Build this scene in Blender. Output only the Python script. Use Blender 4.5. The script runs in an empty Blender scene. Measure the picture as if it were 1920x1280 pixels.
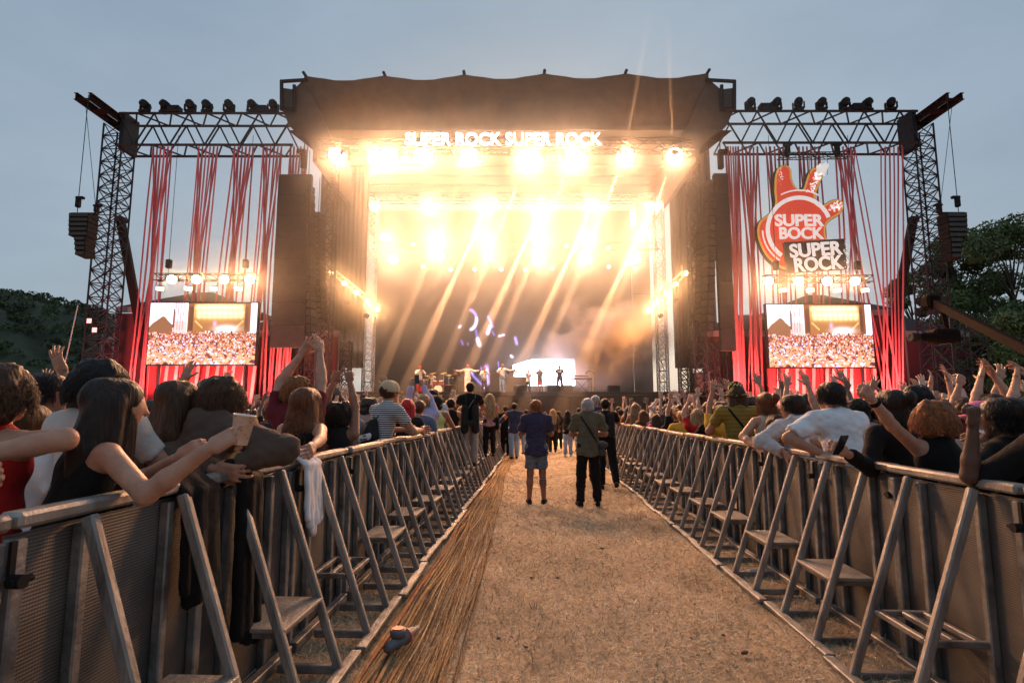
import bpy, math, random
import numpy as np
from mathutils import Vector, Matrix, Quaternion

R = math.radians
rng = np.random.default_rng(7)
random.seed(7)
sc = bpy.context.scene
col = sc.collection

# ------------------------------------------------------------------ camera
F = 1060.0                       # focal length in pixels of the 1920 wide photograph
EYE = 1.6
PITCH = math.atan(130.0 / F)
cam_d = bpy.data.cameras.new('camera')
cam_d.sensor_width = 36.0
cam_d.lens = F / 1920.0 * 36.0
cam_d.clip_start = 0.05
cam_d.clip_end = 3000
cam_d.dof.use_dof = True
cam_d.dof.focus_distance = 10.0
cam_d.dof.aperture_fstop = 5.0
cam = bpy.data.objects.new('camera', cam_d)
cam.location = (0, 0, EYE)
cam.rotation_euler = (R(90) + PITCH, 0, 0)
col.objects.link(cam)
sc.camera = cam

# ------------------------------------------------------------------ world, sun, exposure
SUN_EL, SUN_AZ = R(11.0), R(4.0)          # azimuth clockwise from +Y
wd = bpy.data.worlds.new('World'); sc.world = wd; wd.use_nodes = True
nt = wd.node_tree; nt.nodes.clear()
n_out = nt.nodes.new('ShaderNodeOutputWorld'); n_bg = nt.nodes.new('ShaderNodeBackground')
n_sky = nt.nodes.new('ShaderNodeTexSky'); n_sky.sky_type = 'NISHITA'; n_sky.sun_disc = False
n_sky.sun_elevation = SUN_EL; n_sky.sun_rotation = SUN_AZ
n_sky.air_density = 1.2; n_sky.dust_density = 4.0; n_sky.ozone_density = 2.0
# thin even cloud over the clear sky (grey blue dusk overcast)
n_mix = nt.nodes.new('ShaderNodeMix'); n_mix.data_type = 'RGBA'
n_tc = nt.nodes.new('ShaderNodeTexCoord'); n_noi = nt.nodes.new('ShaderNodeTexNoise')
n_map = nt.nodes.new('ShaderNodeMapping'); n_map.inputs['Scale'].default_value = (1, 1, 2.5)
n_noi.inputs['Scale'].default_value = 1.3; n_noi.inputs['Detail'].default_value = 4
n_rmp = nt.nodes.new('ShaderNodeMapRange'); n_rmp.inputs[1].default_value = .3; n_rmp.inputs[2].default_value = .7
n_rmp.inputs[3].default_value = .68; n_rmp.inputs[4].default_value = .86
n_cl = nt.nodes.new('ShaderNodeTexNoise'); n_cl.inputs['Scale'].default_value = 2.6; n_cl.inputs['Detail'].default_value = 6; n_cl.inputs['Roughness'].default_value = .55
n_cr = nt.nodes.new('ShaderNodeValToRGB'); n_cr.color_ramp.elements[0].position = .32; n_cr.color_ramp.elements[1].position = .68
n_cr.color_ramp.elements[0].color = (2.95, 4.0, 5.2, 1); n_cr.color_ramp.elements[1].color = (3.7, 4.75, 5.85, 1)
nt.links.new(n_map.outputs[0], n_cl.inputs['Vector']); nt.links.new(n_cl.outputs[0], n_cr.inputs[0]); nt.links.new(n_cr.outputs[0], n_mix.inputs[7])
nt.links.new(n_tc.outputs['Generated'], n_map.inputs[0]); nt.links.new(n_map.outputs[0], n_noi.inputs['Vector'])
nt.links.new(n_noi.outputs[0], n_rmp.inputs[0]); nt.links.new(n_rmp.outputs[0], n_mix.inputs[0])
nt.links.new(n_sky.outputs[0], n_mix.inputs[6]); nt.links.new(n_mix.outputs[2], n_bg.inputs[0])
n_bg.inputs[1].default_value = 0.08
nt.links.new(n_bg.outputs[0], n_out.inputs[0])

sun_d = bpy.data.lights.new('sun', 'SUN'); sun_d.energy = 0.5; sun_d.angle = R(25); sun_d.color = (1, .86, .7)
sun = bpy.data.objects.new('sun', sun_d); col.objects.link(sun)
_sd = Vector((math.sin(SUN_AZ) * math.cos(SUN_EL), math.cos(SUN_AZ) * math.cos(SUN_EL), math.sin(SUN_EL)))
sun.rotation_euler = (-_sd).to_track_quat('-Z', 'Y').to_euler()
sun.location = (0, 60, 40)

vs = sc.view_settings
vs.view_transform = 'Standard'; vs.look = 'None'; vs.gamma = 1; vs.use_curve_mapping = False
vs.exposure = 0.34
cy = sc.cycles
sc.render.engine = 'CYCLES'
cy.use_denoising = True
try: cy.denoiser = 'OPENIMAGEDENOISE'
except Exception: pass
cy.max_bounces = 5; cy.diffuse_bounces = 2; cy.glossy_bounces = 2; cy.transmission_bounces = 2
cy.volume_bounces = 0; cy.transparent_max_bounces = 8
cy.sample_clamp_indirect = 4.0
cy.volume_step_rate = 1.0; cy.volume_max_steps = 128
cy.use_light_tree = True
cy.caustics_reflective = False; cy.caustics_refractive = False

# ------------------------------------------------------------------ places
ST, CT = math.sin(PITCH), math.cos(PITCH)
def P(px, py, Y):
    """The point at distance Y in front of the camera that the photograph shows at (px, py)."""
    u = (px - 960) / F; v = (640 - py) / F
    s = Y / (CT - v * ST)
    return Vector((u * s, Y, EYE + s * (ST + v * CT)))
PHI = math.atan(.045)
CP, SP = math.cos(PHI), math.sin(PHI)
def lane(lat, d, z=0.0):
    """Lane coordinates: lat metres to the right of the viewing point, d metres along the lane."""
    return Vector((lat * CP + d * SP, -lat * SP + d * CP, z))

# ------------------------------------------------------------------ materials
MATS = {}
def mat(name, c, rough=.7, metal=0., var=.12, scale=8., bump=0., bscale=40., emit=None, estr=0., rand=None, spec=.5, c2=None, coords='Object', stretch=(1, 1, 1), sheen=0., detail=4):
    if name in MATS: return MATS[name]
    m = bpy.data.materials.new(name); m.use_nodes = True
    t = m.node_tree; b = t.nodes['Principled BSDF']
    b.inputs['Roughness'].default_value = rough; b.inputs['Metallic'].default_value = metal
    b.inputs['Specular IOR Level'].default_value = spec
    if sheen: b.inputs['Sheen Weight'].default_value = sheen
    tc = t.nodes.new('ShaderNodeTexCoord')
    mp = t.nodes.new('ShaderNodeMapping'); mp.inputs['Scale'].default_value = stretch
    t.links.new(tc.outputs[coords], mp.inputs[0])
    ob = t.nodes.new('ShaderNodeObjectInfo'); ov = t.nodes.new('ShaderNodeVectorMath'); ov.operation = 'SCALE'; ov.inputs[0].default_value = (37, 23, 51)
    t.links.new(ob.outputs['Random'], ov.inputs['Scale']); t.links.new(ov.outputs[0], mp.inputs['Location'])   # no two things wear the same marks
    no = t.nodes.new('ShaderNodeTexNoise'); no.inputs['Scale'].default_value = scale; no.inputs['Detail'].default_value = detail
    t.links.new(mp.outputs[0], no.inputs['Vector'])
    cr = t.nodes.new('ShaderNodeValToRGB')
    cr.color_ramp.elements[0].position = .3; cr.color_ramp.elements[1].position = .7
    lo = c2 if c2 else [x * (1 - var) for x in c]; hi = c if c2 else [min(1, x * (1 + var)) for x in c]
    cr.color_ramp.elements[0].color = (*lo, 1); cr.color_ramp.elements[1].color = (*hi, 1)
    t.links.new(no.outputs[0], cr.inputs[0])
    last = cr.outputs[0]
    if rand:                                   # a choice of colours, one per object
        oi = t.nodes.new('ShaderNodeObjectInfo'); rr = t.nodes.new('ShaderNodeValToRGB'); rr.color_ramp.interpolation = 'CONSTANT'
        e = rr.color_ramp.elements
        for i, k in enumerate(rand):
            el = e[0] if i == 0 else (e[1] if i == 1 else e.new(i / len(rand)))
            el.position = i / len(rand); el.color = (*k, 1)
        t.links.new(oi.outputs['Random'], rr.inputs[0])
        mx = t.nodes.new('ShaderNodeMix'); mx.data_type = 'RGBA'; mx.blend_type = 'MULTIPLY'; mx.inputs[0].default_value = 1
        t.links.new(last, mx.inputs[6]); t.links.new(rr.outputs[0], mx.inputs[7]); last = mx.outputs[2]
    t.links.new(last, b.inputs['Base Color'])
    if bump:
        n2 = t.nodes.new('ShaderNodeTexNoise'); n2.inputs['Scale'].default_value = bscale; n2.inputs['Detail'].default_value = 5
        t.links.new(mp.outputs[0], n2.inputs['Vector'])
        bp = t.nodes.new('ShaderNodeBump'); bp.inputs['Strength'].default_value = bump; bp.inputs['Distance'].default_value = .02
        t.links.new(n2.outputs[0], bp.inputs['Height']); t.links.new(bp.outputs[0], b.inputs['Normal'])
    if emit:
        b.inputs['Emission Color'].default_value = (*emit, 1); b.inputs['Emission Strength'].default_value = estr
    MATS[name] = m
    return m

def attr_mat(name, rough=.8, emission=0., mul=1.0):
    """Colour from the mesh's own colour attribute; emission for screens."""
    if name in MATS: return MATS[name]
    m = bpy.data.materials.new(name); m.use_nodes = True; t = m.node_tree; b = t.nodes['Principled BSDF']
    a = t.nodes.new('ShaderNodeAttribute'); a.attribute_name = 'tint'
    b.inputs['Roughness'].default_value = rough
    if emission:
        b.inputs['Base Color'].default_value = (.01, .01, .01, 1)
        t.links.new(a.outputs['Color'], b.inputs['Emission Color']); b.inputs['Emission Strength'].default_value = emission
    else:
        t.links.new(a.outputs['Color'], b.inputs['Base Color'])
    MATS[name] = m
    return m

# ------------------------------------------------------------------ mesh building
def wloc(o):
    p = Vector((0, 0, 0))
    while o is not None:
        p += o.location; o = o.parent
    return p

def link(name, data, parent=None):
    o = bpy.data.objects.new(name, data); col.objects.link(o)
    if parent is not None: o.parent = parent
    return o

def tag(o, label=None, cat=None, group=None, kind=None):
    if label: o['label'] = label
    if cat: o['category'] = cat
    if group: o['group'] = group
    if kind: o['kind'] = kind
    return o

def thing(name, label, cat, loc=(0, 0, 0), rz=0., group=None, kind=None):
    o = link(name, None); o.location = loc; o.rotation_euler = (0, 0, rz); o.empty_display_size = .1
    return tag(o, label, cat, group, kind)

def mesh_np(name, v, f, mats, smooth=False, fm=None):
    me = bpy.data.meshes.new(name)
    v = np.asarray(v, dtype=np.float32).reshape(-1, 3)
    if isinstance(f, np.ndarray):
        n, k = f.shape
        me.vertices.add(len(v)); me.vertices.foreach_set('co', v.ravel())
        me.loops.add(n * k); me.loops.foreach_set('vertex_index', f.astype(np.int32).ravel())
        me.polygons.add(n); me.polygons.foreach_set('loop_start', np.arange(0, n * k, k, dtype=np.int32))
        me.update(calc_edges=True)
    else:
        me.from_pydata([tuple(map(float, x)) for x in v], [], f)
    if fm is not None: me.polygons.foreach_set('material_index', np.asarray(fm, dtype=np.int32))
    if smooth: me.polygons.foreach_set('use_smooth', np.ones(len(me.polygons), dtype=bool))
    for m in (mats if isinstance(mats, (list, tuple)) else [mats]): me.materials.append(m)
    me.update()
    return me

class MB:
    def __init__(s): s.v = []; s.f = []
    def add(s, vs_, fs_):
        o = len(s.v); s.v += [tuple(x) for x in vs_]; s.f += [tuple(i + o for i in q) for q in fs_]; return s
    def box(s, c, d, M=None, bev=0.):
        hx, hy, hz = d[0] / 2, d[1] / 2, d[2] / 2
        if bev:
            b = min(bev, hx * .9, hy * .9, hz * .9); vs_ = []; 
            # chamfered box: 24 vertices
            idx = {}
            for sx in (-1, 1):
                for sy in (-1, 1):
                    for sz in (-1, 1):
                        for ax in range(3):
                            p = [sx * (hx - b), sy * (hy - b), sz * (hz - b)]
                            p[ax] = (sx * hx, sy * hy, sz * hz)[ax]
                            idx[(sx, sy, sz, ax)] = len(vs_); vs_.append(p)
            fs_ = []
            for ax in range(3):
                o1, o2 = [a for a in range(3) if a != ax]
                for sg in (-1, 1):
                    q = []
                    for (a, bb) in ((-1, -1), (1, -1), (1, 1), (-1, 1)):
                        k = [0, 0, 0]; k[ax] = sg; k[o1] = a; k[o2] = bb; q.append(idx[(*k, ax)])
                    fs_.append(q if (sg == 1) == (ax != 1) else q[::-1])
                for a in (-1, 1):       # edges parallel to ax
                    for bb in (-1, 1):
                        k0 = [0, 0, 0]; k0[o1] = a; k0[o2] = bb; k1 = list(k0); k0[ax] = -1; k1[ax] = 1
                        fs_.append([idx[(*k0, o1)], idx[(*k1, o1)], idx[(*k1, o2)], idx[(*k0, o2)]])
            for sx in (-1, 1):
                for sy in (-1, 1):
                    for sz in (-1, 1): fs_.append([idx[(sx, sy, sz, a)] for a in range(3)])
        else:
            vs_ = [(x, y, z) for x in (-hx, hx) for y in (-hy, hy) for z in (-hz, hz)]
            fs_ = [(0, 1, 3, 2), (4, 6, 7, 5), (0, 4, 5, 1), (2, 3, 7, 6), (0, 2, 6, 4), (1, 5, 7, 3)]
        c = Vector(c); vs_ = [Vector(p) for p in vs_]
        if M is not None: vs_ = [M @ p for p in vs_]
        return s.add([p + c for p in vs_], fs_)
    def bar(s, p, q, w, h=None, up=(0, 0, 1), bev=0.):
        p, q = Vector(p), Vector(q); h = h or w; d = q - p; L = d.length; z = d / L
        u = Vector(up); x = u.cross(z)
        if x.length < 1e-4: x = Vector((1, 0, 0)).cross(z)
        x.normalize(); y = z.cross(x)
        M = Matrix((x, y, z)).transposed()
        return s.box((p + q) / 2, (w, h, L), M, bev)
    def tube(s, pts, r, n=8, cap=True):
        pts = [Vector(p) for p in pts]; rs = r if isinstance(r, (list, tuple)) else [r] * len(pts)
        ref = None; rings = []; o = len(s.v)
        for i, p in enumerate(pts):
            t = (pts[min(i + 1, len(pts) - 1)] - pts[max(i - 1, 0)]).normalized()
            if ref is None:
                ref = Vector((0, 0, 1)) if abs(t.z) < .9 else Vector((1, 0, 0))
            x = (ref - t * ref.dot(t)).normalized(); y = t.cross(x); ref = x
            for k in range(n):
                a = 2 * math.pi * k / n; s.v.append(tuple(p + (x * math.cos(a) + y * math.sin(a)) * rs[i]))
        for i in range(len(pts) - 1):
            for k in range(n):
                k2 = (k + 1) % n; s.f.append((o + i * n + k, o + i * n + k2, o + (i + 1) * n + k2, o + (i + 1) * n + k))
        if cap:
            s.f.append(tuple(o + k for k in range(n))[::-1]); s.f.append(tuple(o + (len(pts) - 1) * n + k for k in range(n)))
        return s
    def lathe(s, prof, c=(0, 0, 0), M=None, n=16):
        c = Vector(c); o = len(s.v); m = len(prof)
        for k in range(n):
            a = 2 * math.pi * k / n
            for (r_, z_) in prof:
                p = Vector((r_ * math.cos(a), r_ * math.sin(a), z_))
                if M is not None: p = M @ p
                s.v.append(tuple(p + c))
        for k in range(n):
            k2 = (k + 1) % n
            for j in range(m - 1): s.f.append((o + k * m + j, o + k2 * m + j, o + k2 * m + j + 1, o + k * m + j + 1))
        return s
    def prism(s, poly, y0, y1):
        """poly of (x, z) points extruded along y."""
        n = len(poly); o = len(s.v)
        for y in (y0, y1):
            for (x, z) in poly: s.v.append((x, y, z))
        s.f.append(tuple(o + i for i in range(n))); s.f.append(tuple(o + n + i for i in range(n))[::-1])
        for i in range(n):
            j = (i + 1) % n; s.f.append((o + j, o + i, o + n + i, o + n + j))
        return s
    def build(s, name, m, parent=None, smooth=False, local=False):
        v = np.array(s.v, dtype=np.float32)
        if parent is not None and not local: v = v - np.array(wloc(parent), dtype=np.float32)
        return link(name, mesh_np(name, v, s.f, m, smooth), parent)

_rod = {}
def rod(name, p, q, r, m, parent, n=6):
    """A round bar as an object of its own; alike bars share one mesh."""
    key = (m.name, n)
    if key not in _rod:
        mb = MB().tube([(0, 0, 0), (0, 0, 1)], 1.0, n); _rod[key] = mesh_np('bar', mb.v, mb.f, m)
    o = link(name, _rod[key], parent)
    p, q = Vector(p), Vector(q); b = wloc(parent) if parent is not None else Vector((0, 0, 0))
    d = q - p
    o.matrix_local = Matrix.Translation(p - b) @ d.to_track_quat('Z', 'Y').to_matrix().to_4x4() @ Matrix.Diagonal((r, r, d.length, 1))
    return o

def truss(root, A, B, w, h, panel, rc, rb, m, up=(0, 0, 1), faces=(0, 1, 2, 3), cross=False, joined=False):
    """Box truss between two points: four chords and zigzag braces, each its own bar."""
    A, B = Vector(A), Vector(B); ax = (B - A).normalized(); L = (B - A).length
    u = Vector(up); sx = u.cross(ax).normalized(); sy = ax.cross(sx)
    cs = [A + sx * (w / 2 * a) + sy * (h / 2 * b) for (a, b) in ((-1, -1), (1, -1), (1, 1), (-1, 1))]
    n = max(1, round(L / panel)); st = L / n
    bars = [(c, c + ax * L, rc, 'chord') for c in cs]
    for fidx in faces:
        c0, c1 = cs[fidx], cs[(fidx + 1) % 4]
        for i in range(n):
            a, b = (c0, c1) if (i % 2 == 0) else (c1, c0)
            bars.append((a + ax * (i * st), b + ax * ((i + 1) * st), rb, 'brace'))
            if cross:
                bars.append((b + ax * (i * st), a + ax * ((i + 1) * st), rb, 'brace'))
                bars.append((c0 + ax * (i * st), c1 + ax * (i * st), rb, 'brace'))
    if joined:
        mb = MB()
        for (p, q, r_, k) in bars: mb.tube([p, q], r_, 5)
        return mb.build('lattice', m, root)
    for (p, q, r_, k) in bars: rod(k, p, q, r_, m, root)

# ------------------------------------------------------------------ shared materials
M_STEEL = mat('galvanised_steel', (.33, .32, .31), .55, .6, .3, 7, .35, 30, c2=(.11, .105, .10), detail=8)
M_STEELW = mat('worn_steel_bar', (.40, .365, .33), .55, .45, .3, 9, .3, 60, c2=(.14, .125, .115), stretch=(1, 1, .3), detail=8)
M_DARK = mat('black_paint', (.014, .014, .015), .7, 0, .3, spec=.15)
M_TRUSS = mat('dark_truss_steel', (.022, .022, .026), .65, 0, .3, spec=.2)
M_TRUSSL = mat('silver_truss', (.45, .45, .46), .4, .7, .2)
M_SCRIM = mat('black_scrim', (.022, .02, .019), .9, 0, .3, 3, .3, 60)
M_DECK = mat('stage_deck', (.03, .028, .028), .5, 0, .3)

# ------------------------------------------------------------------ ground
def ground_mat():
    m = bpy.data.materials.new('dry_trampled_grass'); m.use_nodes = True; t = m.node_tree; b = t.nodes['Principled BSDF']
    b.inputs['Roughness'].default_value = .95; b.inputs['Specular IOR Level'].default_value = .15
    tc = t.nodes.new('ShaderNodeTexCoord')
    def noise(s, d=6, st=(1, 1, 1), rot=0.):
        mp = t.nodes.new('ShaderNodeMapping'); mp.inputs['Scale'].default_value = st; mp.inputs['Rotation'].default_value = (0, 0, rot)
        n = t.nodes.new('ShaderNodeTexNoise'); n.inputs['Scale'].default_value = s; n.inputs['Detail'].default_value = d; n.inputs['Roughness'].default_value = .65
        t.links.new(tc.outputs['Object'], mp.inputs[0]); t.links.new(mp.outputs[0], n.inputs['Vector']); return n.outputs[0]
    def ramp(src, els):
        r_ = t.nodes.new('ShaderNodeValToRGB'); e = r_.color_ramp.elements
        for i, (p, c) in enumerate(els):
            el = e[i] if i < 2 else e.new(p)
            el.position = p; el.color = (*c, 1)
        t.links.new(src, r_.inputs[0]); return r_.outputs[0]
    def mix(a, c, fac, bt='MIX'):
        x = t.nodes.new('ShaderNodeMix'); x.data_type = 'RGBA'; x.blend_type = bt
        if isinstance(fac, float): x.inputs[0].default_value = fac
        else: t.links.new(fac, x.inputs[0])
        t.links.new(a, x.inputs[6]); t.links.new(c, x.inputs[7]); return x.outputs[2]
    big = ramp(noise(.8, 5), [(.32, (.32, .21, .125)), (.68, (.56, .405, .25))])
    mid = ramp(noise(16, 8), [(.35, (.30, .195, .115)), (.65, (.62, .455, .285))])
    fib = ramp(noise(60, 6, (1, .25, 1), .5), [(.35, (.24, .155, .09)), (.62, (.66, .50, .32))])
    c = mix(mix(big, mid, .5), fib, .45)
    t.links.new(c, b.inputs['Base Color'])
    bp = t.nodes.new('ShaderNodeBump'); bp.inputs['Strength'].default_value = .7; bp.inputs['Distance'].default_value = .012
    mm = t.nodes.new('ShaderNodeMath'); mm.operation = 'ADD'
    t.links.new(noise(22, 8), mm.inputs[0]); t.links.new(noise(120, 6), mm.inputs[1])
    t.links.new(mm.outputs[0], bp.inputs['Height']); t.links.new(bp.outputs[0], b.inputs['Normal'])
    return m
GR = ground_mat()
def make_ground():
    # fine mesh in the lane with small bumps, coarse towards the horizon
    xs = np.concatenate([[-900, -200, -60, -20], np.linspace(-5, 6, 90), [20, 60, 200, 900]])
    ys = np.concatenate([[-200, -20], np.linspace(0, 14, 120), np.linspace(14.5, 34, 60), [60, 150, 400, 1200]])
    X, Y = np.meshgrid(xs, ys, indexing='ij')
    Z = .012 * np.sin(X * 3.1 + .7 * np.sin(Y * 2.3)) + .01 * np.sin(Y * 2.7 + X * 1.3) + .008 * np.sin(X * 7.3 - Y * 6.1) - .012
    Z[(np.abs(X) > 8) | (Y < -1) | (Y > 40)] = -.02
    n, k = X.shape
    v = np.stack([X, Y, Z], -1).reshape(-1, 3); idx = np.arange(n * k).reshape(n, k)
    f = np.stack([idx[:-1, :-1], idx[1:, :-1], idx[1:, 1:], idx[:-1, 1:]], -1).reshape(-1, 4)
    return tag(link('ground', mesh_np('ground', v, f, GR, True)), 'dry trampled brown grass field with a lane between two barriers', 'ground', kind='structure')
make_ground()

def straw():
    N = 190000
    d = 1.4 * (24 / 1.4) ** (rng.random(N) ** .9)
    lat = rng.uniform(-1.75, 2.45, N)
    X = lat * CP + d * SP; Y = -lat * SP + d * CP
    Z = .012 * np.sin(X * 3.1 + .7 * np.sin(Y * 2.3)) + .01 * np.sin(Y * 2.7 + X * 1.3) + .008 * np.sin(X * 7.3 - Y * 6.1) - .012
    L = rng.uniform(.02, .06, N) * (1 + d / 14); W = rng.uniform(.0008, .0019, N) * (1 + d / 7)
    a = rng.uniform(0, 2 * np.pi, N); el = np.abs(rng.normal(0, .3, N)); up = rng.random(N) < .05; el[up] = rng.uniform(.5, 1.3, up.sum())
    el *= np.clip(1.2 - d / 20, .3, 1)
    dx = np.stack([np.cos(a) * np.cos(el), np.sin(a) * np.cos(el), np.sin(el)], -1) * L[:, None]
    sx = np.stack([-np.sin(a), np.cos(a), rng.normal(0, .3, N)], -1) * W[:, None]
    p = np.stack([X, Y, Z + .003], -1)
    v = np.stack([p - sx, p + sx, p + dx + sx * .3 + [0, 0, .002], p + dx - sx * .3 + [0, 0, .002]], 1).reshape(-1, 3)
    f = np.arange(N * 4).reshape(N, 4)
    me = mesh_np('straw', v, f, attr_mat('straw_blades', .8))
    c0 = np.array([.40, .285, .17]); c1 = np.array([.84, .69, .48]); t_ = rng.random(N)[:, None] ** 1.3
    cc = c0 * (1 - t_) + c1 * t_; dk = rng.random(N) < .14; cc[dk] *= .5; pt = .8 + .3 * (np.sin(X * 2.3 + 1.3 * np.sin(Y * 1.1)) * np.sin(Y * 1.7 + np.sin(X * 2.9)) > -.25); cc *= np.clip(pt, .6, 1.1)[:, None]
    cc = np.concatenate([cc, np.ones((N, 1))], 1)
    at = me.color_attributes.new('tint', 'FLOAT_COLOR', 'POINT'); at.data.foreach_set('color', np.repeat(cc, 4, 0).astype(np.float32).ravel())
    tag(link('straw', me), 'loose dry straw and grass blades covering the lane', 'grass', kind='stuff')
straw()
def debris():
    q = np.random.default_rng(21); mb = MB()
    for _ in range(42):
        d = 2.2 * (20 / 2.2) ** q.random(); p = lane(q.uniform(-.5, 1.8), d); r_ = q.uniform(.006, .022); k = 7
        mb.lathe([(0, -.3 * r_), (r_ * q.uniform(.7, 1.1), -.1 * r_), (r_ * q.uniform(.6, 1), .35 * r_), (0, .6 * r_)], (p.x, p.y, .004), Matrix.Rotation(q.uniform(0, 6), 3, 'Z') @ Matrix.Diagonal((q.uniform(.8, 2.2), 1, 1)), k)
    tag(mb.build('dirt', mat('dark_clods', (.09, .06, .04), .95, 0, .4, 30), None, True), 'dark dirt clods scattered over the straw of the lane', 'dirt', kind='stuff')
debris()

# ------------------------------------------------------------------ barriers
def perf_mat():
    m = bpy.data.materials.new('perforated_panel'); m.use_nodes = True; t = m.node_tree; b = t.nodes['Principled BSDF']
    b.inputs['Roughness'].default_value = .55; b.inputs['Metallic'].default_value = .45
    tc = t.nodes.new('ShaderNodeTexCoord'); sx = t.nodes.new('ShaderNodeSeparateXYZ'); t.links.new(tc.outputs['Object'], sx.inputs[0])
    def M_(op, a, b_=None, c=None):
        n = t.nodes.new('ShaderNodeMath'); n.operation = op
        for i, x in enumerate((a, b_, c)):
            if x is None: continue
            if isinstance(x, (int, float)): n.inputs[i].default_value = x
            else: t.links.new(x, n.inputs[i])
        return n.outputs[0]
    k = 2 * math.pi / .011
    s1 = M_('SINE', M_('MULTIPLY', sx.outputs[0], k)); s2 = M_('SINE', M_('MULTIPLY', sx.outputs[2], k * .9))
    pat = M_('ADD', M_('MULTIPLY', s1, .35), s2)
    no = t.nodes.new('ShaderNodeTexNoise'); no.inputs['Scale'].default_value = 2.2; no.inputs['Detail'].default_value = 7
    ob = t.nodes.new('ShaderNodeObjectInfo'); ov = t.nodes.new('ShaderNodeVectorMath'); ov.operation = 'MULTIPLY_ADD'; ov.inputs[1].default_value = (1, 1, 1)
    cmb = t.nodes.new('ShaderNodeVectorMath'); cmb.operation = 'SCALE'; cmb.inputs[0].default_value = (31, 17, 43); t.links.new(ob.outputs['Random'], cmb.inputs['Scale'])
    t.links.new(tc.outputs['Object'], ov.inputs[0]); t.links.new(cmb.outputs[0], ov.inputs[2]); t.links.new(ov.outputs[0], no.inputs['Vector'])
    r1 = t.nodes.new('ShaderNodeValToRGB'); e = r1.color_ramp.elements
    e[0].position = .3; e[0].color = (.07, .062, .056, 1); e[1].position = .72; e[1].color = (.22, .205, .19, 1)
    t.links.new(no.outputs[0], r1.inputs[0])
    r2 = t.nodes.new('ShaderNodeMapRange'); r2.inputs[1].default_value = -.9; r2.inputs[2].default_value = .6; r2.inputs[3].default_value = .55; r2.inputs[4].default_value = 1.05
    t.links.new(pat, r2.inputs[0])
    mx = t.nodes.new('ShaderNodeMix'); mx.data_type = 'RGBA'; mx.blend_type = 'MULTIPLY'; mx.inputs[0].default_value = 1
    t.links.new(r1.outputs[0], mx.inputs[6]); t.links.new(r2.outputs[0], mx.inputs[7]); t.links.new(mx.outputs[2], b.inputs['Base Color'])
    bp = t.nodes.new('ShaderNodeBump'); bp.inputs['Strength'].default_value = .3; bp.inputs['Distance'].default_value = .002
    t.links.new(pat, bp.inputs['Height']); t.links.new(bp.outputs[0], b.inputs['Normal'])
    return m
M_PERF = perf_mat()
M_PLANK = mat('step_tread', (.36, .325, .28), .6, .3, .25, 9, .4, 50, c2=(.22, .19, .16))
BW, BH, BD = 1.06, 1.26, .48
def barrier_module(label, loc, rz, mirror, plank, first={}):
    """Crowd barrier: x along the lane, y from the panel (0) out to the brace foot, z up."""
    t = thing('crowd_barrier', label, 'barrier', loc, rz, 'crowd barriers along the lane')
    s = -1 if mirror else 1
    if mirror not in first:
        d = {}
        me = lambda mb, m, nm: mesh_np(nm, mb.v, mb.f, m)
        d['panel'] = [me(MB().box((BW / 2, -.02 * s, .62), (BW - .03, .006, 1.14)), M_PERF, 'panel')]
        d['top_rail'] = [me(MB().box((BW / 2, 0, BH - .022), (BW - .012, .085, .05), None, .012), M_STEELW, 'top_rail')]
        d['post'] = [me(MB().box((x, .006 * s, .6), (.05 if x in (.032, BW - .032) else .042, .045, BH - .1), None, .006), M_STEEL, 'post') for x in (.032, BW * .25 + .03, BW * .75 - .03, BW - .032)]
        d['brace'] = [me(MB().bar((x, BD * s, .02), (x, .055 * s, BH - .05), .05, .042, (1, 0, 0), .008), M_STEELW, 'brace') for x in (BW / 2 - .265, BW / 2 + .265)]
        d['base_bar'] = [me(MB().box((BW / 2, (BD + .02) * s, .03), (BW - .02, .07, .035), None, .006), M_STEEL, 'base_bar'),
                         me(MB().box((BW / 2, .045 * s, .035), (BW - .02, .06, .06), None, .006), M_STEEL, 'base_bar')] + \
                        [me(MB().box((x, (BD / 2 + .04) * s, .036), (.05, BD - .12, .05), None, .006), M_STEEL, 'base_bar') for x in (BW / 2 - .265, BW / 2 + .265)]
        yb = .32
        d['step_bar'] = [me(MB().box((x, yb / 2 * s + .02 * s, .41), (.034, yb, .034), None, .005), M_STEEL, 'step_bar') for x in (BW / 2 - .225, BW / 2 + .225)] + \
                        [me(MB().box((BW / 2, y * s, .412), (.416, .034, .034), None, .005), M_STEEL, 'step_bar') for y in (.06, .18, .32)]
        d['step_tread'] = [me(MB().box((BW / 2, .205 * s, .441), (.53, .31, .022), None, .004), M_PLANK, 'step_tread')]
        d['foot_plate'] = [me(MB().box((BW / 2, -.5 * s, .02), (BW - .02, .94, .02)), M_STEEL, 'foot_plate')]
        lb = MB().tube([(0, .03 * s, 1.06), (0, .075 * s, 1.06)], .022, 10).tube([(-.03, .055 * s, 1.06), (.05, .055 * s, 1.06)], .011, 8).box((0, .03 * s, 1.12), (.02, .012, .12))
        d['latch'] = [me(lb, M_DARK, 'latch')]
        first[mirror] = d
    for nm, ms in first[mirror].items():
        if nm == 'step_tread' and not plank: continue
        for m_ in ms: link(nm, m_, t)
    return t
ORD = ['first', 'second', 'third', 'fourth', 'fifth', 'sixth', 'seventh', 'eighth', 'ninth', 'tenth', 'eleventh', 'twelfth', 'thirteenth', 'fourteenth', 'fifteenth', 'sixteenth', 'seventeenth', 'eighteenth', 'nineteenth', 'twentieth', 'twenty-first', 'twenty-second', 'twenty-third', 'twenty-fourth', 'twenty-fifth', 'twenty-sixth']
LAT_L, LAT_R = -1.67, 2.38
RZ = math.atan2(CP, SP)            # local x along the lane
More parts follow.
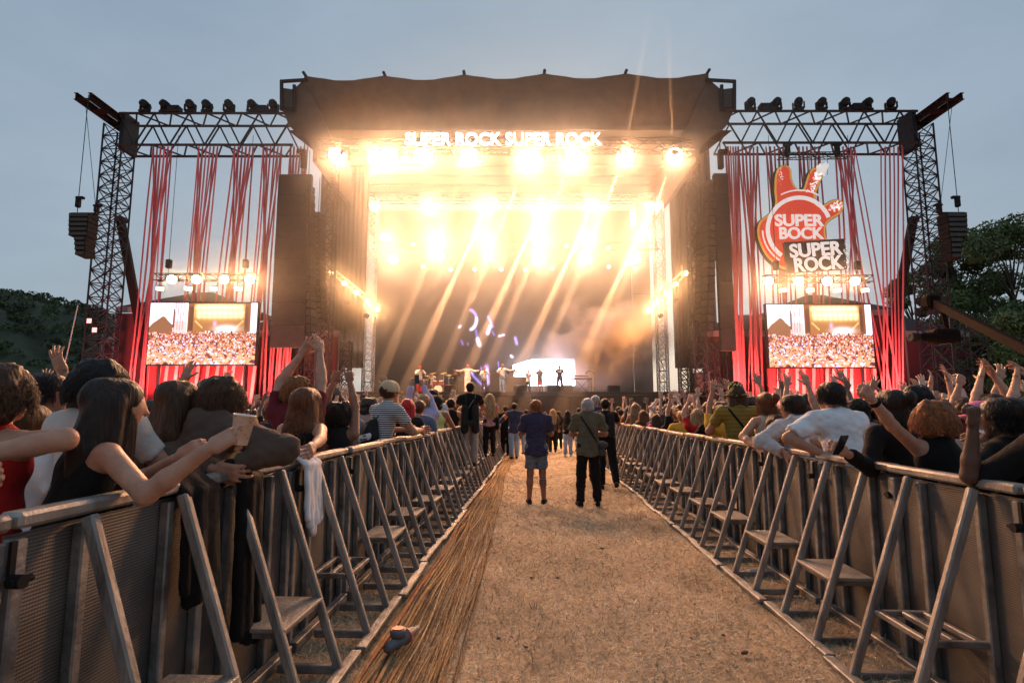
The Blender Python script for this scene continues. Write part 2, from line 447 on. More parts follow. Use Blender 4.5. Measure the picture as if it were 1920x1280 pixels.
for i in range(24):
    for side in (0, 1):
        d0 = (2.92 - 2 * 1.06 + i * 1.06) if side else (2.8 - 2 * 1.06 + i * 1.06)
        lat = LAT_R if side else LAT_L
        wh = 'right' if side else 'left'
        nopl = (side == 1 and i in (2,)) or (side == 0 and i in (3,))
        wob = .022 * math.sin(i * 2.1 + side)
        barrier_module('%s steel barrier unit from the camera on the %s of the lane%s' % (ORD[i], wh, ', its tread missing' if nopl else ''),
                       lane(lat + wob, d0, (.02 if side == 0 else -.012) + random.uniform(-.008, .008)), RZ + R(random.uniform(-.8, .8)), bool(0) if side else True, not nopl)

# ------------------------------------------------------------------ cables along the lane
CABM = [mat('dusty_cable_%d' % i, c, .95, 0, .35, 20, spec=.08) for i, c in enumerate([(.34, .22, .11), (.23, .145, .075), (.42, .29, .155), (.14, .09, .055), (.30, .19, .095), (.09, .065, .045), (.42, .19, .1), (.46, .34, .2)])]
def cable(i, n):
    f = i / (n - 1)
    near = -1.10 + .66 * f ** 1.2; far = -1.12 + .32 * f
    r_ = random.choice((.004, .005, .006, .008)) if f > .35 else random.choice((.004, .005, .007, .009, .013))
    ph = [random.uniform(0, 6.28) for _ in range(4)]; amp = random.choice((.008, .014, .022, .036))
    pts = []
    for k in range(64):
        d = 1.9 + (29 - 1.9) * (k / 63) ** 1.8
        w = max(0, 1 - (d - 2) / 12)
        lat = far + (near - far) * w + amp * math.sin(d * 1.1 + ph[0]) + amp * .7 * math.sin(d * 2.9 + ph[1]) * min(1, d / 6) + .02 * math.sin(d * .5 + ph[2])
        lat = max(lat, LAT_L + BD + .085)
        p = lane(lat, d)
        g = .012 * math.sin(p.x * 3.1 + .7 * math.sin(p.y * 2.3)) + .01 * math.sin(p.y * 2.7 + p.x * 1.3) - .012
        p.z = g + r_ + .012 + (.02 * (0.5 + .5 * math.sin(d * 1.7 + ph[3])) if f < .5 else .004)
        pts.append(p)
    m = CABM[6] if i in (2, 7) else random.choice(CABM[:6] if random.random() < .85 else CABM[7:])
    base = lane(near, 2.0)
    t = MB().tube(pts, r_, 6)
    o = link('cable', None)
    bpy.data.objects.remove(o)
    v = np.array(t.v, dtype=np.float32) - np.array(base, dtype=np.float32)
    o = link('cable', mesh_np('cable', v, t.f, m, True)); o.location = base
    lab = 'orange insulated cable among the brown ones along the left barrier' if m is CABM[6] else ('dusty brown cable in the dense bundle beside the left barrier' if f < .55 else 'dusty tan cable lying apart on the straw, beside the cable bundle')
    if i >= n - 12: lab = '%s dusty cable counted from the lane side of the cable bundle' % ORD[n - 1 - i]
    tag(o, lab, 'cable', 'cables laid along the lane')
for i in range(52): cable(i, 52)

def connector():
    c = lane(-.93, 3.98, .075); t = thing('cable_connector', 'grey industrial power connector with red flap lying on the cables', 'connector', (c.x, c.y, 0))
    ax = (lane(-.82, 4.25, .08) - lane(-1.02, 3.75, .06)).normalized()
    M = ax.to_track_quat('Z', 'Y').to_matrix()
    mg = mat('grey_plastic', (.13, .135, .15), .45); mr = mat('red_plastic', (.5, .05, .03), .45)
    MB().lathe([(0, -.15), (.03, -.15), (.034, -.06), (.045, -.05), (.045, .04), (.05, .045), (.05, .075), (.036, .08), (.034, .14), (.022, .15), (.018, .21), (0, .21)], c, M, 18).build('housing', mg, t, True)
    MB().lathe([(.0515, .05), (.054, .05), (.054, .066), (.0515, .066)], c, M, 18).build('red_ring', mr, t, True)
    up = c + Vector((0, 0, .05))
    MB().lathe([(0, -.02), (.05, -.02), (.055, .02), (.05, .03), (.044, .03), (0, .03)], up - ax * .03, None, 18).build('flap_body', mg, t, True)
    MB().lathe([(0, .0305), (.04, .0305), (.04, .037), (0, .037)], up - ax * .03, None, 18).build('flap', mr, t)
connector()

# ------------------------------------------------------------------ stage
ZD = 2.72                                       # deck height
YF = 33.3                                       # front edge of the deck
M_WARMW = mat('white_cloth', (.75, .74, .72), .8)
stage = thing('stage', 'black stage deck with a low dark skirt at the end of the lane', 'stage', (0, YF, 0))
MB().box((0, YF + 6.3, ZD - .12), (33, 12.6, .24)).build('deck', M_DECK, stage)
for i in range(15):
    x0 = -16.4 + i * 2.19
    MB().box((x0 + 1.09, YF + .03, (ZD - .25) / 2), (2.17, .06, ZD - .27)).build('skirt_panel', M_SCRIM, stage)
MB().box((0, YF - .02, ZD - .1), (33, .04, .08)).build('edge_trim', M_TRUSS, stage)
MB().box((0, YF + 12.0, (ZD - .3) / 2), (32.9, .1, ZD - .3)).build('back_skirt', M_SCRIM, stage)

# roof: scalloped canopy, fascia, ceiling, corner frames
roof = thing('stage_roof', 'huge dark stage roof with scalloped canopy edge and boxy corners', 'stage roof', (0, 30, 0))
RYF = 29.6
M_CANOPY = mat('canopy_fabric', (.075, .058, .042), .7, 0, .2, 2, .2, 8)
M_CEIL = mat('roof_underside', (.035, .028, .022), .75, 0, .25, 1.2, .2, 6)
peaks = [(570, 142), (720, 142), (870, 140), (1021, 138), (1174, 138), (1329, 137)]
top = []
for (a, b) in zip(peaks[:-1], peaks[1:]):
    for k in range(8):
        f = k / 8; top.append((a[0] + (b[0] - a[0]) * f, a[1] + (b[1] - a[1]) * f + 13 * 4 * f * (1 - f) * .55 + (2 if .3 < f < .7 else 0)))
top.append(peaks[-1])
def canopy():
    nx = len(top); rows = [(RYF, 0.), (RYF + 3, .9), (RYF + 8, 1.2), (RYF + 16, .4)]
    v = []; 
    for (y, dz) in rows:
        for (px, py) in top:
            p = P(px, py, RYF); v.append((p.x, y, p.z + dz))
    f = [(r_ * nx + i, r_ * nx + i + 1, (r_ + 1) * nx + i + 1, (r_ + 1) * nx + i) for r_ in range(len(rows) - 1) for i in range(nx - 1)]
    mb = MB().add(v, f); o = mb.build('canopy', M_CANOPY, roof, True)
    # fascia under the scalloped edge down to the ceiling line
    tp = [P(px, py, RYF) for (px, py) in top]
    zb = P(960, 236, RYF).z
    v = [(p.x, RYF + .02, p.z) for p in tp] + [(p.x * 1.0, RYF + .5, zb) for p in tp]
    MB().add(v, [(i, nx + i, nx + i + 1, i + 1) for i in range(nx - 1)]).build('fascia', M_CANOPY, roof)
    for (px, py) in peaks:
        p = P(px, py, RYF); rod('ridge_pole', p + Vector((0, -.12, .12)), p + Vector((0, 3, .3)), .09, M_TRUSS, roof)
    rod('edge_beam', P(575, 157, RYF + .2), P(1325, 153, RYF + .2), .07, M_TRUSS, roof)
    rod('edge_beam', P(585, 172, RYF + .25), P(1318, 170, RYF + .25), .05, M_TRUSS, roof)
    return zb
zb = canopy()
ZC = P(960, 368, 44.5).z                         # ceiling at the back
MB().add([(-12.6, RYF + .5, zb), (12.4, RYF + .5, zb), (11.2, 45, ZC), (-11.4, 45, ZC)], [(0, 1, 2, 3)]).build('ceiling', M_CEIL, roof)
for i in range(6):                               # roof beams under the ceiling
    y = 31.5 + i * 2.3; z = zb + (ZC - zb) * (y - RYF - .5) / (45 - RYF - .5) - .12
    rod('ceiling_beam', (-12, y, z), (11.9, y, z), .09, M_TRUSS, roof)
for s, (xo, xi) in ((-1, (528, 570)), (1, (1377, 1329))):
    a0, a1, b1, b0 = P(xo, 153, RYF), P(xi, 146, RYF), P(xi, 205, RYF), P(xo, 205, RYF)
    # corner box: outer cloth bulges in below the frame
    poly = [P(xo, 163, RYF), P((xo + xi) / 2, 166, RYF), P(xi, 146, RYF), P(xi + s * -70, 300, RYF), P(xi - s * 24, 292, RYF), P(xi - s * 2, 262, RYF), P(xo - s * 12, 232, RYF), P(xo, 205, RYF)]
    pl = [(p.x, p.z) for p in poly]
    if s > 0: pl = pl[::-1]
    MB().prism(pl, RYF + .1, RYF + .5).build('corner_cloth', M_CANOPY, roof)
    # side wall of the roof pod
    xw = P(xi - s * 24, 292, RYF).x; z0 = P(xi, 292, RYF).z
    MB().box((xw + s * .2, 37.4, (z0 + zb) / 2 + .4), (.25, 15, zb - z0 + 1.2)).build('side_wall', M_CANOPY, roof)
    for (p, q) in ((P(xo, 153, RYF), P(xi + s * -6, 150, RYF)), (P(xo, 151, RYF), P(xo, 207, RYF)), (P(xo, 205, RYF), P(xo - s * 24, 205, RYF)), (P(xo - s * 24, 160, RYF), P(xo - s * 24, 207, RYF))):
        rod('corner_frame', p, q, .1, M_TRUSS, roof)

# back wall, video wall, side drapes
wl, wr = P(706, 500, 43.2).x, P(1181, 500, 43.2).x
z_top = P(960, 396, 43.2).z
def paint_grid(nx, ny, W, H, img):
    xs = np.linspace(0, W, nx + 1); zs = np.linspace(0, H, ny + 1)
    X, Z = np.meshgrid(xs, zs, indexing='ij'); v = np.stack([X, 0 * X, Z], -1).reshape(-1, 3)
    idx = np.arange((nx + 1) * (ny + 1)).reshape(nx + 1, ny + 1)
    f = np.stack([idx[:-1, :-1], idx[1:, :-1], idx[1:, 1:], idx[:-1, 1:]], -1).reshape(-1, 4)
    return v, f, img
def screen_mesh(name, nx, ny, W, H, img, m):
    """img: (nx, ny, 3) colours, one per cell: the picture the screen shows."""
    v, f, _ = paint_grid(nx, ny, W, H, img)
    me = mesh_np(name, v, f, m)
    at = me.color_attributes.new('tint', 'FLOAT_COLOR', 'CORNER')
    cc = np.concatenate([img.reshape(-1, 3), np.ones((nx * ny, 1))], 1)
    at.data.foreach_set('color', np.repeat(cc, 4, 0).astype(np.float32).ravel())
    return me
def wall_image(nx, ny):
    img = np.zeros((nx, ny, 3)) + np.array([.010, .008, .007])
    gx, gy = np.meshgrid(np.linspace(706, 1181, nx), np.linspace(690, 396, ny), indexing='ij')
    def seg(x0, y0, x1, y1, w, c, p=2):
        dx, dy = x1 - x0, y1 - y0; t = np.clip(((gx - x0) * dx + (gy - y0) * dy) / (dx * dx + dy * dy + 1e-6), 0, 1)
        w = w * .75; d = np.hypot(gx - x0 - t * dx, gy - y0 - t * dy); g = np.exp(-(d / w) ** p)[..., None]
        img[:] = img * (1 - g) + np.array(c) * g
    B, Wh, V = (.35, .3, 1.1), (2.2, 1.8, 2.6), (.8, .6, 1.6)
    for k in range(9):
        a = -1.4 + k * .3; seg(880 + 14 * math.cos(a), 573 + 16 * math.sin(a), 880 + 14 * math.cos(a + .3), 573 + 16 * math.sin(a + .3), 2.6, Wh if k > 3 else V)
    seg(893, 590, 897, 606, 2.4, B); seg(896, 604, 900, 613, 3.4, Wh)
    seg(916, 568, 924, 584, 2.6, V); seg(919, 584, 915, 594, 3.6, Wh); seg(924, 592, 927, 597, 2, B)
    seg(936, 599, 945, 597, 1.8, Wh); seg(862, 585, 864, 583, 2.2, Wh); seg(966, 602, 969, 611, 3, V); seg(958, 630, 961, 632, 2.2, Wh)
    seg(866, 606, 869, 612, 1.8, B); seg(878, 610, 879, 613, 1.4, B)
    seg(880, 650, 888, 659, 2.2, V); seg(888, 661, 908, 678, 2.4, B); seg(903, 648, 904, 662, 2, B); seg(913, 648, 916, 672, 4.6, V); seg(914, 652, 909, 680, 2.4, Wh)
    seg(935, 640, 939, 676, 1.5, B); seg(939, 670, 936, 683, 2, V)
    return np.clip(img, 0, 3)
vw = thing('video_wall', 'dark video wall at the back of the stage showing violet fragments', 'video wall', (wl, 43.2, ZD + .1))
HW = z_top - ZD - .1
o = link('picture', screen_mesh('picture', 260, 170, wr - wl, HW, wall_image(260, 170), attr_mat('wall_screen', emission=1.0)), vw)
MB().box(((wl + wr) / 2, 43.36, ZD + .1 + HW / 2), (wr - wl + .2, .3, HW + .1)).build('cabinet', M_DARK, vw)
for s, xa, xb, lab in ((-1, 604, 694, 'tall black drape between speaker tower and truss on the left of the stage'), (1, 1252, 1330, 'tall black drape between truss and speaker tower on the right of the stage')):
    a, b = P(xa, 300, 36.5), P(xb, 300, 36.5); zt, z0 = P(xa, 284, 36.5).z, P(xa, 690, 36.5).z
    d = thing('stage_drape', lab, 'drape', ((a.x + b.x) / 2, 36.5, z0), group='black stage drapes')
    n = 40; v = []
    for j, z in enumerate((z0, zt)):
        for i in range(n + 1):
            x = a.x + (b.x - a.x) * i / n; v.append((x, 36.5 + .09 * math.sin(i * 1.7) + .04 * math.sin(i * 4.1), z))
    MB().add(v, [(i, i + 1, n + 2 + i, n + 1 + i) for i in range(n)]).build('cloth', M_SCRIM, d, True)
    rod('hanging_bar', (a.x, 36.5, zt + .05), (b.x, 36.5, zt + .05), .05, M_TRUSS, d)
# grey scrim on the right of the video wall
a, b = P(1182, 430, 44.0), P(1224, 690, 44.0)
g = thing('grey_scrim', 'pale grey scrim panel with thin seams right of the video wall', 'scrim', ((a.x + b.x) / 2, 44, ZD))
hh = P(1182, 428, 44).z - ZD
for k in range(5):
    MB().box(((a.x + b.x) / 2, 44, ZD + hh * (k + .5) / 5), (b.x - a.x, .04, hh / 5 - .03)).build('scrim_panel', mat('grey_scrim', (.16, .15, .14), .9), g)
for k in range(6):
    rod('seam_bar', (a.x, 43.96, ZD + hh * k / 5), (b.x, 43.96, ZD + hh * k / 5), .03, M_TRUSS, g)
# white LED riser
M_LED = mat('white_led', (.8, .8, .8), .5, emit=(1, .86, .97), estr=8.0, var=.02)
rs = thing('led_riser', 'glowing white LED box wall behind the performers', 'LED screen', P(1020, 725, 39.5))
pl = [P(x, y, 39.5) for (x, y) in ((960, 722), (1078, 722), (1078, 673), (1000, 673), (962, 684))]
MB().prism([(p.x, p.z) for p in pl], 39.5, 40.2).build('lit_face', M_LED, rs)
pb = [P(x, y, 39.5) for (x, y) in ((950, 737), (1086, 737), (1086, 724), (950, 724))]
MB().prism([(p.x, p.z) for p in pb], 39.4, 40.8).build('plinth', M_DARK, rs)

# ------------------------------------------------------------------ lamps
LAMP_LENS = {}
def lens_mat(c, s):
    k = (c, s)
    if k not in LAMP_LENS:
        m = bpy.data.materials.new('lit_lens'); m.use_nodes = True; b = m.node_tree.nodes['Principled BSDF']
        b.inputs['Base Color'].default_value = (.9, .9, .9, 1); b.inputs['Emission Color'].default_value = (*c, 1); b.inputs['Emission Strength'].default_value = s
        try: m.cycles.emission_sampling = 'NONE'
        except Exception: pass
        LAMP_LENS[k] = m
    return LAMP_LENS[k]
WARM = (1.0, .48, .23); WARM2 = (1.0, .48, .21); ORANGE = (1.0, .42, .12)
_lampmesh = {}
def lamp(label, p, aim, size=.3, color=WARM, estr=40., power=0., cone=150., group='lit stage lamps', hung=True, boxy=False, radius=.12, blend=1.0, beam=None):
    t = thing('stage_lamp', label, 'stage lamp', p, 0, group)
    q = (Vector(aim) - Vector(p)).normalized().to_track_quat('Z', 'Y').to_matrix()
    key = (round(size, 3), boxy)
    if key not in _lampmesh:
        s = size
        if boxy: body = MB().box((0, 0, -.3 * s), (1.9 * s, 1.1 * s, .55 * s), None, .08 * s); lens = MB().box((0, 0, .01), (1.6 * s, .85 * s, .04))
        else:
            body = MB().lathe([(0, -1.1 * s), (.35 * s, -1.05 * s), (.5 * s, -.6 * s), (.55 * s, -.1 * s), (.58 * s, 0), (.5 * s, .02), (.5 * s, -.02), (0, -.02)], n=14)
            lens = MB().lathe([(0, .015), (.45 * s, .015), (.48 * s, 0)], n=18)
        yo = MB().tube([(-.66 * s, 0, -.4 * s), (-.66 * s, .75 * s, -.4 * s), (.66 * s, .75 * s, -.4 * s), (.66 * s, 0, -.4 * s)], .07 * s, 6)
        _lampmesh[key] = (mesh_np('lamp_housing', body.v, body.f, M_DARK, not boxy), lens, mesh_np('yoke', yo.v, yo.f, M_DARK))
    hm, lens, ym = _lampmesh[key]
    h = link('lamp_housing', hm, t); h.matrix_local = q.to_4x4()
    l = link('lens', mesh_np('lens', lens.v, lens.f, lens_mat((1, .9, .72) if color == WARM else ((1, .78, .5) if color == WARM2 else color), estr)), t); l.matrix_local = q.to_4x4()
    y = link('yoke', ym, t); y.matrix_local = Vector((q.col[2].x, q.col[2].y, 0)).normalized().to_track_quat('Z', 'Y').to_matrix().to_4x4() if abs(q.col[2].z) < .95 else q.to_4x4()
    if power:
        ld = bpy.data.lights.new('lamp_light', 'SPOT'); ld.energy = power; ld.color = color; ld.spot_size = R(cone); ld.spot_blend = blend; ld.shadow_soft_size = radius
        lo = link('lamp_light', ld, t); lo.location = Vector(q.col[2]) * (size * .25 + .05); lo.rotation_euler = (-Vector(q.col[2])).to_track_quat('Z', 'Y').to_euler()
    if beam:  # extra spot added to a lamp, for lens streaks and for the performers' light
        ld = bpy.data.lights.new('added_beam', 'SPOT'); ld.energy = beam[1]; ld.color = color; ld.spot_size = R(beam[2]); ld.spot_blend = .5; ld.shadow_soft_size = .05
        lo = link('added_beam', ld, t); d = (Vector(beam[0]) - Vector(p)).normalized()
        lo.location = d * (size * .8 + .1); lo.rotation_euler = (-d).to_track_quat('Z', 'Y').to_euler()
    return t
AUD = Vector((0, 6, 1))
PW1, PW2, PW3, BEAM = 4200., 1050., 1000., 2300000.
# front row under the roof
ft = thing('lighting_truss', 'front lighting truss under the roof carrying the brightest lamps', 'truss', P(960, 275, 29.2), group='stage lighting trusses')
truss(ft, P(600, 276, 29.3), P(1300, 274, 29.3), .6, .6, .8, .045, .03, M_TRUSS, joined=True)
xs1 = [632, 706, 728, 792, 880, 990, 1075, 1172, 1265]
for i, x in enumerate(xs1):
    p = P(x, 293 + (6 if i in (1, 5) else 0), 29.0)
    lamp('%s blazing warm lamp from the left in the top row under the roof' % ORD[i], p, AUD + Vector((p.x * .6, 0, 0)), .85, WARM, 60., PW1, group='top row of stage lamps',
         beam=(P(x - 190, 765, 30.4), BEAM, 3.5) if i >= 4 else (P([790, 850, 930, 1010, 1090][i], 715, 36), 14000., 24))
mt = thing('lighting_truss', 'rear lighting truss with sky showing through its lattice', 'truss', P(960, 380, 43.8), group='stage lighting trusses')
truss(mt, P(700, 381, 43.8), P(1235, 379, 43.8), .8, .85, 1.0, .05, .035, M_TRUSSL, joined=True)
tw = thing('lighting_truss', 'middle lighting truss above the performers', 'truss', P(960, 375, 39), group='stage lighting trusses')
truss(tw, P(690, 372, 39), P(1245, 372, 39), .6, .6, .9, .04, .03, M_TRUSS, joined=True)
for i, x in enumerate([640, 745, 850, 955, 1060, 1165, 1268]):      # lamps added under the roof to give the canopy front a glow
    p = P(x, 284, 28.2); lamp('%s added small lamp from the left washing up the canopy front' % ORD[i], p, P(x, 175, RYF), .24, WARM2, 20., 520., 110., group='added canopy wash lamps', radius=.1)
for i, x in enumerate([1020, 1095, 1172, 1262]):      # narrow spots added to draw lens streaks up past the roof edge
    p = P(x, 283, 28.7); lamp('%s added narrow spot from the left throwing a streak up the roof edge' % ORD[i], p, P(x + 40 - (50 if i % 2 else 0), 60, 28.5), .3, WARM, 40., BEAM * .45, 4., group='added upward spots under the roof', blend=.6, radius=.05)
for i, x in enumerate([703, 806, 912, 1015, 1110, 1220]):
    p = P(x, 388, 38.7)
    lamp('%s warm lamp from the left in the second row of stage lamps' % ORD[i], p, AUD + Vector((p.x * .6, 0, 0)), .68, WARM, 50., PW2, group='second row of stage lamps',
         beam=(P(x - 170, 765, 31.6), BEAM * .6, 3.5) if i >= 2 else None)
for i, (x, y) in enumerate([(722, 445), (737, 486), (820, 446), (824, 480), (908, 440), (916, 480), (1015, 444), (1011, 486), (1103, 446), (1097, 487), (1203, 440), (1190, 486)]):
    p = P(x, y, 41.5)
    lamp('warm lamp %s from the left in the %s line of the lowest stage lamp rows' % (ORD[i // 2], 'upper' if i % 2 == 0 else 'lower'), p, AUD + Vector((p.x * .6, 0, 0)), .62, WARM, 50., PW3, group='lowest rows of stage lamps',
         beam=None)
for i, (xa, xb) in enumerate([(700, 1235)]):
    lt = thing('lighting_truss', 'low rear truss holding the lowest lamp rows', 'truss', P(960, 462, 41.9), group='stage lighting trusses')
    truss(lt, P(xa, 462, 41.9), P(xb, 462, 41.9), .5, .5, .8, .04, .03, M_TRUSS, joined=True)
# small lamps between (dim, yellow)
for i, (x, y) in enumerate([(775, 458), (793, 500), (845, 505), (890, 505), (940, 505), (985, 505), (1035, 503), (1062, 462), (1078, 470), (1140, 465), (1141, 500), (1190, 503)]):
    lamp('%s small yellow spot from the left along the bottom of the lamp rows' % ORD[i], P(x, y, 41.0), AUD + Vector((P(x, y, 41).x, 0, 0)), .22, WARM2, 14., 0, group='small yellow stage spots')

# inner truss towers
for px, y0, lab in ((690, 36.9, 'left silver truss tower standing on the stage'), (1243, 36.9, 'right silver truss tower standing on the stage')):
    b = P(px, 700, 36.9); b.z = ZD; tp = P(px, 372, 36.9)
    t = thing('truss_tower', lab, 'truss tower', b, group='inner truss towers')
    truss(t, b, Vector((b.x, b.y, tp.z)), .62, .62, .75, .04, .025, M_TRUSSL, up=(0, 1, 0), cross=True, joined=True)
# diagonal lamp bars
for s, ln in ((-1, [(621, 511), (646, 531), (668, 548), (689, 565), (708, 580)]), (1, [(1287, 512), (1267, 532), (1248, 550), (1232, 567), (1216, 582)])):
    a, b = P(*ln[0], 34.5), P(*ln[-1], 35.5); sd = 'left' if s < 0 else 'right'
    t = thing('lamp_bar', 'slanting thin truss bar with small orange lamps at the %s drape' % sd, 'lamp bar', (a + b) / 2, group='slanting lamp bars')
    truss(t, a + Vector((0, .3, .15)), b + Vector((0, .3, .15)), .3, .3, .45, .025, .018, M_TRUSSL, joined=True)
    for i, (x, y) in enumerate(ln):
        lamp('%s orange lamp down the slanting bar at the %s of the stage' % (ORD[i], sd), P(x, y, 34.3 + .2 * i), AUD, .26, (1, .5, .22), 30., 300., group='orange lamps on slanting bars')
    for i, (x, y) in enumerate([(615, 540), (654, 568), (690, 594)] if s < 0 else [(1301, 536), (1265, 565), (1236, 594)]):
        lamp('%s lower orange spot hanging under the slanting bar, %s side' % (ORD[i], sd), P(x, y, 34.6), P(x - s * (90 + 30 * i), y + 40 + 30 * i, 37.5), .26, ORANGE, 24., 2500. if s > 0 else 900., 75., group='orange spots under slanting bars')

# glowing lettering under the roof
def text(body, size, p, m, parent, ext=.03, off=0.0, rz=0., sx=1.0, name='lettering', space=1.0):
    c = bpy.data.curves.new(name, 'FONT'); c.body = body; c.size = size; c.extrude = ext; c.offset = off; c.align_x = 'CENTER'; c.align_y = 'CENTER'; c.space_character = space; c.space_line = .8
    c.materials.append(m); c.resolution_u = 4
    tmp = link(name, c); dg = bpy.context.evaluated_depsgraph_get(); me = bpy.data.meshes.new_from_object(tmp.evaluated_get(dg)); bpy.data.objects.remove(tmp)
    o = link(name, me, parent); o.location = Vector(p) - wloc(parent); o.rotation_euler = (R(90), -rz, 0); o.scale = (sx, 1, 1)
    return o
hb = thing('lit_banner', 'glowing white SUPER ROCK SUPER ROCK lettering under the roof', 'sign', P(943, 262, 28.7))
M_LET = mat('glowing_letters', (.9, .9, .9), .4, emit=(1, .93, .8), estr=6., var=.01)
wtx = P(1127, 262, 28.7).x - P(760, 262, 28.7).x
to = text('SUPER ROCK SUPER ROCK', .95, P(943, 262, 28.7), M_LET, hb, .05, .004)
bpy.context.view_layer.update(); to.scale.x = wtx / max(.1, to.dimensions.x)
rod('banner_bar', P(750, 276, 28.8), P(1135, 276, 28.8), .04, M_TRUSS, hb)

# ------------------------------------------------------------------ speaker towers
def speaker_side(s):
    sd = 'left' if s < 0 else 'right'
    X = lambda l, r_: (l if s < 0 else r_)
    a, b = (P(524, 328, 31), P(571, 652, 31)) if s < 0 else (P(1337, 326, 31), P(1379, 658, 31))
    cx = (a.x + b.x) / 2
    t = thing('scrim_wing', 'tall flat black scrim wing beside the stage, %s side' % sd, 'scrim wing', (cx, 31, b.z), group='black scrim wings')
    H_ = a.z - b.z; n = 8
    for k in range(n):
        MB().box((cx, 31 + .01 * (k % 2), b.z + H_ * (k + .5) / n), (abs(b.x - a.x), .25, H_ / n - .02), None, .01).build('scrim_panel', M_SCRIM, t)
    MB().box((cx, 31.2, b.z + H_ / 2), (abs(b.x - a.x) * .96, .12, H_ * .99)).build('backing_frame', M_DARK, t)
    # line arrays
    M_GR = mat('speaker_grille', (.06, .056, .05), .6, 0, .3, 30, spec=.2)
    for j, (px, w, y0, y1) in enumerate([(578, .42, 350, 640), (597, .42, 400, 600)] if s < 0 else [(1331, .42, 340, 620), (1318, .42, 400, 600)]):
        tp, bt = P(px, y0, 31.2 + .8 * j), P(px - s * 4, y1, 31.2 + .8 * j)
        la = thing('line_array', '%s hanging column of speaker boxes, %s of the stage' % ('outer' if j == 0 else 'inner', sd), 'speaker array', tp, group='hanging speaker columns')
        n = 20
        for k in range(n):
            f = (k + .5) / n; c = tp.lerp(bt, f); c.y += .25 * max(0, f - .6) ** 2 * 4
            M = Matrix.Rotation(R(-2 - 14 * max(0, f - .5)), 3, 'X') @ Matrix.Rotation(R(25 * s), 3, 'Z')
            bx = MB().box(c, (w * 1.25, .55, (tp.z - bt.z) / n - .03), M, .03).build('speaker_box', M_DARK, la)
            MB().box(c + M @ Vector((0, -.285, 0)), (w * 1.05, .02, (tp.z - bt.z) / n - .09), M, .01).build('grille', M_GR, bx)
        rod('hoist_chain', tp + Vector((0, 0, .1)), tp + Vector((0, 0, 2.2)), .02, M_TRUSS, la)
    # scaffold tower behind
    px = 606 if s < 0 else 1312
    b0 = P(px, 700, 32.6); b0.z = .0; t1 = P(px, 290, 32.6)
    sc_t = thing('truss_tower', 'dark truss tower holding the speaker columns, %s side' % sd, 'truss tower', b0, group='speaker truss towers')
    truss(sc_t, b0, Vector((b0.x, b0.y, t1.z)), .7, .7, .8, .05, .03, M_TRUSS, up=(0, 1, 0), cross=True, joined=True)
    for k, (x0, x1) in enumerate(((545, 560), (575, 590), (640, 655)) if s < 0 else ((1276, 1290), (1330, 1345), (1362, 1376))):
        c = P((x0 + x1) / 2, 700, 33.6); c.z = 0; tz = P(x0, 640, 33.6).z
        ss = thing('scaffold_tower', '%s dark scaffold tower under the speaker wing, %s side' % (ORD[k], sd), 'scaffold', c, group='scaffold legs under the speaker wings')
        truss(ss, c, Vector((c.x, c.y, tz)), .55, .55, .6, .04, .03, M_TRUSS, up=(0, 1, 0), cross=True, joined=True)
    bk = P(1303 if s > 0 else 600, 685, 34); 
    if s > 0:
        sb = thing('subwoofer', 'dark speaker cabinet standing below the right speaker tower', 'speaker', (bk.x, 33, ZD - .2))
        MB().box((bk.x, 33, ZD + .45), (.9, .8, 1.3), None, .04).build('cabinet', M_DARK, sb)
        MB().box((bk.x, 32.58, ZD + .5), (.75, .03, 1.0), None, .02).build('grille', mat('speaker_grille', (.1, .1, .1)), sb)
        for hx in (-.3, .3): MB().box((bk.x + hx, 32.57, ZD + 1.06), (.16, .03, .05)).build('handle', M_STEEL, sb)
    # motor hoist over the wing
    m0 = P(570 if s < 0 else 1351, 300, 31)
    hm = thing('chain_hoist', 'dark chain hoist with light hanging above the %s scrim wing' % sd, 'hoist', (m0.x, m0.y, P(540, 328, 31).z), group='hoists above the scrim wings')
    MB().box(m0 + Vector((0, 0, -.1)), (.3, .3, .9), None, .05).build('motor', M_DARK, hm)
    MB().box(m0 + Vector((s * .15, 0, .5)), (.55, .25, .25), None, .05).build('hook_block', M_DARK, hm)
    rod('chain', m0 + Vector((0, 0, -.5)), m0 + Vector((0, 0, 1.2)), .03, M_TRUSS, hm)
speaker_side(-1); speaker_side(1)

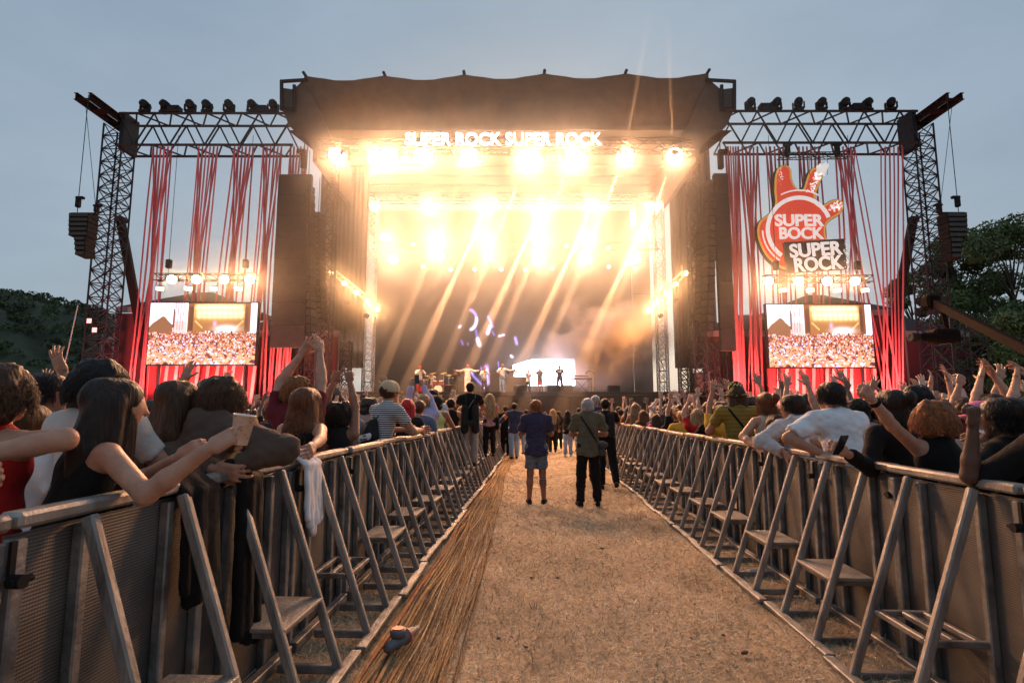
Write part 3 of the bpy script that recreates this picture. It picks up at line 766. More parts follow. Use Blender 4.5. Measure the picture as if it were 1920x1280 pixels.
# ------------------------------------------------------------------ wing goal posts: towers, trusses, cantilevers
def wing(s):
    sd = 'left' if s < 0 else 'right'
    YW = 32.0
    ptop = P(226 if s < 0 else 1718, 240, YW)
    base = Vector((ptop.x, YW, 0))
    t = thing('truss_tower', 'tall dark lattice tower at the far %s of the stage' % sd, 'truss tower', base, group='outer lattice towers')
    truss(t, base, Vector((base.x, YW, ptop.z)), 1.15, 1.15, .8, .055, .03, M_TRUSS, up=(0, 1, 0), cross=True)
    # horizontal goal truss
    zt, zb_ = P(400, 215 if s < 0 else 211, YW - .6).z, P(400, 274 if s < 0 else 270, YW - .6).z
    zc, hh = (zt + zb_) / 2, zt - zb_
    xin = P(560 if s < 0 else 1345, 240, YW).x
    g = thing('goal_truss', 'dark horizontal lattice truss with lamps on top, %s of the stage roof' % sd, 'truss', (base.x, YW, zc), group='horizontal side trusses')
    truss(g, (base.x - s * .4, YW, zc), (xin, YW, zc), 1.5, hh, 1.05, .075, .05, M_TRUSS)
    MB().box((base.x - s * .55, YW, zc), (.25, 1.3, hh + .3)).build('end_plate', M_TRUSS, g)
    # cantilever of two I-beams coming towards the audience
    M_BEAM = mat('dark_beam_red_tint', (.022, .013, .012), .85, spec=.05)  # dark steel; its red tint paints the red light on the strut
    c = thing('cantilever_beam', 'dark cantilever of two steel beams on top of the %s tower' % sd, 'steel beam', (base.x, YW, ptop.z + .1), group='cantilever beams on the towers')
    for dx in (-.38, .38):
        z = ptop.z + .25; mb = MB()
        mb.box((base.x + dx, YW - 1.25, z), (.03, 3.6, .34)).box((base.x + dx, YW - 1.25, z + .18), (.2, 3.6, .03)).box((base.x + dx, YW - 1.25, z - .18), (.2, 3.6, .03))
        mb.build('beam', M_BEAM, c)
    for yy in (-2.95, -1.7, -.3):
        MB().box((base.x, YW + yy, ptop.z + .1), (.74, .5 if yy != -2.95 else .2, .05)).build('cross_plate', M_BEAM, c)
    # strut
    if s < 0: pa, pb = P(226, 412, YW + 1.3), P(262, 610, YW + 1.6)
    else: pa, pb = P(1712, 412, YW + 1.3), P(1674, 625, YW + 1.6)
    st = thing('tower_strut', 'dark square steel strut coloured as if red lit, propping the %s tower' % sd, 'strut', (pb.x, pb.y, 0), group='struts of the outer towers')
    dirv = (pa - pb).normalized(); pg = pb - dirv * (pb.z / dirv.z)
    MB().bar(pg, pa, .42, .42, bev=.03).build('prop', M_BEAM, st)
    MB().box(pa, (.5, .5, .35), None, .05).build('prop_head', M_TRUSS, st)
    MB().box((pg.x, pg.y, .1), (1.4, 1.4, .2), None, .03).build('foot', M_DARK, st)
    # delay speaker array hanging from the cantilever
    if s < 0: q, pxl, xo = [P(158, 403, 28.6), P(176, 480, 28.6)], 141, -1
    else: q, pxl, xo = [P(1784, 402, 28.6), P(1775, 485, 28.6)], 1792, 1
    la = thing('line_array', 'small dark speaker stack hanging beside the %s tower' % sd, 'speaker array', q[0], group='speaker stacks hanging from the towers')
    H2 = q[0].z - q[1].z
    for k in range(9):
        f = (k + .5) / 9; w = (1.05 if k < 5 else .7) - .02 * k
        cx = q[0].x - s * .0 - s * (.0 if k < 5 else .1); cz = q[0].z - f * H2
        M = Matrix.Rotation(R(-.5 * k), 3, 'X')
        bx = MB().box((cx, 28.6 + .003 * k * k, cz), (w, .75, H2 / 9 - .012), M, .02).build('speaker_box', M_DARK, la)
        MB().box((cx, 28.6 + .003 * k * k - .385, cz), (w - .1, .02, H2 / 9 - .1), M).build('grille', mat('speaker_grille', (.1, .1, .1)), bx)
    MB().box((q[0].x, 28.6, q[0].z + .06), (1.25, .2, .08)).build('bumper_bar', M_DARK, la)
    MB().box((q[0].x + s * .38, 28.6, q[0].z + .65), (.22, .25, .5), None, .05).box((q[0].x + s * .38 - s * .08, 28.6, q[0].z + .93), (.42, .2, .14), None, .03).build('hoist', M_DARK, la)
    MB().box((q[0].x - s * .62, 28.6, q[0].z + .3), (.22, .25, .35), None, .05).box((q[0].x - s * .66, 28.6, q[0].z + .5), (.42, .2, .12), None, .03).build('hoist', M_DARK, la)
    zt2 = ptop.z + .1
    rod('cable', (q[0].x + s * .38, 28.6, q[0].z + .15), (q[0].x + s * .38, 28.6, zt2), .02, M_TRUSS, la)
    rod('cable', (q[0].x - s * .62, 28.6, q[0].z + .1), (base.x + s * .3, 29.6, zt2), .015, M_TRUSS, la)
    # unlit moving heads and boxes on the goal truss
    xs = [270, 308, 355, 387, 428, 472, 511] if s < 0 else [1408, 1457, 1499, 1542, 1586, 1628, 1673]
    head = MB().lathe([(0, -.28), (.17, -.26), (.22, -.1), (.22, .12), (.17, .26), (0, .28)], (0, 0, .42), Matrix.Rotation(R(75), 3, 'X'), 12)
    hbm = mesh_np('lamp_head', head.v, head.f, M_DARK, True)
    bb = MB().box((0, 0, .06), (.5, .4, .12), None, .03); bbm = mesh_np('lamp_base', bb.v, bb.f, M_DARK)
    yk = MB().box((-.27, 0, .28), (.06, .16, .36), None, .02).box((.27, 0, .28), (.06, .16, .36), None, .02).box((0, 0, .13), (.55, .2, .05)); ykm = mesh_np('yoke', yk.v, yk.f, M_DARK)
    for i, x in enumerate(xs):
        p = P(x, 226, YW - .7); ml = thing('moving_head_lamp', '%s unlit moving head lamp from the left on the %s side truss' % (ORD[i], sd), 'stage lamp', (p.x, YW - .7, zt + .06), group='unlit lamps on the side trusses')
        for nm, m_ in (('lamp_head', hbm), ('lamp_base', bbm), ('yoke', ykm)): link(nm, m_, ml)
        ml.rotation_euler.z = R(random.uniform(-25, 25)); ml.scale = (1.12,) * 3
    for i, x in enumerate([326, 490] if s < 0 else [1436, 1609]):
        p = P(x, 226, YW - .7); cb = thing('control_box', 'low dark control box between lamps on the %s side truss, %s one' % (sd, 'outer' if (i == 0) == (s < 0) else 'inner'), 'box', (p.x, YW - .7, zt + .06), group='control boxes on the side trusses')
        MB().box((p.x, YW - .7, zt + .26), (.72, .5, .34), None, .04).build('case', M_DARK, cb)
        rod('handle', (p.x - .2, YW - .7, zt + .47), (p.x + .2, YW - .7, zt + .47), .02, M_DARK, cb)
    return zb_, YW
zbt, YW = wing(-1); wing(1)

# ------------------------------------------------------------------ red ribbons
M_RIB = [mat('red_ribbon_%d' % i, c, .65, 0, .12, 3, sheen=.2) for i, c in enumerate([(.50, .09, .10), (.42, .065, .08), (.58, .13, .135)])]
def ribbon(x0, x1, i, bundle, y, w=.1, layer='front'):
    zt = zbt + .05; a = Vector((P(x0, 275, y).x, y, zt)); b = Vector((P(x1, 700, y).x, y + .1, .3))
    n = 10; v = []; tw = random.uniform(-.5, .5); ph = random.uniform(0, 6)
    for k in range(n + 1):
        f = k / n; p = a.lerp(b, f); p.x += .05 * math.sin(f * 6 + ph) * math.sin(math.pi * f); an = tw * math.sin(f * 5 + ph)
        d = Vector((math.cos(an), math.sin(an), 0)) * (w / 2); v += [p - d, p + d]
    off = np.array(b); mv = np.array([tuple(q) for q in v]) - off
    o = link('ribbon', mesh_np('ribbon', mv, [(2 * k, 2 * k + 1, 2 * k + 3, 2 * k + 2) for k in range(n)], random.choice(M_RIB)))
    o.location = b
    tag(o, '%s %s ribbon of the %s' % (ORD[i], layer, bundle), 'ribbon', 'red ribbons, ' + bundle)
LB = [((288, 322), (236, 300), 'leftmost bundle hanging from the left side truss'), ((373, 408), (318, 372), 'second bundle from the left on the left side truss'),
      ((440, 476), (378, 446), 'third bundle from the left on the left side truss'), ((494, 528), (446, 505), 'fourth bundle from the left on the left side truss'), ((545, 577), (500, 545), 'bundle beside the left speaker wing')]
RB = [((1360, 1384), (1372, 1396), 'bundle beside the right speaker wing'), ((1384, 1420), (1392, 1448), 'second bundle from the stage on the right side truss'), ((1436, 1476), (1448, 1510), 'third bundle from the stage on the right side truss'),
      ((1498, 1535), (1505, 1570), 'fourth bundle from the stage on the right side truss'), ((1566, 1602), (1575, 1700), 'fifth bundle from the stage, fanning out to the right'), ((1652, 1692), (1650, 1692), 'rightmost straight bundle by the right tower')]
for (a, b, nm) in LB + RB:
    n = 6
    for i in range(n):
        f = i / (n - 1)
        x0 = a[0] + (a[1] - a[0]) * f
        ribbon(x0, b[0] + (b[1] - b[0]) * (f * .8 + random.uniform(0, .2)), i, nm, 31.55)
        if 'straight' not in nm: ribbon(x0, b[0] + (b[1] - b[0]) * ((1 - f) * .7 + random.uniform(0, .3)), i, nm, 31.75, layer='rear')

# ------------------------------------------------------------------ side screens
def crowd_image(nx, ny, seed):
    r_ = np.random.default_rng(seed)
    U, V = np.meshgrid((np.arange(nx) + .5) / nx, (np.arange(ny) + .5) / ny, indexing='ij')
    img = np.zeros((nx, ny, 3))
    img[:] = np.array([1.5, 1.35, 1.6])                                # pale sky
    hill = (V < .50 + .27 * np.exp(-((U - .12) / .12) ** 2) + .012 * np.sin(U * 60)) & (U < .36); img[hill] = (.36, .15, .07)
    tp_ = (U > .22) & (U < .35) & (V < .70); img[tp_] = (1.3, .75, .72)
    for x0 in (.235, .26, .285, .31): img[(np.abs(U - x0 - (V - .7) * .02) < .004) & (V > .55)] = (1.0, .35, .38)
    img[(np.abs(U - .225) < .006) & (V > .6) & (V < .9)] = (.1, .06, .06)
    st_ = (U > .355) & (U < .94); img[st_] = (.30, .10, .035)
    op = (U > .41) & (U < .885) & (V > .5) & (V < .985); img[op] = (.50, .20, .06)
    for k in range(9):
        for (yy, am) in ((.93, 1.5), (.84, 1.2), (.78, .8)):
            x0 = .45 + .049 * k + .01 * (yy < .9); img += (np.exp(-(((U - x0) / .022) ** 2 + ((V - yy) / .035) ** 2)) * am * op)[..., None] * np.array([1.6, 1.15, .55])
    img += (np.exp(-(((U - .64) / .22) ** 2 + ((V - .88) / .13) ** 2)) * op)[..., None] * np.array([1.2, .75, .25])
    for (x0, x1) in ((.37, .405), (.885, .92)): img[(U > x0) & (U < x1) & (V > .56) & (V < .94)] = (.16, .06, .03)
    for k in range(6):
        img += (np.exp(-(((U - .43 - .012 * k) / .006) ** 2 + ((V - .70 + .02 * k) / .012) ** 2)))[..., None] * np.array([1.6, .8, .3]); img += (np.exp(-(((U - .87 + .012 * k) / .006) ** 2 + ((V - .70 + .02 * k) / .012) ** 2)))[..., None] * np.array([1.6, .8, .3])
    img += (np.exp(-(((U - .61) / .015) ** 2 + ((V - .66) / .04) ** 2)) * op)[..., None] * np.array([.5, .35, 1.0])
    g = np.exp(-(((U - .72) / .085) ** 2 + ((V - .575) / .05) ** 2))[..., None]; img += g * np.array([2.4, 2., 2.3])
    for k in range(10):
        x0 = .5 + .03 * k; img[(np.abs(U - x0) < .006) & (V > .5) & (V < .545)] = (1.5, 1.2, 1.1) if k % 3 else (.1, .05, .05)
    img[(V < .5)] = (.42, .10, .05)
    cols = [(1.2, .42, .2), (1.0, .3, .14), (.12, .03, .03), (.25, .06, .05), (1.5, 1.1, 1.2), (1.1, .95, 1.5), (.9, .2, .14), (1.4, .7, .4), (.08, .03, .05)]
    for k in range(2200):
        f = (k / 2200) ** 1.1; v0 = .52 - .55 * f; rr = .006 + .030 * f ** 1.8; u0 = r_.random(); c = cols[r_.integers(len(cols))]
        a = r_.uniform(.6, 1.6); 
        i0, i1 = max(0, int((u0 - rr * 1.2) * nx)), min(nx, int((u0 + rr * 1.2) * nx) + 2); j0, j1 = max(0, int((v0 - rr * 3) * ny)), min(ny, int((v0 + rr * 3) * ny) + 2)
        if i1 <= i0 or j1 <= j0: continue
        uu, vv = U[i0:i1, j0:j1], V[i0:i1, j0:j1]
        q = ((uu - u0) / (rr * .8)) ** 2 + ((vv - v0) / (rr * 1.6 * a)) ** 2 < 1
        img[i0:i1, j0:j1][q] = c
        if r_.random() < .3:
            q = (np.abs(uu - u0 - (vv - v0) * r_.uniform(-.4, .4)) < rr * .22) & (vv > v0) & (vv < v0 + rr * 2.8); img[i0:i1, j0:j1][q] = (1.3, .5, .26)
    return img
SCI = crowd_image(220, 134, 5)
M_SCR = attr_mat('side_screen', emission=.9)
for s, a, b in ((-1, P(283, 568, 31.0), P(477, 683, 31.0)), (1, P(1437, 571, 31.0), P(1641, 688, 31.0))):
    sd = 'left' if s < 0 else 'right'
    t = thing('video_screen', '%s side video screen showing the stage and an orange lit crowd' % sd, 'video screen', (a.x, 31.0, b.z), group='side video screens')
    W_, H_ = b.x - a.x, a.z - b.z
    link('picture', screen_mesh('picture', 220, 134, W_, H_, SCI, M_SCR), t)
    MB().box((a.x + W_ / 2, 31.14, b.z + H_ / 2), (W_ + .12, .24, H_ + .12)).build('cabinet', M_DARK, t)
    for x in (a.x + .6, b.x - .6): rod('support_leg', (x, 31.2, 0), (x, 31.2, b.z), .09, M_TRUSS, t)
    rd = thing('red_panel', 'red cloth panel under the %s video screen' % sd, 'cloth panel', (a.x + W_ / 2, 31.3, 0), group='red panels under the screens')
    for k in range(4): MB().box((a.x + W_ * (k + .5) / 4, 31.32 + .02 * (k % 2), b.z / 2), (W_ / 4 * .98, .05, b.z - .1)).build('cloth_strip', mat('red_cloth', (.3, .015, .02), .8), rd)
    # ribbons across the panel, their paler red painting the strong light there
    for k in range(11):
        x = a.x + W_ * (k + .5 + random.uniform(-.25, .25)) / 11
        o = link('ribbon', mesh_np('ribbon', [(-.09, 0, 0), (.09, 0, 0), (.09 + .25, 0, b.z - .15), (-.09 + .25, 0, b.z - .15)], [(0, 1, 2, 3)], mat('lit_red_ribbon', (.62, .25, .24), .7)))
        o.location = (x, 31.2, .1); tag(o, '%s red ribbon, paled to look brightly lit, from the left under the %s video screen' % (ORD[k], sd), 'ribbon', 'ribbons under the %s screen' % sd)
    # lamp bar above
    y0 = 524 if s < 0 else 527
    la_, lb_ = P(292 if s < 0 else 1432, y0 - 4, 30.1), P(482 if s < 0 else 1634, y0 - 4, 30.1)
    bt = thing('lighting_truss', 'short lamp truss above the %s video screen' % sd, 'truss', (la_ + lb_) / 2, group='lamp trusses above the screens')
    truss(bt, la_, lb_, .35, .35, .5, .03, .02, M_TRUSS, joined=True)
    for x in (la_.lerp(lb_, .12), la_.lerp(lb_, .88)):
        rod('hanging_chain', x, Vector((x.x, x.y, zbt)), .015, M_TRUSS, bt)
        MB().box(x + Vector((0, 0, .75)), (.28, .28, .5), None, .05).build('hoist', M_DARK, bt)
    up = [322, 368, 420, 468] if s < 0 else [1441, 1497, 1551, 1603]; lo = [300, 353, 400, 447] if s < 0 else [1468, 1519, 1570, 1622]
    for i, x in enumerate(up):
        p = P(x, y0, 29.7); lamp('%s bright lamp from the left on the truss above the %s screen' % (ORD[i], sd), p, AUD + Vector((s * 4, 0, 0)), .46, WARM2, 34., 2600., group='upper lamps above the screens')
    for i, x in enumerate(lo):
        p = P(x, y0 + 17, 29.7); lamp('%s square lamp from the left in the lower row above the %s screen' % (ORD[i], sd), p, AUD + Vector((s * 6, 0, -1)), .22, (1, .62, .34), 9., 0., group='lower lamps above the screens', boxy=True)
    # marquee tents behind
    for k, (px, wd_, py) in enumerate([(385, 8.0, 548), (560, 7.0, 590), (322, 5.5, 600)] if s < 0 else [(1527, 8.0, 553), (1390, 7, 590), (1660, 7, 590)]):
        yb = 36.5 + k * .6; c = P(px, py, yb); ez = P(px, py + 40, yb).z
        tn = thing('marquee', '%s dark pointed marquee roof behind the %s screen' % (['tallest', 'second', 'third'][k], sd), 'tent', (c.x, yb, 0), group='marquees behind the screens')
        hw = wd_ / 2; v = [(c.x - hw, yb - 2.5, ez), (c.x + hw, yb - 2.5, ez), (c.x + hw, yb + 3, ez), (c.x - hw, yb + 3, ez), (c.x - .5, yb, c.z), (c.x + .5, yb, c.z)]
        MB().add(v, [(0, 1, 5, 4), (1, 2, 5), (2, 3, 4, 5), (3, 0, 4)]).build('tent_roof', mat('marquee_cloth', (.05, .022, .02), .8), tn)
        MB().box((c.x, yb - 2.5, ez - .18), (wd_, .06, .36)).build('valance', mat('tent_valance', (.25, .2, .19), .8), tn)
        MB().box((c.x, yb - 2.4, (ez - .4) / 2), (wd_ - .1, .08, ez - .4)).build('tent_wall', mat('marquee_wall', (.10, .012, .015), .8), tn)
        for xx in (-hw, hw): rod('pole', (c.x + xx, yb - 2.45, 0), (c.x + xx, yb - 2.45, ez), .06, M_STEEL, tn)
    # red washes on the ground in front of the ribbons
    for k in range(4):
        x = (a.x - 1.5 if s < 0 else a.x - 2.2) + (W_ + 3.6) * k / 3
        wl_ = thing('wash_light', '%s red floor wash lamp below the %s ribbons' % (ORD[k], sd), 'stage lamp', (x, 29.9, 1.4), group='red floor wash lamps')
        MB().box((x, 29.9, 1.5), (.5, .3, .2), None, .04).build('lamp_housing', M_DARK, wl_)
        rod('stand', (x, 29.9, 0), (x, 29.9, 1.42), .03, M_TRUSS, wl_)
        MB().box((x, 29.95, 1.62), (.42, .2, .02)).build('lens', lens_mat((1, .05, .06), 10.), wl_)
        ld = bpy.data.lights.new('lamp_light', 'AREA'); ld.shape = 'RECTANGLE'; ld.size = .42; ld.size_y = .2; ld.energy = 300; ld.color = (1, .24, .21); ld.spread = R(110)
        lo_ = link('lamp_light', ld, wl_); lo_.location = (0, .06, .26); lo_.rotation_euler = Vector((0, -.55, -1)).to_track_quat('Z', 'Y').to_euler()

# ------------------------------------------------------------------ festival logo sign
def zc(x, y, Y=30.6): return P(1320 + x / 3.283, 130 + y / 3.283, Y)
def logo():
    Y = 30.6
    out = [(434, 680), (440, 640), (455, 605), (490, 585), (520, 592), (540, 620), (542, 660), (556, 705), (588, 738), (612, 730), (625, 690), (642, 640), (665, 608), (700, 600), (745, 572), (770, 592), (735, 660), (702, 740), (686, 790), (700, 832), (735, 832), (780, 806), (825, 796), (856, 812), (862, 850), (840, 892), (792, 922), (758, 955), (752, 1010), (768, 1090), (740, 1180), (640, 1235), (505, 1232), (440, 1204), (378, 1142), (338, 1060), (326, 985), (345, 930), (385, 898), (425, 862), (438, 815), (432, 750)]
    # smooth the outline (Catmull-Rom)
    pts = []
    n = len(out)
    for i in range(n):
        p0, p1, p2, p3 = [np.array(out[(i + k - 1) % n], float) for k in range(4)]
        for t_ in (0, .33, .66):
            pts.append(.5 * ((2 * p1) + (-p0 + p2) * t_ + (2 * p0 - 5 * p1 + 4 * p2 - p3) * t_ ** 2 + (-p0 + 3 * p1 - 3 * p2 + p3) * t_ ** 3))
    pts = np.array(pts)
    def inset(pp, d):
        nx_ = np.roll(pp, -1, 0) - np.roll(pp, 1, 0); nx_ /= np.linalg.norm(nx_, axis=1)[:, None] + 1e-9
        return pp + np.stack([-nx_[:, 1], nx_[:, 0]], 1) * d
    area = np.sum(pts[:, 0] * np.roll(pts[:, 1], -1) - np.roll(pts[:, 0], -1) * pts[:, 1]); sg = 1 if area > 0 else -1
    w = lambda pp: [(zc(x, y).x, zc(x, y).z) for (x, y) in pp]
    c0 = zc(590, 960)
    t = thing('logo_sign', 'large red and gold rock hand logo sign reading SUPER BOCK', 'sign', c0)
    M_G = mat('gold_sign', (.74, .44, .08), .5, emit=(.74, .40, .07), estr=.3); M_Rd = mat('red_sign', (.74, .075, .035), .5, c2=(.64, .055, .028), emit=(.74, .07, .03), estr=.4); M_Wh = mat('white_sign', (.88, .87, .84), .5, emit=(1, .95, .9), estr=.35); M_Bk = mat('black_sign', (.03, .025, .022), .6)  # faint glow added to gold, red and white in place of outside light
    def flip(pl): return pl if sg > 0 else pl[::-1]
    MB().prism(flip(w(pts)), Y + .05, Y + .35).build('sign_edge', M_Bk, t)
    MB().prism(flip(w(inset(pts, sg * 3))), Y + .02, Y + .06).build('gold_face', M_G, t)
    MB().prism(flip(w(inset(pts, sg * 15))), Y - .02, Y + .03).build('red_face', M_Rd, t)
    def ring(cx, cy, r0, r1, a0, a1, y0, y1, m, nm):
        mb = MB(); k = 40; o_ = []; 
        for i in range(k + 1):
            a = R(a0 + (a1 - a0) * i / k); o_.append((zc(cx + r1 * math.cos(a), cy - r1 * math.sin(a)), zc(cx + r0 * math.cos(a), cy - r0 * math.sin(a))))
        for i in range(k):
            A, B, C, D = o_[i][0], o_[i + 1][0], o_[i + 1][1], o_[i][1]
            mb.prism([(A.x, A.z), (B.x, B.z), (C.x, C.z), (D.x, D.z)], y0, y1)
        mb.build(nm, m, t)
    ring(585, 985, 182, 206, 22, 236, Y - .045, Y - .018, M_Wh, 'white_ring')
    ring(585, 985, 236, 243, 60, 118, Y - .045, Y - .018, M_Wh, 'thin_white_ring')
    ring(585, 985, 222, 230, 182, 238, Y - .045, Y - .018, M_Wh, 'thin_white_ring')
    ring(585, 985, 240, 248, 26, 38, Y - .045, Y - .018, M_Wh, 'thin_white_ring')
    # froth splashes on two finger tips
    sp = MB(); rr = random.Random(3)
    def blob(x, y, r_):
        k = 7; pl = [zc(x + r_ * rr.uniform(.6, 1.2) * math.cos(6.283 * i / k), y + r_ * rr.uniform(.6, 1.2) * math.sin(6.283 * i / k)) for i in range(k)]
        sp.prism([(p.x, p.z) for p in pl], Y - .05, Y - .019)
    for _ in range(150):
        f = rr.random() ** 1.6; cx, cy = 735 - 80 * f + rr.gauss(0, 9) , 605 + 150 * f + rr.gauss(0, 8); hw = 24
        blob(cx + rr.uniform(-hw, hw) * .6 - 6, cy, rr.uniform(2, 5) + 9 * (1 - f) ** 3)
    for (bx_, by_, br_) in ((742, 592, 20), (728, 606, 22), (715, 620, 18), (735, 622, 16), (705, 634, 15)): blob(bx_, by_, br_)
    for _ in range(60):
        f = rr.random() ** 1.4; blob(832 - 60 * f + rr.gauss(0, 6), 838 + 22 * f + rr.gauss(0, 12), rr.uniform(1.5, 4) + 5 * (1 - f) ** 3)
    for _ in range(28): blob(470 + rr.gauss(0, 8), 650 + rr.gauss(0, 25), rr.uniform(1.2, 3))
    tipw = [zc(x, y) for (x, y) in ((698, 603), (722, 588), (746, 574), (769, 591), (752, 626), (738, 652), (718, 640), (700, 652), (688, 634))]
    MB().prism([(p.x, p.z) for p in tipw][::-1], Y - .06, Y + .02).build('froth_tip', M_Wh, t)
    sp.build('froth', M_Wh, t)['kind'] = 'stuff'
    tx = []
    for (body, x, y, wid, hgt, rz_) in [('SUPER', 580, 935, 300, 74, 0.), ('BOCK', 592, 1014, 272, 74, 0.)]:
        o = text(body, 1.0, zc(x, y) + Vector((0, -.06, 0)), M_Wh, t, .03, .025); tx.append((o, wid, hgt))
    b1 = zc(480, 1070); 
    t2 = thing('logo_sign', 'black tilted plate reading SUPER ROCK overlapping the logo sign', 'sign', zc(670, 1160))
    pl = [zc(x, y) for (x, y) in ((478, 1072), (846, 1050), (866, 1236), (500, 1262))]
    MB().prism([(p.x, p.z) for p in pl][::-1], Y - .25, Y - .1).build('plate', M_Bk, t2)
    fl = MB()
    sp = fl
    for _ in range(40):
        y_ = rr.uniform(1060, 1250); blob(850 + (y_ - 1050) * .09 + rr.gauss(0, 5), y_, rr.uniform(1, 3.5))
    for i in range(len(fl.v)): fl.v[i] = (fl.v[i][0], fl.v[i][1] - .23, fl.v[i][2])
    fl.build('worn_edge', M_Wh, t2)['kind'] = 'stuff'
    for (body, x, y, wid, hgt, rz_) in [('SUPER', 668, 1122, 318, 84, R(-4)), ('ROCK', 684, 1208, 296, 84, R(-4))]:
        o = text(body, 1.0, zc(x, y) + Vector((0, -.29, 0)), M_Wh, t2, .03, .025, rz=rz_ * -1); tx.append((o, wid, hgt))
    bpy.context.view_layer.update()
    for (o, wid, hgt) in tx:
        ww = zc(600 + wid / 2, 1000).x - zc(600 - wid / 2, 1000).x; hh = zc(600, 1000 - hgt / 2).z - zc(600, 1000 + hgt / 2).z
        o.scale.x = ww / max(.01, o.dimensions.x); o.scale.y = hh / max(.01, o.dimensions.y)
    # hanging bar with two hoists
    tb = thing('lighting_truss', 'thin hanging truss above the logo sign', 'truss', zc(670, 535), group='lamp trusses above the screens')
    truss(tb, zc(455, 535), zc(888, 530), .3, .3, .4, .025, .018, M_TRUSS, joined=True)
    for x in (515, 820):
        MB().box(zc(x, 500), (.25, .25, .7), None, .04).box(zc(x, 460), (.5, .25, .2), None, .04).build('hoist', M_DARK, tb)
    for x in (490, 500, 760, 650): rod('wire', zc(x, 545), zc(x, 620 if x < 640 else 650), .012, M_TRUSS, tb)
logo()

# ------------------------------------------------------------------ band gear
dk = mat('drum_shell', (.35, .05, .04), .35); sil = mat('chrome', (.7, .7, .7), .25, .9); cymb = mat('cymbal_brass', (.6, .45, .2), .3, .8); hd = mat('drum_head', (.75, .74, .7), .6)
def stage_p(px, Y, z=None): p = P(px, 735, Y); p.z = ZD if z is None else z; return p
c = stage_p(822, 38.5); kit = thing('drum_kit', 'drum kit with cymbals on the left of the stage', 'drum kit', c)
def drum(x, y, z, r_, h, tilt=0, ax='Z'):
    M = Matrix.Rotation(R(90), 3, 'X') if ax == 'Y' else Matrix.Rotation(R(tilt), 3, 'X')
    b = MB().lathe([(r_, -h / 2), (r_ * 1.02, -h / 2 + .02), (r_, -h / 2 + .04), (r_, h / 2 - .04), (r_ * 1.02, h / 2 - .02), (r_, h / 2)], c + Vector((x, y, z)), M, 20).build('drum', dk, kit, True)
    for e in (-1, 1): MB().lathe([(0, e * h / 2), (r_ * .98, e * (h / 2 - .005))], c + Vector((x, y, z)), M, 20).build('drum_head', hd, b)
drum(0, 0, .3, .3, .45, ax='Y'); drum(-.25, -.05, .78, .16, .25, 15); drum(.2, -.05, .78, .17, .27, 15); drum(.6, .2, .45, .22, .4); drum(-.55, .3, .6, .18, .16, 8)
for (x, y, z) in ((-.75, 0, 1.25), (.7, 0, 1.3), (-.4, -.1, 1.4), (.35, -.1, 1.42), (1.0, .3, 1.15), (-.95, .4, 1.0)):
    rod('cymbal_stand', c + Vector((x, y, 0)), c + Vector((x, y, z)), .014, sil, kit)
    MB().lathe([(0, .03), (.05, .02), (.24, 0), (.24, -.006), (0, .01)], c + Vector((x, y, z)), Matrix.Rotation(R(18), 3, 'X') @ Matrix.Rotation(R(random.uniform(-12, 12)), 3, 'Y'), 20).build('cymbal', cymb, kit, True)
c2 = stage_p(1091, 37.2); kb = thing('keyboard', 'stage keyboard on a crossed stand beside the right performer', 'keyboard', c2)
MB().box(c2 + Vector((0, 0, .98)), (1.35, .36, .11), None, .02).build('keyboard_body', M_DARK, kb)
MB().box(c2 + Vector((-.05, .1, 1.16)), (1.0, .3, .08), None, .02).build('keyboard_body', M_DARK, kb)
for k in range(28): MB().box(c2 + Vector((-.6 + k * .0444, -.1, 1.04)), (.04, .14, .02)).build('key', hd, kb)
for e in (-1, 1): rod('stand_leg', c2 + Vector((-.45 * e, .05 * e, 0)), c2 + Vector((.45 * e, .05 * e, .92)), .022, M_DARK, kb)
def wedge(px, Y, w, lab, h=.42):
    q = stage_p(px, Y); t = thing('monitor_wedge', lab, 'speaker', q, group='monitor speakers on stage')
    v = []
    for x in (-w / 2, w / 2):
        v += [(x, -.3, 0), (x, .35, 0), (x, .35, h * .35), (x, -.1, h), (x, -.3, h * .9)]
    f = [(0, 1, 2, 3, 4), (9, 8, 7, 6, 5)] + [(i, 5 + i, 5 + (i + 1) % 5, (i + 1) % 5) for i in range(5)]
    MB().add([q + Vector(p) for p in v], f).build('cabinet', M_DARK, t)
    MB().add([q + Vector(p) for p in [(-w * .42, .3, h * .42), (w * .42, .3, h * .42), (w * .42, -.05, h * .97), (-w * .42, -.05, h * .97)]], [(0, 1, 2, 3)]).build('grille', mat('speaker_grille', (.1, .1, .1)), t)
for i, (px, w) in enumerate([(845, .7), (975, .8), (1038, .75), (1062, .7), (1150, .7)]): wedge(px, 34.2, w, '%s low black monitor wedge from the left along the stage edge' % ORD[i])
def case(px, Y, w, h, lab, z0=0):
    q = stage_p(px, Y); t = thing('flight_case', lab, 'case', q + Vector((0, 0, z0)), group='dark cases on stage')
    MB().box(q + Vector((0, 0, h / 2 + z0)), (w, .6, h), None, .03).build('case_body', mat('dark_case', (.05, .045, .045), .6), t)
    for e in (-1, 1):
        MB().box(q + Vector((e * (w / 2 + .003), 0, h / 2 + z0)), (.03, .62, h * .98)).build('corner_trim', M_STEEL, t)
case(968, 36.2, 1.3, 1.05, 'wide dark equipment case left of the glowing LED wall'); case(930, 36.6, .75, 1.3, 'tall dark equipment case beside the white clad singer')
case(1030, 37.5, .7, .55, 'low dark box in front of the glowing LED wall'); case(868, 38.2, .9, .9, 'dark amplifier case behind the performers on the left')
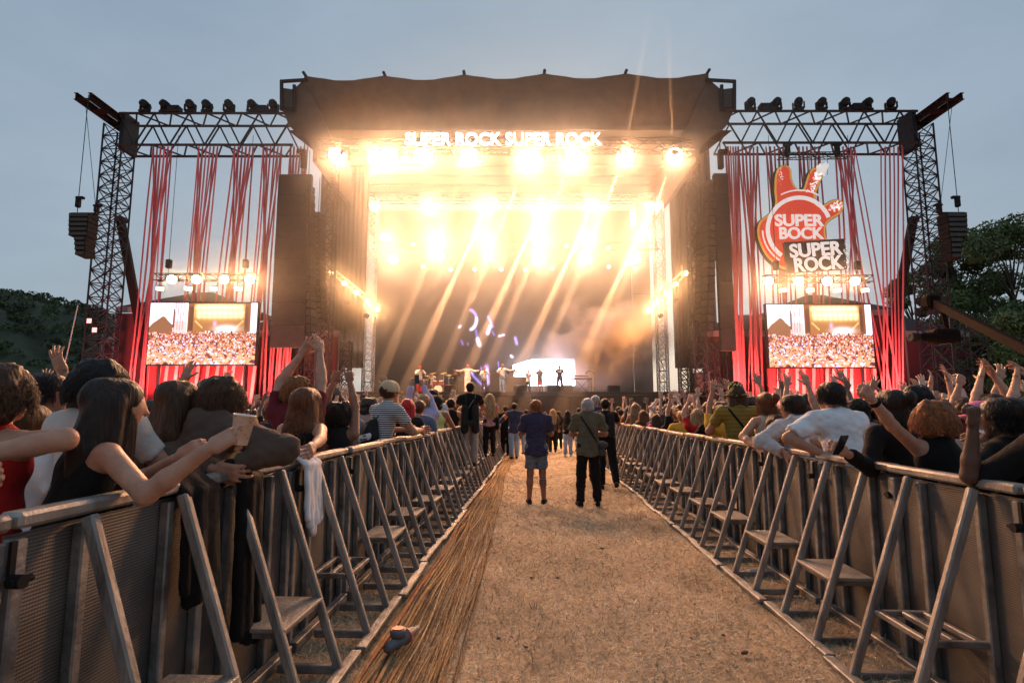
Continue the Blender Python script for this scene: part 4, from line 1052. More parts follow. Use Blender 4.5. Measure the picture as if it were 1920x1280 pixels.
for i, (px, y0) in enumerate([(1238, 34.0), (1246, 34.2)]):
    q = stage_p(px, y0); t = thing('microphone_stand', '%s microphone stand at the right end of the stage' % ['left', 'right'][i], 'microphone stand', q, group='microphone stands')
    rod('pole', q, q + Vector((0, 0, 1.5)), .015, M_DARK, t); rod('boom', q + Vector((0, 0, 1.5)), q + Vector((-.15, -.1, 1.75)), .012, M_DARK, t)
    MB().lathe([(0, -.09), (.02, -.08), (.03, 0), (.035, .05), (.02, .09), (0, .1)], q + Vector((-.17, -.12, 1.8)), None, 10).build('microphone', M_DARK, t, True)

# ------------------------------------------------------------------ hill, trees, crane, pole
def leaves(n, gen, size, seed):
    r_ = np.random.default_rng(seed); p = gen(n, r_); s = size * r_.uniform(.6, 1.3, n)
    a = r_.normal(size=(n, 3)); a /= np.linalg.norm(a, axis=1)[:, None]; b = np.cross(a, r_.normal(size=(n, 3))); b /= np.linalg.norm(b, axis=1)[:, None]
    v = np.stack([p - a * s[:, None], p + b * s[:, None] * .45, p + a * s[:, None], p - b * s[:, None] * .45], 1).reshape(-1, 3)
    return v, np.arange(4 * n).reshape(n, 4)
M_LEAF = [mat('leaf_green_%d' % i, c, .7, 0, .5, .6) for i, c in enumerate([(.12, .17, .055), (.10, .145, .05), (.14, .185, .06)])]
M_BARK = mat('bark', (.07, .055, .04), .9, 0, .3, 12, .4, 30)
def tree(label, base, H_, rad, seed, clumps=26, per=420, leaf=.2, zlow=.28):
    r_ = random.Random(seed); t = thing('tree', label, 'tree', base, group='trees behind the stage wing')
    b = Vector(base); mb = MB(); cl = []
    mb.tube([b, b + Vector((.1, 0, H_ * .25)), b + Vector((r_.uniform(-.4, .4), 0, H_ * .5)), b + Vector((r_.uniform(-.5, .5), 0, H_ * .8))], [.32, .25, .16, .05], 8)
    for k in range(clumps):
        f = r_.uniform(zlow, 1.0); a = r_.uniform(0, 6.28); rr = rad * (math.sin(math.pi * min(1, (f - zlow * .6) / (1.05 - zlow * .6))) ** .6) * r_.uniform(.35, 1.0)
        c_ = b + Vector((math.cos(a) * rr, math.sin(a) * rr * .8, H_ * f)); cl.append((c_, r_.uniform(.55, 1.25) * rad * .27))
        st_ = b + Vector((0, 0, H_ * max(.15, f - .25))); mid = st_.lerp(c_, .55) + Vector((0, 0, -.2)); mb.tube([st_, mid, c_], [.08, .05, .02], 5)
    mb.build('trunk', M_BARK, t, True)
    def gen(n, q):
        k = q.integers(len(cl), size=n); cc = np.array([tuple(c_[0]) for c_ in cl])[k]; ra = np.array([c_[1] for c_ in cl])[k]
        d = q.normal(size=(n, 3)); d /= np.linalg.norm(d, axis=1)[:, None]
        return cc + d * (ra * q.random(n) ** .45)[:, None] * np.array([1, 1, .75]) - np.array(base)
    v, f = leaves(clumps * per, gen, leaf, seed)
    o = link('crown', mesh_np('crown', v, f, M_LEAF[seed % 3]), t); o['kind'] = 'stuff'
for i, (px, Y, py, rad, lab) in enumerate([(1728, 47, 520, 3.6, 'slim green tree just behind the right lattice tower'), (1822, 44, 455, 4.3, 'tall leafy tree between the hanging speaker stack and the frame edge'), (1925, 40, 430, 4.6, 'tall dense tree cut by the right frame edge'),
        (1880, 50, 545, 5.0, 'broad low tree between the two tall ones on the right'), (1790, 41, 600, 4.2, 'dark low tree behind the camera crane'), (1860, 36, 620, 3.6, 'dark low bushy tree under the slanting crane arm'), (1960, 33, 590, 4.0, 'dark low tree at the right frame edge')]):
    b = P(px, 770, Y); tp = P(px, py, Y)
    tree(lab, (b.x, Y, 0), tp.z, rad, 20 + i, 34 if py < 520 else 28, 640, .145, .25 if py < 520 else .12)
def hill():
    nx, ny = 70, 30; v = []
    for i in range(nx + 1):
        px = -500 + 860 * i / nx
        for j in range(ny + 1):
            f = j / ny; Y = 95 + 75 * f
            py = 556 + (px / 230) * 36 + max(0, px - 60) * .12 + max(0, px - 190) * .95 if px > 0 else 556 + px * .05
            zt = max(0, P(px, py, 165).z) * (math.sin(f * math.pi / 2) ** 1.1); zt += (.8 * math.sin(px * .07 + Y * .3) + .6 * math.sin(px * .031 + Y * .17)) * min(1, f * 3) * (1 if zt > 2 else 0)
            v.append((P(px, 770, 165).x * (.62 + .38 * f), Y, zt - .3))
    f = [(i * (ny + 1) + j, (i + 1) * (ny + 1) + j, (i + 1) * (ny + 1) + j + 1, i * (ny + 1) + j + 1) for i in range(nx) for j in range(ny)]
    o = tag(MB().add(v, f).build('hill', mat('hill_scrub', (.035, .042, .02), .95, 0, .5, .15), None, True), 'dark wooded hill rising beyond the left tower', 'hill', kind='structure')
    r_ = np.random.default_rng(4); V = np.array(v); V = V[V[:, 2] > 1.0]
    def gen(n, q):
        k = q.integers(len(V), size=700); cc = V[k] + q.normal(0, 1.4, (700, 3)) * [1, 1, .1]; kk = q.integers(700, size=n); d = q.normal(size=(n, 3)); d /= np.linalg.norm(d, axis=1)[:, None]; d[:, 2] = np.abs(d[:, 2])
        ra = q.uniform(.8, 2.0, 700)[kk]; return cc[kk] + d * ra[:, None] * [1, 1, .85]
    vv, ff = leaves(56000, gen, .42, 9)
    o = link('woodland', mesh_np('woodland', vv, ff, mat('woodland_leaf', (.06, .078, .03), .8, 0, .5, .25)))
    tag(o, 'dark green woodland covering the hill beyond the left tower', 'woodland', kind='stuff')
hill()
fp = P(146, 572, 30); t = thing('flag_pole', 'thin pale flag pole in front of the wooded hill', 'pole', (fp.x - .6, 30, 0))
rod('shaft', (fp.x - .9, 30, 0), fp, .03, mat('pale_pole', (.45, .45, .43), .5), t); MB().lathe([(0, -.04), (.04, 0), (0, .05)], fp, None, 8).build('finial', M_STEEL, t)
# camera crane on the right
pa, pb = P(1748, 566, 21), P(1950, 668, 15.5)
t = thing('camera_crane', 'long dark camera crane arm slanting into frame from the right', 'camera crane', (pb.x + 1.2, pb.y, 0))
M_CR = mat('crane_paint', (.012, .009, .009), .9, spec=.03)
dv = (pb - pa).normalized(); pe = pb + dv * 3
MB().bar(pa, pe, .2, .3, bev=.03).build('arm', M_CR, t)
MB().box(pa + Vector((-.05, 0, 0)), (.55, .45, .5), None, .08).build('arm_head', M_CR, t)
rod('drop_arm', pa + Vector((.3, 0, -.1)), pa + Vector((.45, 0, -1.0)), .09, M_CR, t)
cq = pa + Vector((.3, 0, -1.3)); MB().box(cq, (1.0, .6, .5), None, .1).box(cq + Vector((-.7, -.1, -.05)), (.6, .3, .28), None, .06).build('camera', M_CR, t)
MB().lathe([(0, 0), (.16, 0), (.18, .3), (.14, .32), (0, .3)], cq + Vector((-1.0, -.1, -.05)), Matrix.Rotation(R(-90), 3, 'Y'), 14).build('lens', M_DARK, t)
rod('post', (pe.x, pe.y, 0), (pe.x, pe.y, pe.z), .16, M_CR, t); MB().box((pe.x, pe.y, .15), (1.6, 1.6, .3), None, .05).build('base', M_CR, t)
sp_ = P(1800, 660, 26); t = thing('scaffold_tower', 'dark scaffold tower below the camera crane among the trees', 'scaffold', (sp_.x, 26, 0))
truss(t, (sp_.x, 26, 0), (sp_.x, 26, P(1800, 600, 26).z), 1.6, 1.2, 1.2, .04, .03, M_TRUSS, up=(0, 1, 0), cross=True, joined=True)
for sgn, q in ((-1, (P(170, 602, 29), P(180, 619, 28.5))),):
    for i, p in enumerate(q):
        t = thing('warning_lamp', '%s small pinkish lit lamp on the left tower' % ['upper', 'lower'][i], 'lamp', p, group='small lamps on the left tower')
        MB().box(p, (.3, .2, .3), None, .06).build('lamp_housing', M_DARK, t); MB().box(p + Vector((0, -.11, 0)), (.24, .02, .24), None, .005).build('lens', lens_mat((1, .35, .3), 1.4), t)
        rod('bracket', p, p + Vector((.5, .6, 0)), .03, M_TRUSS, t)

# ------------------------------------------------------------------ people: smooth bodies from distance fields
def _field(prims, h, k, pad=.03, noise=None):
    """prims: dicts with a, b, ra, rb, flat (cut ends), ys (depth squash along 'fwd'), cutbox. Returns grid field."""
    lo = np.array([1e9] * 3); hi = -lo
    for q in prims:
        if q.get('neg'): continue
        r_ = max(q['ra'], q['rb']) * max(1., q.get('ys', 1.)) + pad
        lo = np.minimum(lo, np.minimum(q['a'], q['b']) - r_); hi = np.maximum(hi, np.maximum(q['a'], q['b']) + r_)
    n = np.ceil((hi - lo) / h).astype(int) + 1
    Fd = np.full(n, .2, dtype=np.float32)
    ax = [lo[i] + np.arange(n[i]) * h for i in range(3)]
    for q in prims:
        r_ = max(q['ra'], q['rb']) * max(1., q.get('ys', 1.)) + max(k * 1.5, h * 2.5) + .005
        b0 = np.clip(np.floor((np.minimum(q['a'], q['b']) - r_ - lo) / h).astype(int), 0, n - 1)
        b1 = np.clip(np.ceil((np.maximum(q['a'], q['b']) + r_ - lo) / h).astype(int) + 1, 1, n)
        sl = tuple(slice(b0[i], b1[i]) for i in range(3))
        X, Y, Z = np.meshgrid(ax[0][sl[0]], ax[1][sl[1]], ax[2][sl[2]], indexing='ij', sparse=True)
        a, b = q['a'], q['b']; d = b - a; L2 = float(d @ d) + 1e-9
        px, py, pz = X - a[0], Y - a[1], Z - a[2]
        t = (px * d[0] + py * d[1] + pz * d[2]) / L2
        tc = np.clip(t, 0, 1)
        rx, ry, rz = px - tc * d[0], py - tc * d[1], pz - tc * d[2]
        rr = q['ra'] + (q['rb'] - q['ra']) * tc
        ys = q.get('ys')
        if ys:
            fw = q.get('fwd', np.array([0, 1., 0])); c = rx * fw[0] + ry * fw[1] + rz * fw[2]; e = c * (1 / ys - 1)
            rx, ry, rz = rx + e * fw[0], ry + e * fw[1], rz + e * fw[2]
        dist = np.sqrt(rx * rx + ry * ry + rz * rz) - rr
        if ys and ys < 1: dist = dist * (.5 + .5 * ys)
        if q.get('flat'):
            Ln = math.sqrt(L2); dist = np.maximum(dist, np.maximum(-t, t - 1) * Ln)
        if q.get('neg'):
            Fd[sl] = np.maximum(Fd[sl], -dist)
        else:
            kk = q.get('k', k); g = Fd[sl]; hh = np.clip(.5 + .5 * (g - dist) / kk, 0, 1)
            Fd[sl] = g + (dist - g) * hh - kk * hh * (1 - hh)
    if noise:
        X, Y, Z = np.meshgrid(*ax, indexing='ij', sparse=True)
        for (amp, fx, fy, fz, ph) in noise: Fd += (amp * np.sin(X * fx + ph) * np.sin(Y * fy + ph * 1.7) * np.sin(Z * fz + ph * .6 + 1.5 * np.sin(X * fx * .37 + ph))).astype(np.float32)
    return Fd, lo

def surface_nets(Fd, lo, h):
    S = Fd < 0
    nx, ny, nz = Fd.shape
    cnt = np.zeros((nx - 1, ny - 1, nz - 1), dtype=np.int8)
    offs = [(i, j, k) for i in (0, 1) for j in (0, 1) for k in (0, 1)]
    for (i, j, k) in offs: cnt += S[i:nx - 1 + i, j:ny - 1 + j, k:nz - 1 + k]
    I, J, K = np.nonzero((cnt > 0) & (cnt < 8))
    idx = np.full(cnt.shape, -1, dtype=np.int32); idx[I, J, K] = np.arange(len(I))
    val = np.stack([Fd[I + i, J + j, K + k] for (i, j, k) in offs], 1); oc = np.array(offs, dtype=np.float32)
    acc = np.zeros((len(I), 3), dtype=np.float32); num = np.zeros(len(I), dtype=np.float32)
    for e0 in range(8):
        for e1 in range(e0 + 1, 8):
            if np.abs(oc[e0] - oc[e1]).sum() != 1: continue
            v0, v1 = val[:, e0], val[:, e1]; m = (v0 < 0) != (v1 < 0)
            t = np.where(m, v0 / (v0 - v1 + 1e-12), 0)[:, None]
            acc += np.where(m[:, None], oc[e0] + t * (oc[e1] - oc[e0]), 0); num += m
    V = (np.stack([I, J, K], 1) + acc / np.maximum(num, 1)[:, None]) * h + lo
    faces = []
    for axis in range(3):
        o1, o2 = [(1, 2), (2, 0), (0, 1)][axis]
        a = [slice(None)] * 3; b = [slice(None)] * 3; a[axis] = slice(0, -1); b[axis] = slice(1, None)
        sa, sb = S[tuple(a)], S[tuple(b)]; ch = sa != sb
        q = np.stack(np.nonzero(ch), 1)
        ok = (q[:, o1] > 0) & (q[:, o2] > 0) & (q[:, o1] < Fd.shape[o1] - 1) & (q[:, o2] < Fd.shape[o2] - 1); q = q[ok]
        e1 = np.zeros(3, int); e1[o1] = 1; e2 = np.zeros(3, int); e2[o2] = 1
        g = lambda c: idx[c[:, 0], c[:, 1], c[:, 2]]
        quad = np.stack([g(q - e1 - e2), g(q - e2), g(q), g(q - e1)], 1)
        inside = sa[tuple(q.T)]
        quad[~inside] = quad[~inside][:, ::-1]
        faces.append(quad)
    Fq = np.concatenate(faces); Fq = Fq[(Fq >= 0).all(1)]
    return V.astype(np.float32), Fq

def sdf(prims, h, k=.03, noise=None):
    Fd, lo = _field(prims, h, k, pad=.04, noise=noise)
    return surface_nets(Fd, lo, h)

A3 = lambda *x: np.array(x, dtype=np.float64)
def cap(a, b, ra, rb=None, **kw): return dict(a=np.asarray(a, float), b=np.asarray(b, float), ra=ra, rb=ra if rb is None else rb, **kw)

# hands: palm and five fingers, z along the fingers, x towards the thumb, y out of the back of the hand
def _hand(kind):
    pr = [cap((-.022, 0, .01), (-.024, 0, .075), .019, .016), cap((.0, 0, .0), (.0, 0, .08), .019, .016), cap((.022, 0, .01), (.024, 0, .078), .019, .016), cap((0, 0, -.03), (0, 0, .02), .024, .024)]
    spread = {'open': .16, 'relax': .06, 'grip': .02, 'fist': .0, 'point': .04, 'wide': .28}[kind]
    for i, (x, l) in enumerate(((-.032, .062), (-.011, .075), (.011, .082), (.031, .072))):
        curl = {'open': .12, 'wide': .05, 'relax': .55, 'grip': 1.0, 'fist': 1.5, 'point': (1.5 if i < 3 else .05)}[kind] + .06 * (3 - i)
        p = A3(x, 0, .08 - .004 * abs(i - 2)); ang = 0.; sx = spread * (i - 1.4) * .8
        for sgm, fr in ((.45, .0095), (.32, .0085), (.27, .0075)):
            ang += curl * (.8 if sgm == .45 else 1.0)
            d = A3(math.sin(sx) * math.cos(min(ang, 1.2)), -math.sin(ang), math.cos(ang)); d /= np.linalg.norm(d); q = p + d * l * sgm * 1.12
            pr.append(cap(p, q, fr, fr * .93, k=.006)); p = q
    tc = {'open': .75, 'wide': 1.0, 'relax': .5, 'grip': .35, 'fist': .2, 'point': .2}[kind]
    p = A3(.028, -.004, .012); d = A3(math.sin(tc), -.45 if kind in ('grip', 'fist', 'point') else -.2, math.cos(tc)); d /= np.linalg.norm(d); q = p + d * .045
    pr.append(cap(p, q, .015, .0115, k=.01)); d2 = d + A3(-.35 if kind != 'open' else -.1, -.25, .2); d2 /= np.linalg.norm(d2); pr.append(cap(q, q + d2 * .036, .011, .009, k=.006))
    return sdf(pr, .0062, .009)
HANDS = {}
def hand(kind, left):
    if (kind, left) not in HANDS:
        v, f = _hand(kind)
        if left: v = v * np.array([-1, 1, 1], dtype=np.float32); f = f[:, ::-1]
        HANDS[(kind, left)] = (v, f)
    return HANDS[(kind, left)]

def unit(v): v = np.asarray(v, float); return v / (np.linalg.norm(v) + 1e-9)
def ik(s, target, hint, l1, l2):
    s, target, hint = np.asarray(s, float), np.asarray(target, float), np.asarray(hint, float)
    d = target - s; D = np.linalg.norm(d); n = d / (D + 1e-9)
    D = min(D, (l1 + l2) * .995); w = s + n * D
    a = (l1 * l1 - l2 * l2 + D * D) / (2 * D); hgt = math.sqrt(max(0, l1 * l1 - a * a))
    p = hint - s; p = p - n * (p @ n); p = unit(p)
    return s + n * a + p * hgt, w

SKIN = {'pale': (.50, .275, .185), 'mid': (.39, .205, .13), 'tan': (.29, .145, .09), 'dark': (.10, .055, .038)}
M_SKIN = {k: mat('skin_' + k, c, .5, 0, .1, 16, .15, 90, spec=.35, c2=(c[0] * .84, c[1] * .72, c[2] * .68), detail=7) for k, c in SKIN.items()}
for _m in M_SKIN.values():
    _b = _m.node_tree.nodes['Principled BSDF']; _b.inputs['Subsurface Weight'].default_value = .15; _b.inputs['Subsurface Scale'].default_value = .02
HAIRC = {'black': (.012, .009, .008), 'dark': (.022, .013, .009), 'brown': (.055, .028, .014), 'auburn': (.12, .04, .016), 'red': (.45, .03, .03), 'ginger': (.2, .07, .025), 'blond': (.32, .2, .1), 'grey': (.33, .32, .31)}
M_HAIR = {k: mat('hair_' + k, c, .5, 0, .45, 55, .6, 70, stretch=(1, 1, .12), spec=.22) for k, c in HAIRC.items()}
def strand_mat(k):
    nm = 'strand_' + k
    if nm in MATS: return MATS[nm]
    m = bpy.data.materials.new(nm); m.use_nodes = True; b = m.node_tree.nodes['Principled BSDF']; c = HAIRC[k]
    hi = m.node_tree.nodes.new('ShaderNodeHairInfo'); cr = m.node_tree.nodes.new('ShaderNodeValToRGB')
    cr.color_ramp.elements[0].color = (*[x * .35 for x in c], 1); cr.color_ramp.elements[1].color = (*[min(1, x * 3.0) for x in c], 1)
    m.node_tree.links.new(hi.outputs['Random'], cr.inputs[0]); m.node_tree.links.new(cr.outputs[0], b.inputs['Base Color'])
    b.inputs['Roughness'].default_value = .45; b.inputs['Specular IOR Level'].default_value = .28
    MATS[nm] = m; return m

def hair_prims(kind, hc, hr, up, fwd, rt, big=1.0):
    """hc head centre, hr head radius (x), axes of the head."""
    U, Fw, Rt = up, fwd, rt
    top = hc + U * .03 - Fw * .012
    pr = [cap(top + Fw * .02, top - Fw * .04, hr * 1.13 * big, hr * 1.13 * big), cap(hc - Fw * .03 + U * .02, hc - Fw * .035 - U * (.025 if kind == 'short' else .05), hr * 1.07 * big, hr * (.9 if kind == 'short' else .95) * big)]
    if kind in ('long', 'wavy'):
        for sx in (-1, 0, 1):
            a = hc - Fw * .045 + Rt * (sx * .055); b_ = hc - Fw * .085 + Rt * (sx * .085) - U * .2; c_ = hc - Fw * .11 + Rt * (sx * .085) - U * (.56 if kind == 'long' else .46)
            pr += [cap(a, b_, .07, .065), cap(b_, c_, .065, .035)]
        for sx in (-1, 1): pr += [cap(hc + Rt * sx * .075 - Fw * .01, hc + Rt * sx * .10 - U * .22, .038, .035)]
    elif kind == 'bob':
        for sx in (-1, 0, 1): pr += [cap(hc - Fw * .03 + Rt * sx * .06, hc - Fw * .05 + Rt * sx * .075 - U * .16, .065, .06)]
    elif kind in ('curly', 'afro'):
        pr += [cap(hc - Fw * .03 + Rt * sx * .05 + U * z, hc - Fw * .04 + Rt * sx * .06 + U * (z - .03), .075 * big) for sx in (-1, 1) for z in (.05, -.05)]
    elif kind == 'bun':
        pr += [cap(hc - Fw * .13 + U * .04 + Rt * .03, hc - Fw * .15 + U * .06 + Rt * .03, .05)]
    return pr

def strands(kind, hc, hr, up, fwd, rt, n, seed, big=1.0):
    """Single hairs laid over the head, as hair curves."""
    q = np.random.default_rng(seed)
    az = q.uniform(-np.pi, np.pi, n); el = np.arcsin(q.uniform(-.35, 1, n))
    face = (np.abs(az) < .95) & (el < .62); az[face] = np.pi - az[face] * .9
    pts_n = 12 if kind in ('long', 'wavy') else 8
    P_ = np.zeros((n, pts_n, 3)); R0 = hr * 1.1 * big
    t = np.linspace(0, 1, pts_n)
    L = {'long': (.5, .74), 'wavy': (.38, .56), 'bob': (.2, .28), 'curly': (.09, .17), 'afro': (.06, .12), 'short': (.05, .09), 'bun': (.1, .16)}[kind]
    ln = q.uniform(*L, n)
    lf = q.uniform(.2, 1, n); fly = np.where(q.random(n) < .10, q.uniform(.05, .28, n), 0.)
    w1, w2, ph = q.uniform(5, 12, n), q.uniform(5, 12, n), q.uniform(0, 6.28, n)
    if kind in ('curly', 'afro'):
        d = np.stack([np.sin(az) * np.cos(el), np.cos(az) * np.cos(el), np.sin(el)], 1)
        a = np.cross(d, q.normal(size=(n, 3))); a /= np.linalg.norm(a, axis=1)[:, None]; b = np.cross(d, a)
        turns = q.uniform(1.5, 3.2, n); rad = q.uniform(.006, .014, n)
        drop = .5 if kind == 'curly' else .1
        for j, tt in enumerate(t):
            an = ph + turns * 6.283 * tt
            P_[:, j] = d * (R0 * .88 + ln * tt * .45)[:, None] + (a * np.cos(an)[:, None] + b * np.sin(an)[:, None]) * (rad * (.3 + tt))[:, None] - np.array([0, 0, 1]) * (ln * drop * tt ** 2)[:, None]
    else:
        arc = np.clip(ln / R0, 0, 3)
        for j, tt in enumerate(t):
            s_ = ln * tt; e = el - s_ / R0; low = -.25; over = np.maximum(0, (low - e)) * R0; e2 = np.maximum(e, low)
            wav = (.012 if kind != 'wavy' else .034) * tt
            azz = az + wav * 2 * np.sin(w1 * tt + ph)
            d = np.stack([np.sin(azz) * np.cos(e2), np.cos(azz) * np.cos(e2), np.sin(e2)], 1)
            lift = 1.03 + (.10 if kind == 'short' else .03) * tt * lf + fly * tt
            p = d * (R0 * lift)[:, None]
            p[:, 2] -= over; bk = np.clip(over / .3, 0, 1)
            p[:, 1] -= .05 * bk * (p[:, 1] < .03); p[:, 0] *= (1 + .15 * bk) 
            p[:, 0] += wav * np.sin(w2 * tt * (2 if kind == 'wavy' else 1) + ph); p[:, 1] += wav * .8 * np.cos(w1 * tt * (2 if kind == 'wavy' else 1) + ph)
            P_[:, j] = p
    B = np.stack([rt, fwd, up], 0)
    P_ = P_.reshape(-1, 3) @ B + hc + up * .02 - fwd * .012
    c = bpy.data.hair_curves.new('strands'); c.add_curves([pts_n] * n)
    c.points.foreach_set('position', P_.astype(np.float32).ravel())
    r_ = np.tile(np.linspace(1, .35, pts_n), n) * np.repeat(q.uniform(.001, .002, n) * (1.35 if kind in ('curly', 'afro') else 1.0), pts_n)
    c.points.foreach_set('radius', r_.astype(np.float32))
    return c

CLOTH = {}
def cloth(name, c, pattern=None, c2=None, rough=.85, rand=None, **kw):
    nm = 'cloth_' + name
    if nm in MATS: return MATS[nm]
    m = mat(nm, c, rough, 0, .16, 5, .55, 17, rand=rand, sheen=.03, spec=.12)
    if pattern:
        t = m.node_tree; b = t.nodes['Principled BSDF']; tc = t.nodes['Texture Coordinate']
        sx = t.nodes.new('ShaderNodeSeparateXYZ'); t.links.new(tc.outputs['Object'], sx.inputs[0])
        def MM(op, a, b_):
            n = t.nodes.new('ShaderNodeMath'); n.operation = op
            for i, x in enumerate((a, b_)):
                if isinstance(x, (int, float)): n.inputs[i].default_value = x
                else: t.links.new(x, n.inputs[i])
            return n.outputs[0]
        if pattern == 'stripe':
            f = MM('GREATER_THAN', MM('FRACT', MM('MULTIPLY', sx.outputs[2], kw.get('freq', 40.)), 0), kw.get('duty', .55))
        else:
            vo = t.nodes.new('ShaderNodeTexVoronoi'); vo.inputs['Scale'].default_value = kw.get('freq', 38.); t.links.new(tc.outputs['Object'], vo.inputs['Vector'])
            f = MM('LESS_THAN', vo.outputs['Distance'], kw.get('duty', .38))
        mx = t.nodes.new('ShaderNodeMix'); mx.data_type = 'RGBA'; src = b.inputs['Base Color'].links[0].from_socket
        t.links.new(f, mx.inputs[0]); t.links.new(src, mx.inputs[6]); mx.inputs[7].default_value = (*c2, 1); t.links.new(mx.outputs[2], b.inputs['Base Color'])
    return m

def person(label, pos, H_, yaw=0., skin='mid', hair=('short', 'dark'), top=('tee', None), legs=('trousers', None), shoe=None, armL='down', armR='down', handL='relax', handR='relax',
           lean=0., twist=0., head=(0., 0.), vox=.016, nstr=0, group='crowd', stance=.1, stride=0., z0=0., female=False, big=1.0, world=None, seed=0, cap_=None, fold=1.0, kneeR=None, palm=None, wide=1.0):
    """A standing figure. Local frame: x right, y the way it faces, z up. yaw is clockwise from +Y in degrees."""
    S = H_ / 1.75; q = random.Random(seed + int(pos[0] * 97) + int(pos[1] * 31))
    ya = R(-yaw); cy_, sy_ = math.cos(ya), math.sin(ya)
    def loc(p):                                  # world to local
        x, y, z = p[0] - pos[0], p[1] - pos[1], p[2] - z0
        return A3(x * cy_ + y * sy_, -x * sy_ + y * cy_, z)
    X = A3(1, 0, 0); Yv = A3(0, 1, 0); Zv = A3(0, 0, 1)
    la = R(lean); sp = A3(math.sin(R(twist)) * .1, math.sin(la), math.cos(la)); sp = unit(sp); bf = unit(Yv - sp * (Yv @ sp))
    hip = A3(0, 0, .93 * S); hipw = .085 * S
    chest = hip + sp * .37 * S; neck = hip + sp * .535 * S
    tw = R(twist); rtv = A3(math.cos(tw), -math.sin(tw), 0); rtv = unit(rtv - sp * (rtv @ sp))
    shw = (.165 if female else .182) * S * wide
    sh = [neck - sp * .065 * S + rtv * s * shw for s in (-1, 1)]
    hy, hp = R(-head[0]), R(head[1])             # head yaw (clockwise) and pitch (down)
    hf = A3(-math.sin(hy) * -1 * -1, math.cos(hy), 0); hf = A3(math.sin(R(head[0])), math.cos(R(head[0])), -math.tan(hp)); hf = unit(hf)
    hu = unit(sp * .35 + Zv * .8); hu = unit(hu - hf * (hu @ hf)); hr_ = np.cross(hf, hu)
    hc = neck + unit(sp + Zv) * .135 * S + hf * .018 * S
    # ---- limbs
    l1, l2 = .285 * S, .255 * S
    arms = []
    for s, spec, left in ((-1, armL, True), (1, armR, False)):
        s0 = sh[0] if s < 0 else sh[1]
        if spec == 'down': tg, hn = s0 + A3(s * .10, .10, -.5) * S, s0 + A3(s * .25, -.25, -.3) * S
        elif spec == 'rail': tg, hn = s0 + A3(-s * .03, .36, -.22) * S, s0 + A3(s * .25, .05, -.35) * S
        elif spec == 'up': tg, hn = s0 + A3(s * .06, .16, .5) * S, s0 + A3(s * .4, .05, .2) * S
        elif spec == 'upc': tg, hn = s0 + A3(-s * .10, .26, .42) * S, s0 + A3(s * .4, .25, .1) * S
        elif spec == 'mid': tg, hn = s0 + A3(-s * .08, .33, -.05) * S, s0 + A3(s * .3, .1, -.35) * S
        elif spec == 'face': tg, hn = hc + hf * .17 + hr_ * s * .05 - hu * .03, s0 + A3(s * .3, .25, -.3) * S
        elif spec == 'out': tg, hn = s0 + A3(s * .5, .12, -.05) * S, s0 + A3(s * .3, -.1, -.3) * S
        elif spec == 'back': tg, hn = s0 + A3(s * .05, .02, -.5) * S, s0 + A3(s * .3, -.3, -.2) * S
        else:
            tg = loc(spec[0]); hn = loc(spec[1])
        e, w = ik(s0, tg, hn, l1, l2); arms.append((s0, e, w))
    kn, an = [], []
    for s in (-1, 1):
        h_ = hip + X * s * hipw; fwdy = stride * s
        a_ = A3(s * stance, fwdy, .075 * S)
        if s == 1 and kneeR is not None: a_ = A3(*kneeR)
        k_, a_ = ik(h_, a_, h_ + Yv * .5, .43 * S, .43 * S); kn.append(k_); an.append(a_)
    f = .93 if female else 1.0
    tors = lambda g, ys=.62: [cap(hip + X * -.055 * S, hip + X * .055 * S, (.118 * S) * 1.0 + g, ys=.85, fwd=bf), cap(hip + sp * .08 * S, hip + sp * .22 * S, .135 * S * f + g, .14 * S * f + g, ys=ys + .08, fwd=bf),
                              cap(hip + sp * .22 * S, chest + sp * .03 * S, .145 * S * f + g, .165 * S * f + g, ys=ys + .03, fwd=bf),
                              cap(sh[0] - sp * .03 * S + rtv * .05 * S, sh[1] - sp * .03 * S - rtv * .05 * S, .078 * S + g, ys=.9, fwd=bf), cap(neck - sp * .03 * S - rtv * .02, sh[0] + rtv * .03, .05 * S + g, .052 * S + g), cap(neck - sp * .03 * S + rtv * .02, sh[1] - rtv * .03, .05 * S + g, .052 * S + g)]
    body = tors(-.012)
    skn = hc + hu * .012
    body += [cap(neck - sp * .05 * S, hc - hf * .02 * S - hu * .05 * S, .056 * S * f, .052 * S * f), cap(skn + hf * .025 * S, skn - hf * .03 * S, .077 * S, .079 * S), cap(hc + hf * .032 * S - hu * .02 * S, hc + hf * .052 * S - hu * .085 * S, .062 * S, .034 * S),
             cap(hc + hf * .093 * S + hu * .012 * S, hc + hf * .112 * S - hu * .022 * S, .009 * S, .014 * S, k=.012), cap(hc + hf * .088 * S - hu * .055 * S - hr_ * .014 * S, hc + hf * .088 * S - hu * .055 * S + hr_ * .014 * S, .010 * S, k=.01)]
    for s in (-1, 1):
        ec = hc + hr_ * s * .079 * S - hf * .012 * S; body.append(cap(ec + hu * .022 * S, ec - hu * .022 * S + hf * .006 * S, .014 * S, .010 * S, k=.01))
    aw = .9 if female else 1.0
    for (s0, e, w) in arms:
        body += [cap(s0, e, .052 * S * aw, .042 * S * aw), cap(e, e + (w - e) * .35, .043 * S * aw, .043 * S * aw, k=.02), cap(e + (w - e) * .35, w, .042 * S * aw, .028 * S, k=.02)]
    for i in (0, 1):
        h_ = hip + X * (i * 2 - 1) * hipw
        body += [cap(h_, kn[i], .084 * S, .056 * S), cap(kn[i], kn[i] + (an[i] - kn[i]) * .4 - Yv * .01, .055 * S, .055 * S), cap(kn[i] + (an[i] - kn[i]) * .4, an[i], .053 * S, .036 * S)]
    bv, bfc = sdf(body, vox, .03 * S)
